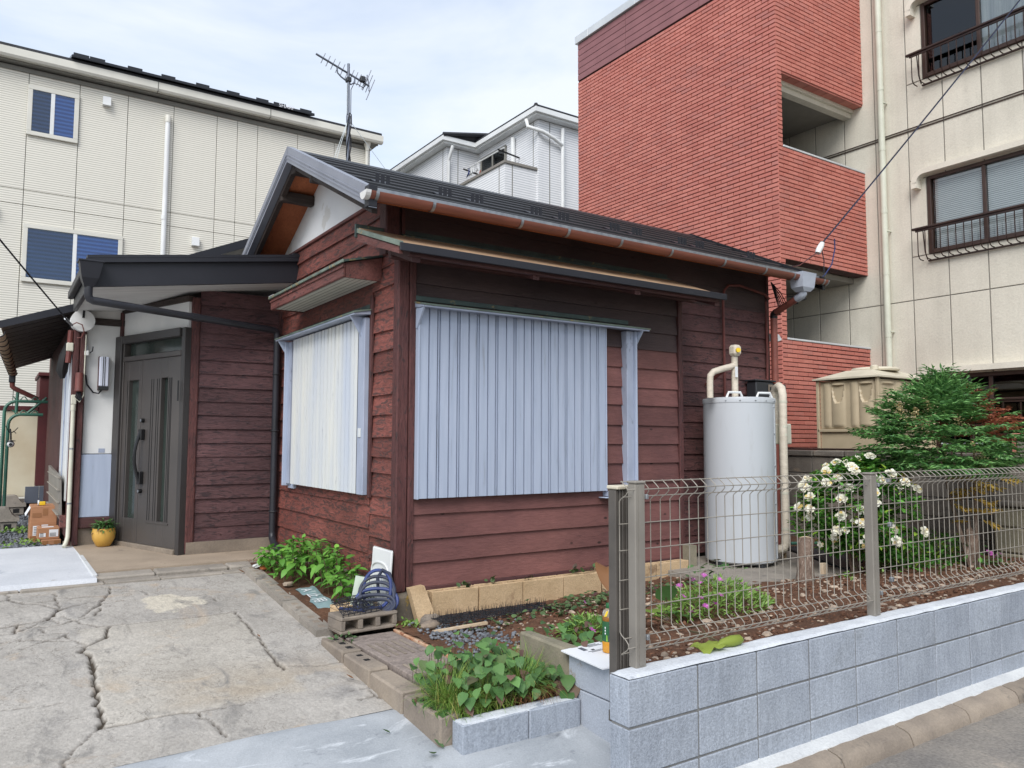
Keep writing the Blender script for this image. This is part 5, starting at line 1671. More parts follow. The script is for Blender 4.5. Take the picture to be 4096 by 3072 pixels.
# dark boundary wall of old blocks
dw = thing('boundary_wall', 'sooty old concrete block wall with dark coping behind the garden', 'wall', (8.3, 4, .3))
WX = 8.25
obj('wall_core', MB().box(WX + .012, WX + .118, -4, 8.2, .0, 1.345), M['mortar'], dw)
bks = MB().cbox(0, .13, 0, .392, 0, .192, .006).mesh('block', M['darkblock'])
for r_ in range(7):
    z = 1.147 - .2 * r_
    y = 8.17
    while y > -3.9:
        y -= .4
        link('block', bks, dw, (WX + R.uniform(-.002, .002), y, z))
y = 8.2
while y > -4:
    y -= .41
    obj('coping_block', MB().cbox(WX - .022, WX + .155, y, y + .402, 1.347, 1.420 + R.uniform(-.003, .003), .012, .002), M['darkblock'], dw)
obj('coping_rail', MB().cbox(WX + .02, WX + .06, 3.5, 8.2, 1.425, 1.447, .004), M['rail'], dw)
pr3 = thing('wall_buttress', 'weathered grey block buttress against the boundary wall', 'buttress', (8.1, 3.5, .3))
for i, z in enumerate((.25, .49, .73)):
    obj('block', MB().cbox(7.96, 8.20, 3.22, 3.60, z, z + .232 if i < 2 else .915, .012, .003), M['oldwall'], pr3)
obj('cap', MB().cbox(7.93, 8.22, 3.19, 3.63, .918, .962, .012, .004), M['darkblock'], pr3)
rp = thing('brick_pier', 'dark brick pier with red edging at the wall end', 'pier', (8.4, 3.3, 1.4))
obj('pier', MB().cbox(8.26, 8.52, 3.0, 3.50, 1.425, 1.60, .008, .002), M['darkblock'], rp)
obj('red_edging', MB().cbox(8.25, 8.53, 3.503, 3.535, 1.425, 1.615, .004), M['brick'], rp)
lf = thing('low_slat_fence', 'low brown and white slat fence on the boundary wall', 'fence', (8.35, 4, 1.43))
for i in range(8):
    obj('slat', MB().cbox(8.33, 8.345, 3.55 + i * .085, 3.61 + i * .085, 1.425, 1.50, .002), M['bronze'] if i % 2 else M['beige_trim'], lf)
obj('rail', MB().cbox(8.322, 8.352, 3.54, 4.25, 1.501, 1.518, .003), M['coping'], lf)

# ================================================================== LEFT HOUSE (cream siding)
lb = thing('cream_house', 'three storey cream ribbed house with solar panels on its roof edge', 'house', (2, 18, 0))
LY, LX1 = 17.8, 7.55
obj('wall_core', MB().box(-9, LX1 - .01, LY + .022, LY + 8, 0, 8.93), M['siding_joint'], lb)
vx = [LX1, 6.62, 5.70, 4.756, 4.30, 3.85, 2.94, 2.03, 1.13, .235, -.68, -1.6, -4, -9]
hz = [0, 3.2, 6.156, 6.459, 8.93]
for a, b in zip(vx[1:], vx[:-1]):
    for z0, z1 in zip(hz[:-1], hz[1:]):
        obj('siding_panel', MB().cbox(a + .006, b - .006, LY, LY + .025, z0 + .006, z1 - .006, .003), M['siding'], lb)
obj('side_wall', MB().box(LX1 - .009, LX1 + .01, LY + .0, LY + 8, 0, 8.93), M['siding'], lb)
ev = obj('eave_soffit', MB().box(-9, LX1 + .14, LY - .13, LY + .6, 8.955, 8.99), M['siding_joint'], lb)
obj('eave_fascia', MB().cbox(-9, LX1 + .16, LY - .16, LY - .131, 8.95, 9.05, .004), M['siding_joint'], ev)
obj('wall_moulding', MB().cbox(-9, LX1 + .012, LY - .03, LY - .001, 8.84, 8.93, .004), M['siding_joint'], lb)
gt = obj('box_gutter', MB().prism([(LY - .27, 8.985), (LY - .165, 8.985), (LY - .165, 9.175), (LY - .30, 9.175), (LY - .30, 9.03)], -9, LX1 + .24, 'X'), M['cream_trim'], lb)
for x in (-1.2, 2.55, 4.95):
    obj('gutter_joint', MB().cbox(x, x + .02, LY - .304, LY - .16, 8.98, 9.178, .002), M['siding_joint'], gt)
obj('roof_slope', MB().prism([(LY - .29, 9.18), (LY + 4, 10.7), (LY + 8.5, 9.16), (LY + 8.5, 9.20), (LY + 4, 10.78), (LY - .29, 9.235)], -9, LX1 + .2, 'X'), M['roof_black'], lb)
pv = obj('solar_array', MB().prism([(LY - .36, 9.235), (LY + .5, 9.53), (LY + .5, 9.58), (LY - .36, 9.285)], .93, 5.98, 'X'), M['pv'], lb)
for x in (.96, 1.25, 1.95, 2.6, 3.3, 3.95, 4.6, 5.0, 5.62):
    obj('panel_end', MB().cbox(x, x + .28, LY - .385, LY - .362, 9.25, 9.335, .003), M['pv'], pv)
text('panel_lettering', 'SHARP', .125, M['print_white'], pv, frame3((1, 0, 0), (0, 0, 1), (0, -1, 0), (5.115, LY - .388, 9.245)))
obj('array_face', MB().cbox(.94, 5.97, LY - .382, LY - .362, 9.236, 9.290, .002), M['pv'], pv)
def win2(x0, x1, z0, z1, xm, left, right):
    w = obj('window', MB().box(x0 + .05, x1 - .05, LY - .015, LY - .003, z0 + .05, z1 - .05), M['dark_in'], lb)
    fr_ = .085
    for a, b, c_, d in ((x0, x1, z1 - fr_, z1), (x0, x1, z0, z0 + fr_), (x0, x0 + fr_, z0 + fr_, z1 - fr_), (x1 - fr_, x1, z0 + fr_, z1 - fr_)):
        obj('frame', MB().cbox(a, b, LY - .055, LY - .016, c_, d, .006), M['cream_trim'], w)
    obj('mullion', MB().cbox(xm - .035, xm + .035, LY - .05, LY - .016, z0 + fr_, z1 - fr_, .004), M['white_trim'], w)
    for a, b, m in ((x0 + fr_, xm - .036, left), (xm + .036, x1 - fr_, right)):
        obj('blind', MB().box(a, b, LY - .020, LY - .017, z0 + fr_, z1 - fr_), m, w)
        obj('pane', MB().box(a, b, LY - .036, LY - .033, z0 + fr_, z1 - fr_), M['glass_blue'], w)
win2(.225, 1.125, 7.58, 8.60, .66, M['blind_dark'], M['blind_blue'])
win2(.255, 2.03, 4.62, 5.78, 1.16, M['blind_dark'], M['blind_blue'])
for x, z in ((1.62, 8.60), (3.46, 5.88), (-.28, 6.0), (3.95, 5.1)):
    obj('vent_hood', MB().hexa([(x - .075, LY - .12, z - .10), (x + .075, LY - .12, z - .10), (x + .075, LY - .001, z - .10), (x - .075, LY - .001, z - .10), (x - .075, LY - .09, z + .09), (x + .075, LY - .09, z + .09), (x + .075, LY - .001, z + .09), (x - .075, LY - .001, z + .09)]), M['white_trim'], lb)
pp = obj('vent_pipe', MB().tube([(2.81, LY - .07, 8.42), (2.80, LY - .07, 3)], .052, 10), M['white_trim'], lb, True)
obj('pipe_elbow', MB().tube([(2.81, LY - .0, 8.55), (2.81, LY - .06, 8.545), (2.81, LY - .07, 8.50), (2.81, LY - .07, 8.42)], .062, 10), M['cream_trim'], pp, True)
obj('pipe_sleeve', MB().tube([(2.80, LY - .07, 6.36), (2.80, LY - .07, 6.26)], .058, 10), M['white_trim'], pp, True)
dl = obj('corner_downpipe', MB().tube([(7.44, LY - .09, 8.80), (7.44, LY - .09, 2)], .045, 10), M['cream_trim'], lb, True)
obj('funnel', MB().lathe([(.05, 0), (.06, .08), (.10, .2)], (7.44, LY - .10, 8.78), 10), M['cream_trim'], dl, True)

# ================================================================== WHITE HOUSE (behind)
wh = thing('white_house', 'white ribbed house with hipped black roof and balcony behind', 'house', (12, 18, 0))
AX, AY, BX, BY, EZ = 10.80, 15.0, 9.80, 17.85, 9.45
obj('wall', MB().prism([(AX, AY), (15, AY), (15, 24), (BX, 24), (BX, BY), (AX, BY)], 0, EZ, 'Z'), M['white_siding'], wh)
for x, y in ((AX, AY), (BX, BY)):
    obj('corner_trim', MB().cbox(x - .006, x + .13, y - .006, y + .13, 0, EZ, .003), M['white_siding'], wh)
    obj('joint', MB().box(x + .34, x + .362, y - .004, y + .0, 0, EZ), M['siding_joint'], wh)
    obj('joint', MB().box(x - .004, x, y + .20, y + .222, 0, EZ), M['siding_joint'], wh)
o_ = .20
ring = [(AX - o_, AY - o_), (15.3, AY - o_), (15.3, 24.3), (BX - o_, 24.3), (BX - o_, BY - o_), (AX - o_, BY - o_)]
ef = obj('eave_fascia', MB().prism(ring, EZ + .02, EZ + .10, 'Z'), M['white_trim'], wh)
ring2 = [(x - .07 if x < 12 else x, y - .07 if y < 20 else y) for x, y in ring]
obj('gutter', MB().prism(ring2, EZ + .07, EZ + .19, 'Z'), M['white_trim'], ef)
mb = MB()
zr0, rz = EZ + .20, 11.3
r = [(x - .03 if x < 12 else x, y - .03 if y < 20 else y, zr0) for x, y in ring]
T1, T2, T3 = (13.0, 17.2, 10.2), (13.0, 22, 10.2), (12.2, 20.2, 10.55)
mb.add(r + [T1, T2], [(0, 1, 6), (1, 2, 7, 6), (2, 3, 7), (3, 4, 6, 7), (4, 5, 6), (5, 0, 6)])
obj('roof', mb, M['roof_black'], wh)
for p in (r[0], r[4]):
    obj('hip_cap', MB().tube([(p[0] - .02, p[1] - .02, p[2] + .02), (p[0] + (T1[0] - p[0]) * .5, p[1] + (T1[1] - p[1]) * .5, p[2] + (T1[2] - p[2]) * .5 + .03)], .06, 6), M['roof_black'], wh)
for a, b in ((r[0], r[1]), (r[4], r[5]), (r[5], r[0]), (r[3], r[4])):
    obj('roof_edge', MB().tube([(a[0], a[1], a[2] + .02), (b[0], b[1], b[2] + .02)], .035, 6), M['roof_black'], wh)
# balcony
bal = obj('balcony', MB().prism([(9.86, 15.06), (AX, 15.06), (AX, 15.20), (10.0, 15.20), (10.0, BY), (9.86, BY)], 6.2, 8.17, 'Z'), M['white_siding'], wh)
obj('balcony_cap', MB().prism([(9.82, 15.02), (AX, 15.02), (AX, 15.24), (10.04, 15.24), (10.04, BY), (9.82, BY)], 8.172, 8.235, 'Z'), M['alu'], bal)
obj('balcony_joint', MB().box(9.852, 9.859, 15.30, 15.32, 6.3, 8.16), M['siding_joint'], bal)
obj('balcony_joint', MB().box(10.06, 10.08, 15.052, 15.059, 6.3, 8.16), M['siding_joint'], bal)
ww = obj('window', MB().box(AX - .015, AX - .003, 16.45, 17.62, 7.3, 9.22), M['dark_in'], wh)
for a, b, c_, d in ((16.4, 16.47, 7.3, 9.26), (17.6, 17.67, 7.3, 9.26), (17.02, 17.08, 7.3, 9.2), (16.47, 17.6, 9.19, 9.26)):
    obj('frame', MB().cbox(AX - .05, AX - .016, a, b, c_, d, .004), M['siding_joint'], ww)
for a, b in ((16.47, 17.02), (17.08, 17.6)):
    obj('pane', MB().box(AX - .032, AX - .029, a, b, 7.3, 9.19), M['glass_dark'], ww)
dp1 = obj('downpipe', MB().tube([(AX + .70, AY - .08, 9.35), (AX + .70, AY - .08, 3)], .048, 10), M['white_trim'], wh, True)
obj('swan_neck', MB().tube([(AX - .28, AY + .12, 9.42), (AX - .28, AY + .05, 9.22), (AX + .05, AY - .12, 9.12), (AX + .40, AY - .12, 9.02), (AX + .68, AY - .09, 8.92)], .048, 10), M['white_trim'], dp1, True)
dp2 = obj('downpipe', MB().tube([(BX + .02, BY - .30, 9.40), (BX + .0, BY - .22, 9.2), (BX + .02, BY - .08, 9.05), (BX + .02, BY - .08, 3)], .045, 10), M['white_trim'], wh, True)
wp = obj('wall_duct', MB().tube([(AX - .07, 16.02, 9.3), (AX - .07, 16.02, 7.5)], .06, 10), M['white_trim'], wh, True)
lp = thing('laundry_pole', 'white laundry pole with hangers on the white house balcony', 'laundry pole', (10.3, 16.5, 8.3))
obj('pole', MB().tube([(10.25, 15.7, 8.84), (10.25, 17.6, 8.84)], .018, 8), M['white_plastic'], lp, True)
for y in (15.8, 17.5):
    obj('arm', MB().tube([(10.78, y, 8.72), (10.12, y, 8.80)], .022, 6), M['handle'], lp)
for i, (y, m) in enumerate(((17.3, 'white_plastic'), (17.42, 'hose_blue'), (17.2, 'white_plastic'), (16.95, 'white_plastic'))):
    obj('hanger', MB().tube([(10.25, y, 8.83), (10.25, y, 8.75), (10.20, y - .09, 8.62), (10.24, y + .10, 8.60), (10.25, y, 8.74)], .014, 5), M[m], lp)
obj('peg_string', MB().tube([(10.3, 16.9, 8.62), (10.3, 17.0, 8.48)], .02, 5), M['brick'], lp)
# ================================================================== THINGS ROUND THE HOUSE
# ---- water heater
WXc, WYc, WR = 5.92, 4.92, .333
struct(obj('heater_slab', MB().hexa([(5.05, 4.18, .1), (7.0, 4.02, .1), (7.0, 5.42, .1), (5.05, 5.42, .1), (5.05, 4.18, .372), (7.0, 4.02, .385), (7.0, 5.42, .385), (5.05, 5.42, .375)]), M['kerb']))
ht = thing('water_heater', 'tall pale grey cylindrical water heater tank by the house wall', 'water heater', (WXc, WYc, .38))
obj('tank_body', MB().lathe([(WR - .03, .0), (WR - .004, .018), (WR, .05), (WR, 1.513), (WR + .002, 1.515)], (WXc, WYc, .405), 56), M['tank'], ht, True)
obj('top_rim', MB().lathe([(WR + .004, -.035), (WR + .006, .0), (WR + .002, .012), (WR - .06, .020), (.1, .026), (.0, .026)], (WXc, WYc, 1.922), 56), M['tank'], ht, True)
for a in (200, 222, 246, 266, 290):
    c_ = (WXc + (WR + .006) * math.cos(rad(a)), WYc + (WR + .006) * math.sin(rad(a)), 1.905)
    obj('rivet', MB().blob(c_, .008, .008, .008, 6, 4, 0), M['zinc'], ht)
sa = 292
vt = (math.cos(rad(sa)), math.sin(rad(sa)))
obj('seam', MB().tube([(WXc + (WR + .001) * vt[0], WYc + (WR + .001) * vt[1], .45), (WXc + (WR + .001) * vt[0], WYc + (WR + .001) * vt[1], 1.88)], .005, 5), M['tank'], ht)
for z in (.6, .95, 1.3, 1.6, 1.85):
    obj('screw', MB().blob((WXc + (WR + .003) * math.cos(rad(sa - 2.5)), WYc + (WR + .003) * math.sin(rad(sa - 2.5)), z), .007, .007, .007, 6, 4, 0), M['zinc'], ht)
for a in (180, 262, 330, 90):
    x, y = WXc + .27 * math.cos(rad(a)), WYc + .27 * math.sin(rad(a))
    obj('foot', MB().cbox(x - .05, x + .05, y - .04, y + .04, .372, .42, .006), M['dark_plastic'], ht)
for dx, dy in ((-.20, -.12), (.10, -.22)):
    x, y = WXc + dx, WYc + dy
    obj('carry_handle', MB().tube([(x - .075, y + .03, 1.935), (x - .055, y + .022, 1.985), (x + .055, y - .022, 1.985), (x + .075, y - .03, 1.935)], .012, 6), M['white_plastic'], ht, True)
pr_ = obj('relief_pipe', MB().tube([(5.80, 4.86, 1.93), (5.80, 4.86, 2.10), (5.80, 4.86, 2.28), (5.80, 4.86, 2.33)], .031, 10), M['lagging'], ht, True)
obj('valve_head', MB().cbox(5.745, 5.845, 4.80, 4.895, 2.335, 2.440, .022), M['lagging'], pr_, True)
obj('valve_dial', MB().tube([(5.775, 4.798, 2.385), (5.765, 4.780, 2.385)], .022, 12), M['yellow'], pr_)
obj('paper_tag', MB().cbox(5.752, 5.788, 4.812, 4.815, 2.13, 2.23, .001), M['paper'], pr_)
obj('side_pipe', MB().tube([(5.50, 4.90, 1.93), (5.50, 4.90, 2.08), (5.505, 4.898, 2.14), (5.54, 4.892, 2.175), (5.64, 4.88, 2.205), (5.80, 4.86, 2.245)], .030, 10), M['lagging'], pr_, True)
obj('branch_pipe', MB().tube([(5.82, 4.87, 2.30), (5.90, 4.95, 2.28), (5.98, 5.2, 2.2), (5.98, 5.38, 2.1)], .018, 8), M['lag_red'], ht, True)

lp_ = thing('lagged_pipe', 'cream wrapped water pipe standing right of the grey tank', 'pipe', (6.34, 4.72, .4))
obj('upright', MB().tube([(6.335, 4.73, .62), (6.335, 4.73, 1.0), (6.33, 4.73, 1.5), (6.335, 4.73, 1.98), (6.34, 4.745, 2.045), (6.36, 4.79, 2.07), (6.40, 4.86, 2.05), (6.42, 4.89, 1.98), (6.42, 4.89, 1.5)], .039, 12), M['lagging'], lp_, True)
obj('bottom_bend', MB().tube([(6.335, 4.73, .66), (6.335, 4.73, .56), (6.31, 4.735, .505), (6.22, 4.77, .49), (6.12, 4.82, .49)], .045, 12), M['lagging'], lp_, True)
for z in (1.90, 1.66, 1.58, 1.02, .68):
    obj('tape_band', MB().tube([(6.335, 4.73, z), (6.335, 4.73, z + .025)], .0415, 12), M['pvc'], lp_, True)
obj('support_post', MB().cbox(6.395, 6.425, 4.79, 4.83, .38, 1.75, .003), M['tanblock'], lp_)
obj('wood_block', MB().cbox(6.20, 6.56, 4.80, 4.88, 1.50, 1.70, .010, .003), M['pvc'], lp_)

mt = thing('meter_box', 'black electric meter box on the wall above the tank', 'meter', (6.7, 5.35, 1.95))
obj('case', MB().cbox(6.60, 6.88, 5.25, 5.38, 1.90, 2.16, .010), M['dark_plastic'], mt)
obj('window', MB().cbox(6.79, 6.86, 5.236, 5.249, 2.04, 2.13, .004), M['label_green'] if False else M['found'], mt)
obj('display', MB().cbox(6.80, 6.85, 5.231, 5.2355, 2.07, 2.105, .001), M['ink_black'], mt)
obj('side_case', MB().cbox(6.882, 7.06, 5.22, 5.36, 1.86, 2.14, .010), M['dark_plastic'], mt)
obj('lid_top', MB().cbox(6.58, 6.92, 5.24, 5.385, 2.161, 2.178, .004), M['dark_plastic'], mt)
for x, z in ((7.02, 2.08), (6.82, 2.00)):
    obj('seal_sticker', MB().tube([(x, 5.2185 if x > 6.9 else 5.2485, z), (x, 5.2155 if x > 6.9 else 5.2455, z)], .014, 10), M['white_trim'], mt)
cd = tag(obj('wall_conduit', MB().tube([(6.24, 5.36, 1.9), (6.24, 5.36, 2.6), (6.235, 5.36, 3.0), (6.255, 5.36, 3.10), (6.32, 5.36, 3.16), (6.5, 5.36, 3.18), (6.9, 5.36, 3.13), (6.96, 5.34, 3.08)], .014, 8), M['lag_red'], None, True), 'thin brown conduit looping up the dark house wall', 'conduit')
cd2 = tag(obj('wall_conduit', MB().tube([(6.93, 5.36, 3.05), (6.935, 5.36, 2.5), (6.93, 5.36, 2.26), (6.90, 5.34, 2.19), (6.80, 5.33, 2.17)], .014, 8), M['lag_red'], None, True), 'thin brown conduit running down beside the house corner', 'conduit')
vc = tag(obj('vent_cap', MB().tube([(6.99, 5.36, 2.66), (7.06, 5.33, 2.66), (7.07, 5.32, 2.62)], .045, 12), M['white_trim'], None, True), 'small white vent cap beside the red downpipe', 'vent')

# ---- overhead cables
def sag(a, b, n, s_):
    a, b = Vector(a), Vector(b)
    return [tuple(a.lerp(b, i / n) - Vector((0, 0, s_ * 4 * (i / n) * (1 - i / n)))) for i in range(n + 1)]
oc = thing('power_cable', 'dark blue overhead service cable running up to the right', 'cable', (7.85, 5.3, 3.74))
far_ = Vector((10.5, 4.214, 7.115))
st_ = Vector((7.85, 5.3, 3.80))
ext = far_ + (far_ - st_) * .5
obj('line', MB().tube(sag(st_, ext, 14, .05), .009, 6), M['cable'], oc, True)
obj('messenger', MB().tube([(p[0] + .012, p[1] - .01, p[2] + .012) for p in sag(st_, ext, 14, .05)], .005, 5), M['cable_blue'], oc, True)
obj('drop_loop', MB().tube([(8.10, 5.28, 4.13 - .22), (8.12, 5.29, 3.80), (8.05, 5.29, 3.60), (7.90, 5.28, 3.46), (7.62, 5.26, 3.28), (7.40, 5.24, 3.18)], .007, 6), M['cable_blue'], oc, True)
obj('insulator', MB().tube([(7.80, 5.30, 3.70), (7.82, 5.30, 3.74), (7.86, 5.30, 3.79), (7.89, 5.30, 3.83)], [.030, .036, .036, .028], 10), M['ceramic'], oc, True)
obj('tie_wire', MB().tube([(7.82, 5.30, 3.73), (7.50, 5.32, 3.53), (7.18, 5.34, 3.45)], .004, 5), M['cable'], oc)
obj('tie_wire', MB().tube([(7.80, 5.28, 3.71), (7.45, 5.30, 3.51), (7.15, 5.32, 3.43)], .004, 5), M['lag_red'], oc)
obj('drop_wire', MB().tube([(7.86, 5.29, 3.76), (7.90, 5.29, 3.62), (7.86, 5.27, 3.42), (7.60, 5.25, 3.26), (7.35, 5.24, 3.14), (7.18, 5.30, 3.12)], .006, 5), M['cable'], oc, True)
ws = thing('wire_splices', 'tangle of black wires under the eave corner', 'cable', (7.1, 5.3, 3.1))
for i in range(6):
    y = 5.26 + .02 * i
    z = 3.20 - .03 * i
    obj('lead', MB().tube([(7.02, 5.36, 3.28), (7.05 + .02 * i, y, z - .05), (7.13, y - .02, 3.02 - .02 * i), (7.22, y - .02, 3.06), (7.33 + .03 * i, y - .03, 3.10 + .01 * i)], .0055, 5), M['cable'] if i % 3 else M['tan'] if 'tan' in M else M['cable'], ws, True)
for x, z in ((7.32, 3.12), (7.40, 3.10), (7.26, 3.04)):
    obj('sleeve', MB().tube([(x - .05, 5.25, z - .01), (x + .06, 5.24, z + .02)], .012, 6), M['cable'], ws, True)
lc = thing('telephone_cable', 'thin black cable crossing the cream house to the porch corner', 'cable', (.54, 9, 2.7))
obj('line', MB().tube(sag((-1.2, 4.6, 4.05), (.555, 9.0, 2.735), 12, .03), .008, 5), M['cable'], lc, True)
obj('grip', MB().tube([(.53, 8.96, 2.75), (.565, 9.03, 2.725), (.60, 9.08, 2.70)], .014, 6), M['zinc'], lc, True)
obj('red_loop', MB().tube([(.59, 9.08, 2.70), (.64, 9.06, 2.73), (.69, 9.05, 2.71), (.71, 9.05, 2.64), (.69, 9.06, 2.58), (.65, 9.08, 2.57)], .006, 5), M['lag_red'], lc, True)

# ---- TV antenna on the rear wing ridge
an = thing('tv_antenna', 'silver television aerial with thin cross rods on a mast', 'antenna', (3.545, 9.05, 4.39))
obj('mast', MB().tube([(3.548, 9.05, 4.36), (3.542, 9.05, 5.60)], .022, 10), M['antenna'], an, True)
obj('upper_mast', MB().tube([(3.542, 9.05, 5.56), (3.530, 9.05, 6.32)], .017, 10), M['antenna'], an, True)
obj('mast_coupler', MB().tube([(3.543, 9.05, 5.54), (3.542, 9.05, 5.64)], .028, 10), M['antenna'], an, True)
for i in range(3):
    pts = [(3.546 + .028 * math.cos(i * 2 + k * .8), 9.05 + .028 * math.sin(i * 2 + k * .8) - .02, 4.45 + k * .11) for k in range(12)]
    obj('coax', MB().tube(pts, .008, 5), M['cable'], an, True)
obj('coax', MB().tube([(3.512, 9.03, 5.65), (3.508, 9.03, 6.05)], .005, 5), M['nylon'], an)
obj('coax', MB().tube([(3.565, 9.03, 5.65), (3.562, 9.03, 5.98), (3.60, 9.03, 6.07), (3.66, 9.04, 6.08), (3.73, 9.04, 6.05), (3.77, 9.05, 6.10)], .005, 5), M['cable'], an, True)
bA, bB = Vector((3.086, 9.0, 6.360 - .06)), Vector((3.868, 9.18, 6.17))
# boom direction in plan leans away a little; rods lie across it
bd = (bB - bA).normalized()
cross = Vector((.34, .0, .90)).normalized() * .62
boom = obj('boom', MB().tube([tuple(bA), tuple(bB)], .013, 8), M['antenna'], an, True)
rodm = {}
for i, (t, h) in enumerate([(.125, .12), (.215, .125), (.305, .13), (.395, .135), (.485, .14), (.575, .14), (.66, .14), (.735, .14), (.80, .14), (.85, .145), (.905, .16)]):
    c_ = bA + (bB - bA) * t
    obj('rod', MB().tube([tuple(c_ - cross * h), tuple(c_ + cross * h)], .0065, 5), M['antenna'], an)
for t, h, dz in ((.955, .26, .06), (1.0, .22, .03), (1.03, .26, -.04)):
    c_ = bA + (bB - bA) * t + Vector((0, 0, dz))
    obj('reflector_rod', MB().tube([tuple(c_ - cross * h), tuple(c_ + cross * h)], .0065, 5), M['antenna'], an)
obj('reflector_arm', MB().tube([tuple(bB + Vector((-.03, 0, .14))), tuple(bB), tuple(bB + Vector((0, 0, -.07)))], .008, 5), M['antenna'], an)
c_ = bA + (bB - bA) * .865 + Vector((0, -.01, .02))
obj('feed_box', MB().cbox(c_.x - .035, c_.x + .035, c_.y - .03, c_.y + .03, c_.z - .03, c_.z + .045, .008), M['dark_plastic'], an)
c1, c2 = bA + (bB - bA) * .38, bA + (bB - bA) * .72
obj('bow_stay', MB().tube([tuple(c1), tuple(c1 + Vector((.01, 0, -.08))), tuple(c1 + Vector((.06, 0, -.12))), tuple(c2 + Vector((-.05, 0, -.11))), tuple(c2 + Vector((0, 0, -.07))), tuple(c2)], .010, 7), M['antenna'], an, True)
obj('mast_clamp', MB().cbox(3.505, 3.565, 9.02, 9.09, 6.08, 6.14, .006), M['dark_plastic'], an)
for p in ((3.0, 8.7, 4.2), (3.05, 8.65, 4.15), (4.9, 9.0, 5.02 - .9), (4.2, 10.6, 4.1)):
    obj('guy_wire', MB().tube([(3.542, 9.05, 5.60), p], .004, 4), M['nylon'], an)

# ---- porch things
wl = thing('porch_lamp', 'white rectangular wall lamp with dark frame beside the door', 'lamp', (.92, 9.22, 2.2))
obj('back_frame', MB().cbox(.868, .968, 9.195, 9.234, 2.045, 2.405, .004), M['wd_post'], wl)
obj('lamp_cover', MB().cbox(.874, .964, 9.14, 9.194, 2.085, 2.400, .008), M['lamp_white'], wl)
for x in (.905, .922):
    obj('cover_bar', MB().box(x, x + .006, 9.136, 9.1395, 2.085, 2.40), M['rubber'], wl)
obj('lamp_base', MB().cbox(.870, .966, 9.145, 9.194, 2.046, 2.083, .004), M['handle'], wl)
tag(obj('lamp_cord', MB().tube([(.915, 9.2, 2.06), (.88, 9.2, 2.01), (.83, 9.2, 2.02), (.77, 9.2, 2.10), (.755, 9.2, 2.2)], .008, 5), M['cable'], None, True), 'black cord sagging from the porch lamp', 'cord')
fb = thing('fuse_cap', 'rust brown cylindrical fuse cap on the porch post', 'fuse box', (.70, 9.12, 2.1))
obj('cap_body', MB().lathe([(.040, -.10), (.043, -.09), (.038, -.08), (.038, .08), (.034, .095), (.0, .097)], (.690, 9.115, 2.12), 16), M['lag_red'], fb, True)
for i in range(4):
    obj('lead', MB().tube([(.675 + .01 * i, 9.115, 2.02), (.66 + .015 * i, 9.10, 1.96 - .01 * i), (.69 + .01 * i, 9.10, 1.93), (.71, 9.12, 1.99)], .006, 5), M['cable'], fb, True)
jb = thing('junction_bracket', 'small white and black porcelain wire bracket on the post', 'bracket', (.745, 9.16, 2.42))
obj('porcelain', MB().cbox(.728, .772, 9.13, 9.166, 2.40, 2.455, .008), M['ceramic'], jb)
obj('clip', MB().cbox(.742, .758, 9.14, 9.166, 2.456, 2.51, .003), M['zinc'], jb)
obj('lead', MB().tube([(.775, 9.14, 2.43), (.80, 9.14, 2.45), (.805, 9.14, 2.50)], .006, 5), M['cable'], jb, True)
vp = thing('conduit_pipe', 'cream plastic conduit with box running down the porch post', 'pipe', (.66, 9.14, .44))
obj('pipe', MB().tube([(.648, 9.14, 1.86), (.650, 9.14, 1.2), (.652, 9.14, .62), (.650, 9.13, .53), (.635, 9.11, .47), (.615, 9.08, .435)], .021, 10), M['pvc'], vp, True)
obj('box', MB().cbox(.625, .672, 9.115, 9.162, 1.885, 1.985, .006), M['pvc'], vp)
obj('coupling', MB().tube([(.648, 9.14, 1.82), (.648, 9.14, 1.884)], .025, 10), M['pvc'], vp, True)
for z in (1.42, .86):
    obj('clip', MB().tube([(.650, 9.14, z), (.650, 9.14, z + .015)], .024, 10), M['zinc'], vp)
tag(obj('cream_wire', MB().tube([(.672, 9.12, 1.94), (.70, 9.11, 1.91), (.735, 9.12, 1.98), (.735, 9.13, 2.3), (.738, 9.14, 2.62)], .006, 5), M['pvc'], None, True), 'thin cream wire climbing the porch post', 'wire')
gb = thing('gas_tube', 'grey blue wrapped stub pipe hanging at the lean-to corner', 'pipe', (.6, 9.2, 2.4))
obj('stub', MB().tube([(.60, 9.20, 2.66), (.595, 9.20, 2.5), (.585, 9.20, 2.32)], .026, 8), M['lag_red'], gb, True)
obj('sleeve', MB().cbox(.565, .63, 9.17, 9.235, 2.44, 2.53, .008), M['pvc'], gb)
obj('cover_bag', MB().tube([(.60, 9.26, 2.56), (.56, 9.3, 2.40), (.54, 9.3, 2.24), (.55, 9.3, 2.16)], [.03, .05, .055, .02], 8), M['rubber'], gb, True)

pt = thing('potted_plant', 'round ochre pot of drooping green leaves by the door', 'potted plant', (.965, 9.02, .42))
obj('pot', MB().lathe([(.055, .0), (.070, .01), (.105, .08), (.112, .14), (.104, .175), (.108, .185), (.096, .186), (.09, .16), (.0, .15)], (.965, 9.02, .424), 24), M['pot'], pt, True)

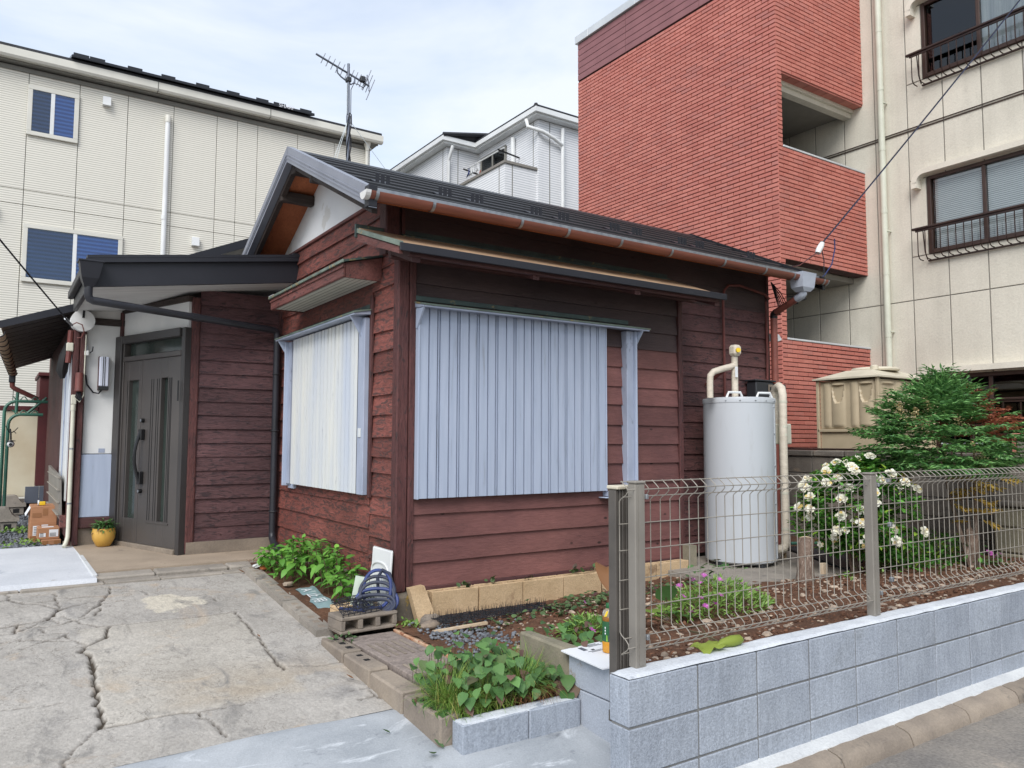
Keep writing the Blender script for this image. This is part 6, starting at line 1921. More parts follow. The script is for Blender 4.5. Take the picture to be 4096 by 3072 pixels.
# ---- boxes, shed, arch at the far left
bx = thing('cardboard_box', 'large brown cardboard box with two shipping labels on gravel', 'box', (.44, 10.1, .39))
obj('carton', MB().cbox(.345, .60, 9.98, 10.42, .392, .785, .006, .002), M['cardboard'], bx)
for x, z in ((.375, .47), (.455, .48)):
    lbl = obj('label', MB().box(x, x + .062, 9.9775, 9.9785, z, z + .105), M['paper'], bx)
    for k in range(5):
        obj('print_line', MB().box(x + .008, x + .05 - .006 * (k % 3), 9.9765, 9.9773, z + .014 + k * .017, z + .021 + k * .017), M['ink'], lbl)
obj('tape', MB().box(.365, .45, 9.9775, 9.9787, .665, .715), M['tape'], bx)
obj('tape', MB().box(.462, .51, 9.9775, 9.9787, .685, .76), M['tape'], bx)
obj('tape', MB().box(.35, .43, 9.9775, 9.9787, .42, .465), M['tape'], bx)
obj('flap', MB().hexa([(.30, 9.99, .69), (.345, 9.99, .775), (.345, 10.3, .775), (.30, 10.3, .69), (.302, 9.99, .686), (.347, 9.99, .771), (.347, 10.3, .771), (.302, 10.3, .686)]), M['paper'], bx)
b2_ = thing('cardboard_box', 'small flat brown carton with two white labels leaning by the large box', 'box', (.52, 9.75, .4))
obj('carton', MB().cbox(.408, .612, 9.70, 9.955, .455, .575, .004, .001), M['cardboard'], b2_)
for x, w, h in ((.425, .06, .04), (.515, .085, .075)):
    lb_ = obj('label', MB().box(x, x + w, 9.6975, 9.6985, .48, .48 + h), M['paper'], b2_)
    for k in range(3):
        obj('print_line', MB().box(x + .006, x + w - .02, 9.6965, 9.6973, .487 + k * .013, .493 + k * .013), M['ink_black'], lb_)
obj('top_label', MB().box(.45, .56, 9.75, 9.85, .5755, .5765), M['paper'], b2_)
b3_ = thing('cardboard_box', 'flat cut open carton tray under the small box', 'box', (.54, 9.7, .4))
obj('tray', MB().cbox(.445, .625, 9.62, 9.95, .40, .452, .004, .001), M['cardboard'], b3_)
for x in (.452, .56):
    obj('tape', MB().box(x, x + .05, 9.6175, 9.6187, .405, .448), M['yellow'] if False else M['tape'], b3_)
tp = thing('tape_dispenser', 'small yellow tape dispenser lying on the large cardboard box', 'tape dispenser', (.45, 10.15, .79))
obj('holder', MB().cbox(.43, .49, 10.10, 10.16, .787, .828, .006), M['yellow'], tp)
obj('roll', MB().tube([(.415, 10.13, .815), (.428, 10.13, .815)], .030, 12), M['paper'], tp, True)

sh_ = thing('garden_shed', 'maroon shed with a stained cream side panel at the far left', 'shed', (.4, 14, .4))
obj('front_panel', MB().cbox(.525, .80, 14.0, 15.2, .80, 2.50, .006), M['maroon'], sh_)
obj('shed_roof', MB().cbox(.50, .84, 13.95, 15.3, 2.502, 2.56, .008), M['maroon'], sh_)
obj('cream_panel', MB().cbox(.10, .523, 14.02, 14.1, .64, 1.955, .005), M['cream_panel'], sh_)
obj('panel_head', MB().cbox(.02, .523, 13.99, 14.1, 1.957, 2.03, .006), M['maroon'], sh_)
obj('corner_strip', MB().cbox(.79, .83, 13.98, 14.05, .4, 2.5, .004), M['frame_blue'], sh_)
for i in range(2):
    obj('plinth_tile', MB().cbox(.40 + i * .185, .58 + i * .185, 13.98, 14.05, .54, .795, .004), M['slate_tile'], sh_)
obj('skid', MB().cbox(.05, .80, 14.05, 15.2, .42, .535, .01), M['wd_beam'], sh_)
ar = thing('garden_arch', 'green tubular metal garden arch with wavy rails', 'arch', (.12, 12.5, .5))
for dx, top in ((0, 2.04), (.05, 1.86)):
    x = .075 + dx
    pts = [(x, 12.5, .62), (x, 12.5, top - .14)] + [(x + .14 - .14 * math.cos(rad(a)), 12.5, top - .14 + .14 * math.sin(rad(a))) for a in (20, 40, 60, 80, 90)] + [(x + .50 - 2 * dx, 12.5, top)]
    obj('hoop', MB().tube(pts, .021, 8), M['green_metal'], ar, True)
obj('post', MB().tube([(.02, 12.4, .62), (.025, 12.4, 1.55), (-.03, 12.4, 1.68)], .021, 8), M['green_metal'], ar, True)
obj('stub_tube', MB().tube([(.21, 12.5, 1.88), (.215, 12.5, 2.16)], .020, 8), M['green_metal'], ar, True)
obj('stub_mouth', MB().tube([(.215, 12.5, 2.1605), (.215, 12.5, 2.163)], .017, 8), M['rubber'], ar)
obj('cross_stay', MB().tube([(.33, 12.5, 1.87), (.50, 12.5, 2.04), (.56, 12.5, 2.10)], .017, 8), M['green_metal'], ar, True)
for z in (2.07, 1.885):
    obj('wavy_rod', MB().tube([(.16 + .02 * k, 12.49, z + .035 * math.cos(k * .95)) for k in range(18)], .007, 5), M['green_metal'], ar, True)
sc = thing('security_camera', 'small white dome camera hanging from the green arch', 'camera', (.17, 12.45, 1.45))
obj('dome', MB().blob((.165, 12.45, 1.455), .045, .045, .045, 14, 10, 0), M['white_plastic'], sc, True)
obj('lens', MB().tube([(.163, 12.408, 1.452), (.162, 12.402, 1.452)], .02, 12), M['rubber'], sc)
obj('shade', MB().lathe([(.055, 0), (.05, .012), (.0, .018)], (.165, 12.45, 1.492), 14), M['handle'], sc, True)
obj('bracket', MB().tube([(.165, 12.45, 1.51), (.16, 12.45, 1.60), (.15, 12.47, 1.66)], .012, 6), M['handle'], sc)
for a, b in ((.10, .70), (.24, .68), (.22, .60)):
    obj('twig', MB().tube([(.16, 12.46, 1.60), (.16 + (a - .16) * .5, 12.45, 1.63), (a, 12.44, 1.0 + b)], .005, 4), M['handle'], sc)
cwn = [(.11, 11.35, .39), (.24, 13.6, .40)]
for i, (x, y, z) in enumerate(cwn):
    w = thing('concrete_weight', ['curved concrete base weight nearest the cardboard boxes', 'curved concrete base weight under the shed corner'][i], 'weight', (x, y, z), 'concrete base weights by the arch')
    obj('saddle', MB().prism([(-.30, .12), (.17, .12), (.17, .16), (.13, .17), (.09, .21), (.06, .27), (.02, .285), (-.30, .285)], 0, .36, 'Y'), M['kerb'], w).data.transform(Matrix.Translation((x, y, z)))
    blk = obj('block', MB().cbox(-.30, .15, .02, .34, 0, .115, .008, .002), M['kerb'], w)
    blk.data.transform(Matrix.Translation((x, y, z)))
    for k in range(3):
        h_ = obj('core_hole', MB().cbox(-.22 + k * .115, -.14 + k * .115, .017, .022, .03, .09, .002), M['rubber'], blk)
        h_.data.transform(Matrix.Translation((x, y, z)))

# ---- by the house corner: cinder blocks, hose, panel, mesh
def cinder(name, lab, x0, y0, z0, mat, group=None, upright=False, rz=0., L=.39, D=.19, Hh=.10, holes=3):
    t = thing(name, lab, 'cinder block', (x0, y0, z0), group)
    Mx = Matrix.Translation((x0, y0, z0)) @ Matrix.Rotation(rz, 4, 'Z')
    wl_ = .034
    mb = MB()
    if upright:      # holes face up
        mb.cbox(0, L, 0, .022, 0, Hh, .004, .002)
        mb.cbox(0, L, D - .022, D, 0, Hh, .004, .002)
        for k in range(holes + 1):
            a = k * (L - wl_) / holes
            mb.cbox(a, a + wl_, .0225, D - .0225, 0, Hh - .002, .003, .002)
        mb.box(.02, L - .02, .022, D - .022, 0, Hh * .35)
    else:            # lying flat, holes face the side
        mb.cbox(0, L, 0, D, 0, .024, .006, .002)
        mb.cbox(0, L, 0, D, Hh - .026, Hh, .006, .003)
        for k in range(holes + 1):
            a = k * (L - wl_) / holes
            mb.cbox(a, a + wl_, 0.001, D - .001, .0245, Hh - .0265, .004, .002)
    o = obj('body', mb, mat, t)
    o.data.transform(Mx)
    return t
cinder('cinder_block', 'stained grey cinder block lying flat at the paving corner', 1.955, 4.95, .232, M['oldblock'], None, False, .05, .42, .22, .115)
cinder('cinder_block', 'pale cinder block behind the hose', 2.06, 5.27, .215, M['tanblock'], None, False, .05, .36, .15, .13, 2)
cinder('cinder_block', 'sunken cinder block against the corner stone under the hose', 2.10, 5.185, .20, M['oldblock'], None, True, .05, .30, .085, .11)
for i, (x, lab) in enumerate(((2.672, 'tan cinder block at the left end of the row along the house'), (3.075, 'second tan cinder block from the left along the house'), (3.475, 'third tan cinder block from the left along the house'), (3.875, 'tan cinder block fourth in the row before the gap'), (4.52, 'tan cinder block right of the gap by the trim post'), (4.92, 'tan cinder block at the right end of the row'))):
    cinder('cinder_block', lab, x, 5.018, .235 + .012 * (i > 3), M['tanblock'], 'tan cinder blocks along the house wall', True, R.uniform(-.01, .01), .392, .10, .195)
for lab, v in (('leaning tan brick at the left end of the cinder block row', [(2.535, 4.955, .235), (2.665, 4.945, .27), (2.665, 5.01, .27), (2.535, 5.02, .235), (2.482, 5.00, .475), (2.595, 4.995, .488), (2.595, 5.055, .488), (2.482, 5.06, .475)]),
               ('short tan block leaning in the gap of the cinder block row', [(4.30, 5.03, .25), (4.44, 5.02, .25), (4.44, 5.09, .25), (4.30, 5.10, .25), (4.275, 5.05, .45), (4.395, 5.04, .45), (4.395, 5.11, .45), (4.275, 5.12, .45)]),
               ('upright grey concrete stub at the bay end post', [(5.35, 5.03, .3), (5.43, 5.03, .3), (5.43, 5.13, .3), (5.35, 5.13, .3), (5.345, 5.03, .565), (5.435, 5.03, .565), (5.435, 5.13, .565), (5.345, 5.13, .565)])):
    t = thing('loose_block', lab, 'block', v[0])
    obj('body', MB().hexa(v), M['tanblock'] if 'tan' in lab else M['oldwall'], t)
tag(obj('river_stone', MB().blob((2.545, 4.80, .255), .085, .042, .032, 12, 8, .06, .15), M['pebble'], None, True), 'flat oval beige stone before the leaning brick', 'stone')
tag(obj('stone_footing', MB().blob((2.61, 4.93, .24), .09, .05, .06, 10, 7, .12), M['oldblock'], None, True), 'rounded grey rubble stone under the leaning brick', 'stone')
tag(obj('timber_offcut', MB().hexa([(2.50, 4.66, .238), (2.86, 4.56, .268), (2.86, 4.585, .268), (2.50, 4.69, .238), (2.50, 4.66, .25), (2.86, 4.56, .285), (2.86, 4.585, .285), (2.50, 4.69, .25)]), M['bark_cut']), 'pale thin wood splinter lying on the gravel', 'wood')

wp_ = thing('moulded_panel', 'white moulded plastic panel leaning at the house corner', 'panel', (2.39, 5.3, .31))  # a flat panel of white moulded plastic stood on edge
def lean(x, y, z):     # panel local (thickness, along Y, up) leaned against the wall
    return (2.362 + x + .028 * (z - .3) / .45, y - .055, z)
mb = MB().cbox(0, .016, 5.165, 5.50, .305, .735, .012)
mb.v = [lean(*p) for p in mb.v]
pb = obj('sheet', mb, M['white_plastic'], wp_, True)
pts = [lean(-.004, 5.475, .40), lean(-.004, 5.475, .58)] + [lean(-.004, 5.335 + .14 * math.cos(rad(a)), .58 + .055 * math.sin(rad(a))) for a in range(15, 180, 15)] + [lean(-.004, 5.195, .58), lean(-.004, 5.195, .40)]
obj('moulded_arch', MB().tube(pts, .008, 6), M['white_plastic'], pb, True)
for y in (5.30, 5.33):
    obj('scuff', MB().tube([lean(-.001, y, .46), lean(-.001, y + .003, .57)], .003, 4), M['frame_blue'], pb)
pg_ = tag(obj('pale_slanted_panel', MB().hexa([(2.155, 5.30, .33), (2.31, 5.235, .33), (2.315, 5.25, .33), (2.16, 5.315, .33), (2.215, 5.34, .545), (2.30, 5.30, .525), (2.305, 5.315, .525), (2.22, 5.355, .545)]), M['pale_block']), 'pale greenish slanted panel behind the coiled hose', 'panel')  # a thin pale panel propped at a slant

hs = thing('coiled_hose', 'dusty navy blue hose coiled against the white panel', 'hose', (2.27, 5.1, .33))
def loop(cx, cy, cz, ra, rb, tilt, yaw, n=28, a0=0, a1=360):
    out = []
    for i in range(n + 1):
        w = rad(a0 + (a1 - a0) * i / n)
        p = Vector((ra * math.cos(w), 0, rb * math.sin(w)))
        p.rotate(Matrix.Rotation(rad(tilt), 3, 'X'))
        p.rotate(Matrix.Rotation(rad(yaw), 3, 'Z'))
        out.append((cx + p.x, cy + p.y, cz + p.z + .004 * math.sin(w * 3)))
    return out
for i, (a, mt_) in enumerate([((2.285, 5.12, .445, .125, .125, -20, -35), 'hose'), ((2.275, 5.10, .425, .120, .110, -25, -30), 'hose'), ((2.29, 5.13, .475, .100, .135, -16, -38), 'hose_blue'),
                              ((2.245, 5.07, .385, .140, .075, -38, -25), 'hose'), ((2.255, 5.06, .372, .110, .060, -46, -22), 'hose'), ((2.27, 5.09, .40, .145, .095, -32, -28), 'hose_blue')]):
    obj('hose_loop', MB().tube(loop(*a), .0125, 8, closed=True), M[mt_], hs, True)
obj('hose_end', MB().tube([(2.15, 5.03, .36), (2.12, 5.10, .355), (2.08, 5.17, .352), (2.05, 5.22, .35)], .012, 8), M['hose_blue'], hs, True)
obj('hose_upright', MB().tube([(2.31, 5.15, .42), (2.305, 5.16, .55), (2.33, 5.13, .605), (2.37, 5.10, .58), (2.385, 5.08, .50), (2.385, 5.05, .42)], .0125, 8), M['hose'], hs, True)

def meshmat(name, lab, o, ux, uy, nx, ny, d, h, spike):
    """flat plastic grid with triangular bracing and spikes"""
    t = thing(name, lab, 'plastic mesh', o)
    O_, ux, uy = Vector(o), Vector(ux), Vector(uy)
    mb = MB()
    def P(i, j, z=0):
        return tuple(O_ + ux * i * d + uy * j * d + Vector((0, 0, z + .006 * noise.noise((i * .8, j * .8, 3)))))
    for j in range(ny + 1):
        mb.tube([P(i, j) for i in range(nx + 1)], .0032, 4)
    for i in range(nx + 1):
        mb.tube([P(i, j) for j in range(ny + 1)], .0032, 4)
    for i in range(nx):
        for j in range(ny):
            mb.tube([P(i, j), P(i + 1, j + 1)], .0024, 3)
            if (i + j) % 2:
                mb.tube([P(i + 1, j), P(i, j + 1)], .0024, 3)
    obj('grid', mb, M['mesh_black'], t)
    mb = MB()
    for i in range(nx + 1):
        for j in range(ny + 1):
            for k in range(spike):
                p = Vector(P(i, j)) + ux * R.uniform(-d, d) * .5 + uy * R.uniform(-d, d) * .5
                mb.tube([tuple(p + Vector((0, 0, -.004))), tuple(p + Vector((R.uniform(-.008, .008), R.uniform(-.008, .008), h)))], .0022, 3, rend=.0008)
    stuff(obj('spikes', mb, M['mesh_black'], t))
    mb = MB()
    for z in (-.018, -.032):
        mb.tube([P(i, 0, z) for i in range(nx + 1)], .003, 4)
        mb.tube([P(i, ny, z) for i in range(nx + 1)], .003, 4)
    for i in range(nx + 1):
        mb.tube([P(i, 0), P(i, 0, -.034)], .003, 4)
    obj('rim', mb, M['mesh_black'], t)
    return t
meshmat('spike_mat', 'black plastic spike mat lying along the tan cinder blocks', (2.60, 4.72, .275), (.99, -.06, .012), (.02, .95, .02), 22, 5, .042, .040, 2)
meshmat('spike_mat', 'crumpled black plastic spike mesh on the grey cinder block', (1.97, 4.955, .362), (.95, .18, .03), (-.05, .80, .30), 7, 5, .046, .026, 1)

sp = thing('fallen_sign', 'weathered pale teal sign plate lying beside the leafy plant', 'sign', (2.12, 5.85, .3))
pA, pB, pC = Vector((2.055, 6.20, .325)), Vector((2.20, 6.22, .335)), Vector((2.04, 5.52, .268))
ux = (pC - pA).normalized()
uy = (pB - pA).normalized()
uz = ux.cross(uy).normalized()
if uz.z < 0:
    uz = -uz
mb = MB()
vs = []
for i in range(13):
    for j in range(5):
        p = pA + ux * (.68 * i / 12) + uy * (.150 * j / 4) + Vector((0, 0, .006 * math.sin(i * .9) + .004 * math.sin(j * 1.7 + i)))
        vs += [tuple(p), tuple(p - Vector((0, 0, .003)))]
def vi(i, j, k):
    return (i * 5 + j) * 2 + k
fs = []
for i in range(12):
    for j in range(4):
        fs.append((vi(i, j, 0), vi(i + 1, j, 0), vi(i + 1, j + 1, 0), vi(i, j + 1, 0)))
        fs.append((vi(i, j, 1), vi(i, j + 1, 1), vi(i + 1, j + 1, 1), vi(i + 1, j, 1)))
spp = obj('plate', MB().add(vs, fs), M['plate'], sp, True)
Mt = frame3(ux, uz.cross(ux), uz, pA + ux * .055 + uz.cross(ux) * (.03 if uz.cross(ux).dot(uy) > 0 else -.12) + uz * .009)
text('lettering', 'A  \u6b62 \u7528', .115, M['print_white'], spp, Mt, .0005)

# ---- on the step wall: drawing board sheet and tea bottle
shp = thing('white_board', 'white printed card sheet lying on the step blocks', 'sheet', (2.75, 3.2, .38))
Q = [Vector((2.600, 3.395, .386)), Vector((2.575, 3.02, .384)), Vector((2.885, 2.985, .384)), Vector((2.90, 3.42, .386))]
cs = obj('card', MB().hexa([tuple(p) for p in Q] + [tuple(p + Vector((0, 0, .007))) for p in Q]), M['paper'], shp)
ey = (Q[3] - Q[0]).normalized()
ex = (Q[1] - Q[0]).normalized()
o_ = Q[0] + ex * .03 + ey * .10 + Vector((0, 0, .0075))
obj('print_block', MB().hexa([tuple(o_ + ex * a + ey * b + Vector((0, 0, c_))) for c_ in (0, .0008) for a, b in ((.0, .0), (.0, .03), (.06, .03), (.06, .0))][0:8]), M['ink'], cs)
for k, (a, b, L_) in enumerate(((.09, -.03, .09), (.09, -.015, .10), (.03, .055, .10), (.045, .07, .12), (.105, -.045, .06))):
    p = o_ + ex * (b + .03) + ey * (a - .02)
    obj('print_line', MB().hexa([tuple(p + ey * u + ex * w + Vector((0, 0, c_))) for c_ in (0, .0008) for u, w in ((0, 0), (0, .006), (L_, .006), (L_, 0))]), M['ink'], cs)
p = o_ + ex * .06 + ey * .05
obj('print_block', MB().hexa([tuple(p + ey * u + ex * w + Vector((0, 0, c_))) for c_ in (0, .0008) for u, w in ((0, 0), (0, .016), (.022, .016), (.022, 0))]), M['ink_black'], cs)
bt = thing('tea_bottle', 'green labelled tea bottle with green cap on the white sheet', 'bottle', (2.795, 3.225, .393))
bc = (2.795, 3.225, .393)
obj('base', MB().lathe([(.028, 0), (.034, .004), (.036, .012), (.036, .055), (.0345, .060)], bc, 24), M['tea'], bt, True)
lbm = obj('label', MB().lathe([(.0352, .0605), (.0356, .062), (.0356, .165), (.0352, .1665)], bc, 24), M['label_green'], bt, True)
obj('upper_tea', MB().lathe([(.0345, .167), (.0350, .170), (.0345, .188), (.033, .191)], bc, 24), M['tea_dark'], bt, True)
sh0 = MB()
prof = [(.033, .1915), (.031, .205), (.025, .222), (.016, .232), (.0135, .234)]
sh0.lathe(prof, bc, 24)
obj('shoulder', sh0, M['bottle'], bt, True)
for k in range(12):
    w = rad(k * 30)
    obj('swirl_rib', MB().tube([(bc[0] + r_ * math.cos(w + t_), bc[1] + r_ * math.sin(w + t_), bc[2] + z_) for r_, z_, t_ in ((.0325, .195, 0), (.0315, .207, .15), (.0255, .223, .35))], .0014, 4), M['white_plastic'], bt)
obj('cap', MB().lathe([(.0155, .2345), (.016, .236), (.016, .256), (.0145, .259), (.0, .2592)], bc, 20), M['cap_green'], bt, True)
va = Vector((-bc[0], -bc[1], 0)).normalized()
rt = Vector((0, 0, 1)).cross(va).normalized()
def on_bottle(a, z):
    d = va * math.cos(a) + rt * math.sin(a)
    return Vector((bc[0], bc[1], bc[2] + z)) + d * .0362, d
for ch, z in (('\u6fc3', .138), ('\u3044', .120), ('\u5473', .102)):
    p, d = on_bottle(.25, z)
    t_ = Vector((0, 0, 1)).cross(d)
    text('lettering', ch, .021, M['print_white'], lbm, frame3(t_, (0, 0, 1), d, p - t_ * .009), .0002)
for a, z, s_ in ((-.55, .10, .010), (-.55, .115, .010), (-.55, .13, .010)):
    p, d = on_bottle(a, z)
    obj('label_mark', MB().hexa([tuple(p + Vector((0, 0, 1)) * v + Vector((0, 0, 1)).cross(d) * u + d * w_) for w_ in (0, .0006) for u, v in ((-.003, 0), (.003, 0), (.003, .009), (-.003, .009))]), M['print_white'], lbm)
for k in range(6):
    p, d = on_bottle(.25, .068 + k * .0045)
    t_ = Vector((0, 0, 1)).cross(d)
    obj('label_line', MB().hexa([tuple(p + Vector((0, 0, 1)) * v + t_ * u + d * w_) for w_ in (-.002, .0004) for u, v in ((-.014, 0), (.014, 0), (.014, .0018), (-.014, .0018))]), M['ink'], lbm)
p, d = on_bottle(-.28, .064)
t_ = Vector((0, 0, 1)).cross(d)
obj('lime_stripe', MB().hexa([tuple(p + Vector((0, 0, 1)) * v + t_ * u + d * w_) for w_ in (-.002, .0005) for u, v in ((-.005, 0), (.005, 0), (.002, .03), (-.004, .034))]), M['label_lime'], lbm)
p, d = on_bottle(-.6, .19)
obj('neck_tag', MB().hexa([tuple(p + Vector((0, 0, 1)) * v + Vector((0, 0, 1)).cross(d) * u + d * (w_ - .3 * v)) for w_ in (0, .001) for u, v in ((-.006, .0), (.012, .006), (.016, .034), (.004, .030))]), M['yellow'], bt)

# ---- stump, stick, sheet, hose by the heater
sm = thing('tree_stump', 'cut grey tree stump leaning beside the heater slab', 'stump', (5.52, 3.95, .4))
obj('trunk', MB().tube([(5.50, 3.93, .34), (5.52, 3.94, .46), (5.55, 3.96, .60), (5.60, 3.985, .715)], [.085, .068, .062, .066], 12), M['bark'], sm, True)
obj('cut_face', MB().tube([(5.600, 3.985, .7155), (5.603, 3.987, .721)], .056, 12), M['bark_cut'], sm)
tag(obj('weed_sheet', MB().hexa([(6.35, 4.12, .386), (6.95, 4.30, .386), (7.7, 5.1, .386), (7.0, 5.25, .386), (6.35, 4.12, .40), (6.95, 4.30, .40), (7.7, 5.1, .41), (7.0, 5.25, .41)]), M['black_sheet']), 'black weed sheet on the ground beyond the heater', 'sheet')
tag(obj('green_pole', MB().tube([(7.05, 5.2, .45), (7.55, 4.95, .45), (7.95, 4.72, .44)], .016, 8), M['green_metal'], None, True), 'green plastic garden pole lying by the dark wall', 'pole')
tag(obj('wood_post', MB().cbox(6.02, 6.09, 4.12, 4.16, .36, .47, .005), M['bark_cut']), 'short pale timber offcut beside the stump', 'wood')
# ================================================================== PLANTS
def leaf_pts(L, W, kind='ovate', curl=.25, fold=.25):
    """leaf lying along +Y, base at the origin; returns verts, faces"""
    prof = {'ovate': [(0, .02), (.12, .62), (.38, 1.0), (.68, .72), (.88, .30), (1, 0)],
            'heart': [(-.10, .55), (.10, .95), (.38, 1.0), (.66, .66), (.86, .28), (1, 0)],
            'lance': [(0, .05), (.2, .8), (.5, 1.0), (.8, .5), (1, 0)],
            'round': [(-.28, .45), (-.12, .95), (.2, 1.1), (.55, 1.05), (.85, .68), (1, .1)],
            'petal': [(0, .1), (.35, .7), (.7, 1.0), (.92, .75), (1, .25)]}[kind]
    vs, fs = [], []
    for t, w in prof:
        z = -curl * L * t * t
        hw = W * .5 * w
        vs += [(-hw, t * L, z + fold * hw), (0, t * L, z), (hw, t * L, z + fold * hw)]
    for i in range(len(prof) - 1):
        k = i * 3
        fs += [(k, k + 1, k + 4, k + 3), (k + 1, k + 2, k + 5, k + 4)]
    return vs, fs
def leaf_mesh(name, mat, *a, **k):
    return MB().add(*leaf_pts(*a, **k)).mesh(name, mat, True)
def orient(d, up=Vector((0, 0, 1)), roll=0.):
    y = Vector(d).normalized()
    x = y.cross(up)
    if x.length < .05:
        x = y.cross(Vector((1, 0, 0)))
    x.normalize()
    z = x.cross(y)
    m = Matrix((x, y, z)).transposed()
    return m @ Matrix.Rotation(roll, 3, 'Y')
def put_leaf(name, me, parent, p, d, s=1., roll=0.):
    m = orient(d, roll=roll)
    return link(name, me, parent, tuple(p), m.to_euler(), (s, s, s))
def mass(mb, tpl, p, d, s=1., roll=0.):
    m = orient(d, roll=roll)
    p = Vector(p)
    o = len(mb.v)
    mb.v += [tuple(p + m @ (Vector(v) * s)) for v in tpl[0]]
    mb.f += [tuple(i + o for i in f) for f in tpl[1]]
def rdir(el0, el1, az=None):
    a = R.uniform(0, 2 * PI) if az is None else az
    e = rad(R.uniform(el0, el1))
    return Vector((math.cos(a) * math.cos(e), math.sin(a) * math.cos(e), math.sin(e)))

# ---- bright leafy plant by the gable wall
hp_ = thing('leafy_plant', 'bright green broad leaved plant against the red gable wall', 'plant', (2.2, 6.1, .28))
lm = [leaf_mesh('leaf', M['leaf_hydr'], L, W, 'ovate', c_, .28) for L, W, c_ in ((.092, .056, .30), (.078, .046, .18), (.105, .062, .40))]
n_l = 0
stems = MB()
spots = []
for i in range(400):
    y = R.uniform(5.42, 7.0)
    x = R.uniform(1.99 if y > 6.25 else 2.20, 2.37)
    env = max(.0, 1 - ((y - 6.15) / .95) ** 2)
    h = (.15 + .22 * env) * (.55 + .45 * min(1, (x - 1.90) / .3)) * R.uniform(.75, 1.1)
    if all((x - a) ** 2 + (y - b) ** 2 > .0075 for a, b, _ in spots):
        spots.append((x, y, h))
for x, y, h in spots:
    z0 = float(slope(np.array(y))) + .05
    tip = Vector((x - R.uniform(.0, .07), y + R.uniform(-.05, .05), z0 + h))
    base = Vector((x, y, z0))
    stems.tube([tuple(base), tuple(base.lerp(tip, .5) + Vector((.01, 0, 0))), tuple(tip)], .004, 4)
    az = R.uniform(0, PI)
    lv = [(1., 2, 25, 60, .65), (.97, 3, 0, 25, .8), (.80, 2, -25, 5, 1.), (.58, 2, -40, -10, 1.05)]
    for t, k, e0, e1, s_ in lv:
        az += PI / 2
        for j in range(k):
            if n_l >= 298:
                break
            p = base.lerp(tip, t)
            put_leaf('leaf', R.choice(lm), hp_, p, rdir(e0, e1, az + j * 2 * PI / k + R.uniform(-.3, .3)), s_ * R.uniform(.85, 1.15), R.uniform(-.3, .3))
            n_l += 1
stuff(obj('stems', stems, M['stem'], hp_))
mbx = MB()
tplo = leaf_pts(.085, .05, 'ovate', .3, .28)
for x, y, h in spots:
    z0 = float(slope(np.array(y))) + .05
    for k in range(7):
        p = (x + R.uniform(-.05, .04), y + R.uniform(-.06, .06), z0 + h * R.uniform(.25, .98))
        mass(mbx, tplo, p, rdir(-35, 30), R.uniform(.7, 1.1), R.uniform(-.4, .4))
stuff(obj('inner_foliage', mbx, M['leaf_hydr'], hp_, True))

# ---- planter: grass tussocks and sweet potato vine
def blade(mb, p, az, L, lean_, w=.004):
    pts, vs, fs = [], [], []
    n = 5
    d = Vector((math.cos(az), math.sin(az), 0))
    sd_ = Vector((-math.sin(az), math.cos(az), 0))
    for i in range(n + 1):
        t = i / n
        a = rad(88) - lean_ * t * 1.25
        if i == 0:
            q_ = Vector(p)
        else:
            q_ = q_ + (d * math.cos(a) + Vector((0, 0, 1)) * math.sin(a)) * (L / n)
        ww = w * (1 - .85 * t)
        vs += [tuple(q_ - sd_ * ww), tuple(q_ + sd_ * ww)]
    for i in range(n):
        fs.append((2 * i, 2 * i + 1, 2 * i + 3, 2 * i + 2))
    mb.add(vs, fs)
gt_ = thing('grass_tussock', 'tufts of drooping green and straw grass in the low planter', 'grass', (2.3, 3.6, .14))
mb = MB()
for cx_, cy_, n_, L0 in ((2.00, 3.56, 420, .25), (2.08, 3.72, 320, .26), (2.42, 3.52, 520, .28), (2.53, 3.62, 260, .26), (2.20, 3.46, 320, .17), (2.30, 3.78, 260, .24), (1.985, 3.43, 200, .16), (2.18, 3.60, 320, .22), (2.08, 3.45, 240, .15)):
    for i in range(n_):
        p = (cx_ + R.gauss(0, .035), cy_ + R.gauss(0, .035), .14)
        blade(mb, p, R.uniform(0, 2 * PI), L0 * R.uniform(.55, 1.1), R.uniform(.5, 1.9), R.uniform(.0022, .004))
stuff(obj('blades', mb, M['grass'], gt_, True))
mb = MB()
for i in range(120):
    blade(mb, (2.44 + R.gauss(0, .08), 3.42 + R.gauss(0, .03), .16), R.uniform(PI, 2 * PI), R.uniform(.10, .2), R.uniform(1.3, 2.2), .0022)
stuff(obj('dry_blades', mb, M['leaf_dry'], gt_, True))
vp_ = thing('sweet_potato_vine', 'heart leaved vine sprawling through the low planter', 'plant', (2.3, 3.6, .15))
pm = [leaf_mesh('leaf', M['leaf_potato'], L, W, 'heart', .22, .2) for L, W in ((.056, .052), (.066, .06), (.046, .042))]
vin = MB()
for i in range(285):
    x, y = R.uniform(1.97, 2.63), R.uniform(3.36, 3.92)
    t = 1 - ((x - 2.28) / .48) ** 2
    h = .19 + R.uniform(.02, .23) * max(.3, t) * (.7 + .7 * (y - 3.38))
    if R.random() < .12:
        x, y, h = R.uniform(1.88, 1.96), R.uniform(3.42, 3.7), .18
    p = Vector((x, y, h))
    vin.tube([(x + R.uniform(-.03, .03), y + .03, .14), (x, y + .01, h * .7 + .03), tuple(p)], .0016, 3)
    az = math.atan2(-y + R.gauss(0, 1.4), -x + R.gauss(0, 1.4))
    put_leaf('leaf', R.choice(pm), vp_, p, rdir(-45, 10, az), R.uniform(.8, 1.2), R.uniform(-.5, .5))
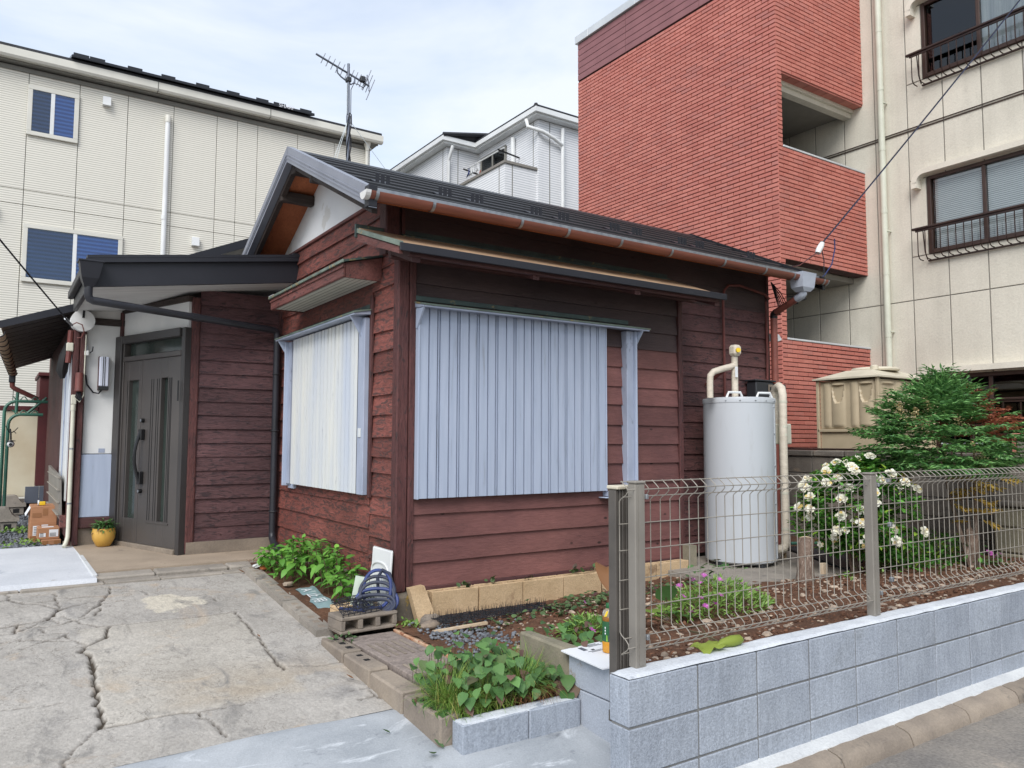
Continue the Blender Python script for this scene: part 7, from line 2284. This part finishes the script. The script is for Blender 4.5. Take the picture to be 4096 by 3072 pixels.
for x, y, h in ((1.905, 3.43, .12), (2.60, 3.40, .22), (2.62, 3.36, .26), (2.655, 3.44, .29), (2.59, 3.33, .19), (2.64, 3.33, .23)):
    put_leaf('leaf', pm[1], vp_, (x, y, h), rdir(-50, -20, math.atan2(-y, -x)), 1.35, R.uniform(-.3, .3))
obj('vines', vin, M['stem'], vp_)
# vine behind the old edging
v2 = thing('garden_vine', 'heart leaved vine growing behind the mossy old edging', 'plant', (2.95, 3.6, .34))
for i in range(95):
    x, y = R.uniform(2.74, 3.22), R.uniform(3.36, 4.0)
    put_leaf('leaf', R.choice(pm), v2, (x, y, sz(x, y) + R.uniform(.02, .11)), rdir(-35, 15, math.atan2(-y + R.gauss(0, 2), -x + R.gauss(0, 2))), R.uniform(.7, 1.05), R.uniform(-.5, .5))
# creeping vine along the cinder blocks
gv = thing('creeping_vine', 'sparse dull green creeper over the soil by the tan blocks', 'plant', (3.8, 4.6, .27))
mb = MB()
th = leaf_pts(.040, .034, 'heart', .2, .2)
for i in range(520):
    if R.random() < .7:
        x, y = R.uniform(2.7, 5.0), 4.55 + R.gauss(.08, .16)
    else:
        x, y = R.gauss(3.9, .35), R.gauss(4.65, .16)
    if y > 4.98 or (2.6 < x < 3.4 and y > 4.66):
        continue
    mass(mb, th, (x, y, sz(x, y) + R.uniform(.012, .05)), rdir(-20, 30), R.uniform(.6, 1.15), R.uniform(-.5, .5))
for x, y, z in ((2.95, 5.05, .43), (2.97, 5.03, .44), (3.55, 5.05, .43), (4.0, 5.06, .44), (4.05, 5.03, .45), (4.2, 5.06, .44), (3.2, 5.08, .43)):
    for k in range(5):
        mass(mb, th, (x + R.uniform(-.04, .04), y, z + R.uniform(-.01, .04)), rdir(0, 70), R.uniform(.8, 1.3), R.uniform(-.4, .4))
stuff(obj('leaves', mb, M['leaf_vine'], gv, True))
# small weeds
wd = [((2.43, 4.96, .215), 'small weed clump at the right end of the grey cinder block', 26, .05), ((1.955, 4.88, .19), 'reddish weed tuft at the left end of the grey cinder block', 26, .045),
      ((2.46, 4.86, .23), 'tiny weed sprig beside the oval stone', 14, .04), ((.30, 9.75, .395), 'patch of green weeds in the gravel before the boxes', 60, .05), ((.27, 11.0, .40), 'clump of weeds by the concrete weight', 60, .07),
      ((.13, 9.45, .39), 'low weeds at the edge of the pale slab', 30, .04), ((5.75, 3.72, .42), 'leafy seedling at the foot of the stump', 14, .07), ((6.05, 3.70, .43), 'green sprig beyond the stump', 22, .06), ((8.0, 3.0, .5), 'strappy grass clump at the far right by the buttress', 40, .12)]
for (x, y, z), lab, n_, L_ in wd:
    mb = MB()
    tp_ = leaf_pts(L_, L_ * .55, 'ovate', .25, .25)
    for i in range(n_):
        s_ = .10 if n_ == 60 else .04
        mass(mb, tp_, (x + R.gauss(0, s_), y + R.gauss(0, s_), z + R.uniform(0, .06)), rdir(5, 70), R.uniform(.5, 1.1), R.uniform(-.4, .4))
    tag(stuff(obj('weed', mb, M['leaf_vine'] if 'reddish' in lab else M['leaf_moss'], None, True)), lab, 'weed')

# ---- ice plant with magenta daisies
ip = thing('ice_plant', 'clump of succulent leaves with magenta daisy flowers behind the fence', 'plant', (4.1, 3.65, .42))
mb = MB()
tl = leaf_pts(.048, .010, 'lance', .2, .4)
for i in range(1500):
    a, r_ = R.uniform(0, 2 * PI), math.sqrt(R.random())
    x, y = 4.12 + .46 * r_ * math.cos(a), 3.66 + .30 * r_ * math.sin(a)
    h = .17 * (1 - r_ * r_) * R.uniform(.3, 1.1)
    mass(mb, tl, (x, y, sz(x, y) + .01 + h), rdir(-10, 75, a + R.gauss(0, .9)), R.uniform(.7, 1.4), R.uniform(-1, 1))
stuff(obj('leaves', mb, M['leaf_moss'], ip, True))
mb = MB()
tq = leaf_pts(.075, .045, 'ovate', .25, .25)
for i in range(26):
    mass(mb, tq, (4.30 + R.gauss(0, .09), 3.80 + R.gauss(0, .06), .55 + R.uniform(0, .13)), rdir(-20, 40), R.uniform(.7, 1.2), R.uniform(-.4, .4))
obj('broad_leaves', mb, M['leaf_potato'], ip, True)
def daisy(rad_, n_):
    mb = MB()
    tp_ = leaf_pts(rad_, rad_ * .20, 'petal', -.1, .1)
    for k in range(n_):
        w = 2 * PI * k / n_
        mass(mb, tp_, (0, 0, 0), (math.cos(w), math.sin(w), R.uniform(.15, .45)), R.uniform(.85, 1.05))
    return mb.mesh('flower', M['flower_pink'], True)
dm = daisy(.026, 18)
for px, py in ((3.78, 3.62), (3.83, 3.52), (3.86, 3.42), (3.72, 3.5), (3.92, 3.60), (3.98, 3.72), (4.03, 3.78), (3.94, 3.45), (4.05, 3.55), (4.18, 3.92), (4.22, 3.50), (4.30, 3.45), (4.48, 3.82), (3.88, 3.75), (3.80, 3.45), (4.0, 3.64)):
    h = .17 * max(0, 1 - ((px - 4.12) / .46) ** 2 - ((py - 3.66) / .3) ** 2) + .05
    link('flower', dm, ip, (px, py, sz(px, py) + h + R.uniform(.0, .04)), (R.uniform(.1, .7), R.uniform(-.5, .1), R.uniform(0, 6)), (1, 1, 1))
i2 = thing('ice_plant', 'small succulent clump beside the tea bottle with one pink flower', 'plant', (3.08, 3.72, .38))
mb = MB()
for i in range(420):
    a, r_ = R.uniform(0, 2 * PI), math.sqrt(R.random())
    x, y = 3.12 + .17 * r_ * math.cos(a), 3.80 + .20 * r_ * math.sin(a)
    mass(mb, tl, (x, y, sz(x, y) + .02 + .10 * (1 - r_ * r_) * R.uniform(.3, 1)), rdir(0, 75, a + R.gauss(0, .9)), R.uniform(.7, 1.4), R.uniform(-1, 1))
stuff(obj('leaves', mb, M['leaf_moss'], i2, True))
link('flower', dm, i2, (2.97, 3.58, .41), (.6, -.4, 1), (1.1, 1.1, 1.1))
link('flower', dm, i2, (3.16, 3.88, .50), (.9, -.2, 1), (.7, .7, .7))

# ---- broad round leaves behind the fence
rp_ = thing('leopard_plant', 'few broad round leaves on stalks behind the fence post', 'plant', (3.45, 3.5, .4))
rm = leaf_mesh('leaf', M['leaf_big'], .13, .16, 'round', .12, .12)
ro = leaf_mesh('leaf', M['leaf_old'], .13, .16, 'round', .2, .15)
for me, p, d, s_, b in ((ro, (3.36, 3.50, .50), (-.55, -.75, .25), 1.0, (3.55, 3.42, .38)), (rm, (3.72, 3.72, .50), (-.2, -.4, .75), .85, (3.74, 3.74, .36)), (rm, (3.66, 3.62, .43), (-.5, -.7, .2), .6, (3.72, 3.7, .36)), (rm, (3.75, 3.58, .41), (-.3, -.8, .1), .55, (3.75, 3.66, .36))):
    put_leaf('leaf', me, rp_, p, d, s_)
    obj('stalk', MB().tube([b, ((p[0] + b[0]) / 2 + .01, (p[1] + b[1]) / 2, (p[2] + b[2]) / 2 + .02), p], .004, 5), M['stem'], rp_, True)
dl_ = thing('withered_leaf', 'dark withered leaf curled over a stalk behind the fence post', 'leaf', (3.62, 4.2, .5))
rw = leaf_mesh('leaf', M['leaf_dry'], .15, .15, 'round', .75, .5)
put_leaf('blade', rw, dl_, (3.52, 4.08, .66), (-.45, -.6, -.1), 1.0)
obj('stalk', MB().tube([(3.62, 3.98, .36), (3.60, 4.0, .55), (3.54, 4.06, .65)], .005, 5), M['bark'], dl_, True)
for a, b, lab in (((3.5, 3.3, .42), (3.14, 2.80, .47), 'long dry brown stalk reaching towards the limp leaf on the wall'), ((3.3, 3.75, .36), (3.42, 3.25, .44), 'thin brown dry stalk just behind the first fence post'), ((3.6, 3.9, .36), (3.52, 3.45, .52), 'dark thin stalk rising left of the broad round leaf')):
    tag(obj('dry_stalk', MB().tube([a, tuple((Vector(a) + Vector(b)) / 2 + Vector((0, 0, .05))), b], .006, 5, rend=.003), M['stem'], None, True), lab, 'stalk', 'dry stalks behind the fence')
# limp leaf on the wall top
cb = thing('limp_leaf', 'limp yellow green leaf rolled up on the block wall top', 'leaf', (2.92, 2.56, .55))
mb = MB()
mb.tube([(2.86, 2.535, .566), (2.90, 2.530, .576), (2.96, 2.525, .578), (3.01, 2.525, .578), (3.035, 2.527, .572)], [.006, .020, .027, .024, .010], 9)
obj('rolled_blade', mb, M['leaf_old'], cb, True)
vs, fs = [], []
for i in range(7):
    for j in range(5):
        vs.append((2.755 + .022 * i, 2.50 + .026 * j - .004 * i, .560 + .022 * abs(math.sin(i * .9 + j * .8)) - .006 * (4 - j) * (i < 2)))
for i in range(6):
    for j in range(4):
        fs.append((i * 5 + j, (i + 1) * 5 + j, (i + 1) * 5 + j + 1, i * 5 + j + 1))
obj('crumpled_blade', MB().add(vs, fs), M['leaf_old'], cb, True)
obj('leaf_stalk', MB().tube([(2.90, 2.55, .575), (2.94, 2.68, .58), (3.02, 2.85, .55)], .006, 5), M['stem'], cb, True)

# ---- potted plant foliage
mb = MB()
tw = leaf_pts(.075, .020, 'lance', .45, .25)
for i in range(170):
    a = R.uniform(0, 2 * PI)
    r_ = R.uniform(0, .075)
    mass(mb, tw, (.965 + r_ * math.cos(a), 9.02 + r_ * math.sin(a), .60 + R.uniform(0, .07)), rdir(-30, 60, a + R.gauss(0, .5)), R.uniform(.8, 1.4), R.uniform(-.5, .5))
obj('foliage', mb, M['leaf_potato'], pt, True)

# ---- gardenia in flower
ga = thing('gardenia_bush', 'glossy round gardenia bush covered in ivory white flowers', 'bush', (6.3, 4.0, .4))
mb = MB()
tg = leaf_pts(.070, .032, 'ovate', .25, .35)
GC, GRD = Vector((6.34, 4.0, .88)), Vector((.54, .48, .46))
lob = [(R.uniform(-1, 1), R.uniform(-1, 1), R.uniform(-1, 1), R.uniform(.85, 1.15)) for _ in range(26)]
def gsurf(d):
    k = 1.
    for a, b, c_, s_ in lob:
        v = Vector((a, b, c_)).normalized()
        k += (s_ - 1) * max(0, d.dot(v)) ** 6 * 1.3
    return k
tips = []
for i in range(950):
    d = rdir(-65, 90)
    r_ = gsurf(d) * (1 - .42 * R.random() ** 2.2)
    p = GC + Vector((d.x * GRD.x, d.y * GRD.y, d.z * GRD.z)) * r_
    if p.z < .46:
        continue
    out = (Vector((d.x, d.y, d.z + .45))).normalized()
    tips.append((p, out))
    for k in range(7):
        w = R.uniform(0, 2 * PI)
        side = rdir(-30, 30, w)
        mass(mb, tg, p - out * R.uniform(0, .05), (out * .55 + side * .9), R.uniform(.65, 1.15), R.uniform(-.5, .5))
stuff(obj('foliage', mb, M['leaf_gard'], ga, True))
for i in range(5):
    obj('trunk', MB().tube([(6.32 + R.uniform(-.05, .05), 4.0 + R.uniform(-.05, .05), .38), (6.3 + R.uniform(-.1, .1), 4.0, .6), tuple(GC + Vector((R.uniform(-.25, .25), R.uniform(-.2, .2), .1)))], .016, 6, rend=.006), M['bark'], ga, True)
def gardenia(seed):
    r_ = random.Random(seed)
    mb = MB()
    tp_ = leaf_pts(.042, .030, 'petal', .15, .2)
    for ring, n_, el, s_ in ((0, 6, .12, 1.), (1, 5, .55, .8), (2, 4, 1.3, .55)):
        for k in range(n_):
            w = 2 * PI * k / n_ + ring * .5 + r_.uniform(-.2, .2)
            mass(mb, tp_, (0, 0, .004 * ring), (math.cos(w), math.sin(w), el + r_.uniform(-.1, .15)), s_ * r_.uniform(.85, 1.1), r_.uniform(-.4, .4))
    return mb.mesh('flower', M['flower_white'], True)
gm = [gardenia(k) for k in range(4)]
view = Vector((-6.3, -4.0, .9)).normalized()
cand = [t for t in tips if (t[0] - GC).normalized().dot(view) > .05]
R.shuffle(cand)
chosen = []
for p, out in cand:
    if all((p - c_).length > .07 for c_ in chosen):
        chosen.append(p)
        d = (out + view * .9).normalized()
        e = Vector((0, 0, 1)).rotation_difference(d).to_euler()
        link('flower', R.choice(gm), ga, tuple(p + d * .035), e, (1.08, 1.08, 1.08) if R.random() < .75 else (.7, .7, .75))
    if len(chosen) >= 52:
        break

# ---- nandina
na = thing('nandina_shrub', 'feathery nandina shrub with cream flower sprays over the dark wall', 'shrub', (7.2, 3.45, .43))
NC_, NR = Vector((7.12, 3.62, 1.50)), Vector((.62, .50, .44))
tr = MB()
for i in range(5):
    b = Vector((7.20 + R.uniform(-.05, .05), 3.45 + R.uniform(-.04, .04), .40))
    e = NC_ + Vector((R.uniform(-.3, .3), R.uniform(-.2, .2), R.uniform(-.2, .1)))
    m_ = b.lerp(e, .45) + Vector((R.uniform(-.05, .05), R.uniform(-.05, .05), 0))
    obj('trunk', MB().tube([tuple(b), tuple(m_), tuple(e)], .024 if i < 2 else .014, 7, rend=.007), M['bark'], na, True)
obj('stool', MB().blob((7.2, 3.45, .60), .055, .055, .15, 11, 9, .3), M['bark'], na, True)
td = ([(0, 0, 0), (-.009, .022, .003), (0, .050, -.006), (.009, .022, .003)], [(0, 1, 2), (0, 2, 3)])
def spray(mb, p, d, L, s_=1.):
    """a three-way compound leaf of many small leaflets"""
    d = Vector(d).normalized()
    side = d.cross(Vector((0, 0, 1)))
    if side.length < .1:
        side = Vector((1, 0, 0))
    side.normalize()
    p = Vector(p)
    for br, (bd_, bl) in enumerate(((d, 1.), ((d + side * .75).normalized(), .7), ((d - side * .75).normalized(), .7))):
        st_ = p if br == 0 else p + d * L * .25
        n_ = 6 if br == 0 else 4
        for k in range(n_):
            t = (k + 1) / n_
            c_ = st_ + bd_ * L * bl * t + Vector((0, 0, -.12 * L * t * t))
            for sgn in (-1, 1):
                mass(mb, td, c_, bd_ * .55 + side * sgn * .7 + Vector((0, 0, R.uniform(-.35, .25))), s_ * R.uniform(.8, 1.25), R.uniform(-.6, .6))
        mass(mb, td, st_ + bd_ * L * bl, bd_ + Vector((0, 0, -.2)), s_ * 1.1)
mg, my, mr = MB(), MB(), MB()
for i in range(620):
    d = rdir(-45, 90)
    r_ = 1.06 - .62 * R.random() ** 1.3
    p = NC_ + Vector((d.x * NR.x, d.y * NR.y, d.z * NR.z)) * r_
    out = Vector((d.x, d.y, d.z * .3 + .12))
    rightish = (p.x - NC_.x) * .83 - (p.y - NC_.y) * .557
    if rightish > .16 and p.z > 1.52 and R.random() < .7:
        spray(mr, p, out, R.uniform(.12, .2), .85)
    elif p.z < 1.28 and R.random() < .22:
        spray(my, p, out, R.uniform(.12, .18))
    else:
        spray(mg, p, out, R.uniform(.13, .24), 1.15)
for i in range(14):
    p = Vector((7.22 + R.gauss(0, .10), 3.42 + R.gauss(0, .10), R.uniform(.80, 1.22)))
    spray(my, p, rdir(-20, 30), R.uniform(.10, .17), 1.1)
for dx, dz in ((-.55, .30), (-.62, .10), (-.50, .42), (.1, .55), (-.02, .62)):
    p = NC_ + Vector((dx * .75, -dx * .25, dz))
    for k in range(4):
        spray(mg, p, rdir(10, 60), .16, 1.1)
stuff(obj('foliage', mg, M['leaf_nand'], na, True))
obj('yellow_foliage', my, M['leaf_yell'], na, True)
obj('russet_foliage', mr, M['leaf_red'], na, True)
tf = ([(0, 0, 0), (-.007, .007, .003), (0, .013, 0), (.007, .007, .003)], [(0, 1, 2), (0, 2, 3)])
VR, VT = Vector((.83, -.557, 0)), Vector((-.556, -.83, 0))
for r_, t_, u_, ln, nn_ in ((-.47, .22, .29, .18, 150), (-.38, .30, .22, .20, 170), (-.30, .34, .13, .22, 190), (-.20, .34, .06, .16, 130), (-.08, .40, .20, .16, 110), (.02, .50, -.08, .22, 220), (.05, .48, -.30, .14, 90), (-.28, .3, .34, .14, 100)):
    mb = MB()
    c_ = NC_ + VR * r_ + VT * t_ + Vector((0, 0, u_))
    ax = (VR * R.uniform(-.6, -.1) + Vector((0, 0, R.uniform(.3, .8)))).normalized()
    for k in range(nn_):
        t = R.random()
        p = c_ + ax * ln * (t - .5) + Vector((R.gauss(0, 1), R.gauss(0, 1), R.gauss(0, 1))) * .042 * (1.15 - t)
        mass(mb, tf, p, rdir(-40, 60), R.uniform(.8, 1.5))
    stuff(obj('flower_spray', mb, M['flower_cream'], na))
# low growth beneath
lg_ = thing('low_shrub', 'low dark green growth under the nandina and gardenia', 'shrub', (6.9, 3.75, .42))
mb = MB()
for i in range(900):
    x, y = R.uniform(6.45, 7.55), R.gauss(3.78, .14)
    mass(mb, tg, (x, y, .42 + R.random() ** 1.5 * .24), rdir(-10, 70), R.uniform(.6, 1.1), R.uniform(-.5, .5))
stuff(obj('foliage', mb, M['leaf_gard'], lg_, True))
pf = thing('pink_flowers', 'tiny pink flowers beside the nandina trunk', 'flowers', (7.45, 3.35, .45))
for i in range(7):
    link('flower', dm, pf, (7.42 + R.gauss(0, .08), 3.36 + R.gauss(0, .04), .50 + R.uniform(0, .08)), (R.uniform(.2, .8), -.3, i), (.8, .8, .8))
mb = MB()
for i in range(60):
    mass(mb, tq, (7.42 + R.gauss(0, .12), 3.36 + R.gauss(0, .06), .43 + R.uniform(0, .08)), rdir(0, 60), .7)
obj('leaves', mb, M['leaf_potato'], pf, True)

# ---- fallen leaves and scraps on the drive and apron
fm = leaf_mesh('fallen_leaf', M['leaf_dry'], .05, .028, 'ovate', -.4, .5)
fg = leaf_mesh('fallen_leaf', M['leaf_vine'], .06, .03, 'ovate', -.3, .5)
def gz(x, y):
    return float(slope(np.array(y)))
for me, x, y, a, s_, lab in ((fg, 1.80, 3.33, 2.2, 1.2, 'curled dark leaf on the pale apron left of the planter'), (fg, 1.86, 3.36, .4, 1.1, 'second curled dark leaf on the apron touching the planter side'), (fg, 1.70, 3.62, 1.0, .7, 'small dark leaf on the apron above the pair'),
                             (fm, 1.80, 4.35, 1.0, .9, 'orange brown leaf on the drive beside the kerb blocks'), (fm, 1.52, 5.28, .6, .6, 'tiny yellow leaf in the drive crack'), (fm, 1.86, 6.98, 1.2, 1.2, 'brown dry leaf standing at the porch kerb corner')):
    o = link('fallen_leaf', me, None, (x, y, gz(x, y) + .016), (.15, .1, a), (s_, s_, s_))
    tag(o, lab, 'leaf')
mb = MB()
for i in range(160):
    t = R.random()
    x, y = 1.99 + .4 * t + R.gauss(0, .03), 7.30 - .25 * t + R.gauss(0, .05)
    mass(mb, leaf_pts(.02, .012, 'ovate', .1, .3), (x, y, .41), rdir(-10, 50), R.uniform(.5, 1.2))
tag(stuff(obj('leaf_litter', mb, M['leaf_dry'], None, True)), 'brown leaf litter along the porch kerb by the rain pipe', 'leaf litter')
for i, (x, y, lab, m_) in enumerate(((1.96, 6.95, 'white plastic scrap at the corner of the plant bed', 'white_plastic'), (2.0, 6.86, 'orange scrap at the corner of the plant bed', 'orange'), (2.02, 5.86 + .4, 'brown stone at the edge of the plant bed', 'pebble'))):
    tag(obj('scrap', MB().blob((x, y, gz(x, y) + .075), .05, .03, .018, 8, 5, .25, .4), M[m_], None), lab, 'scrap')
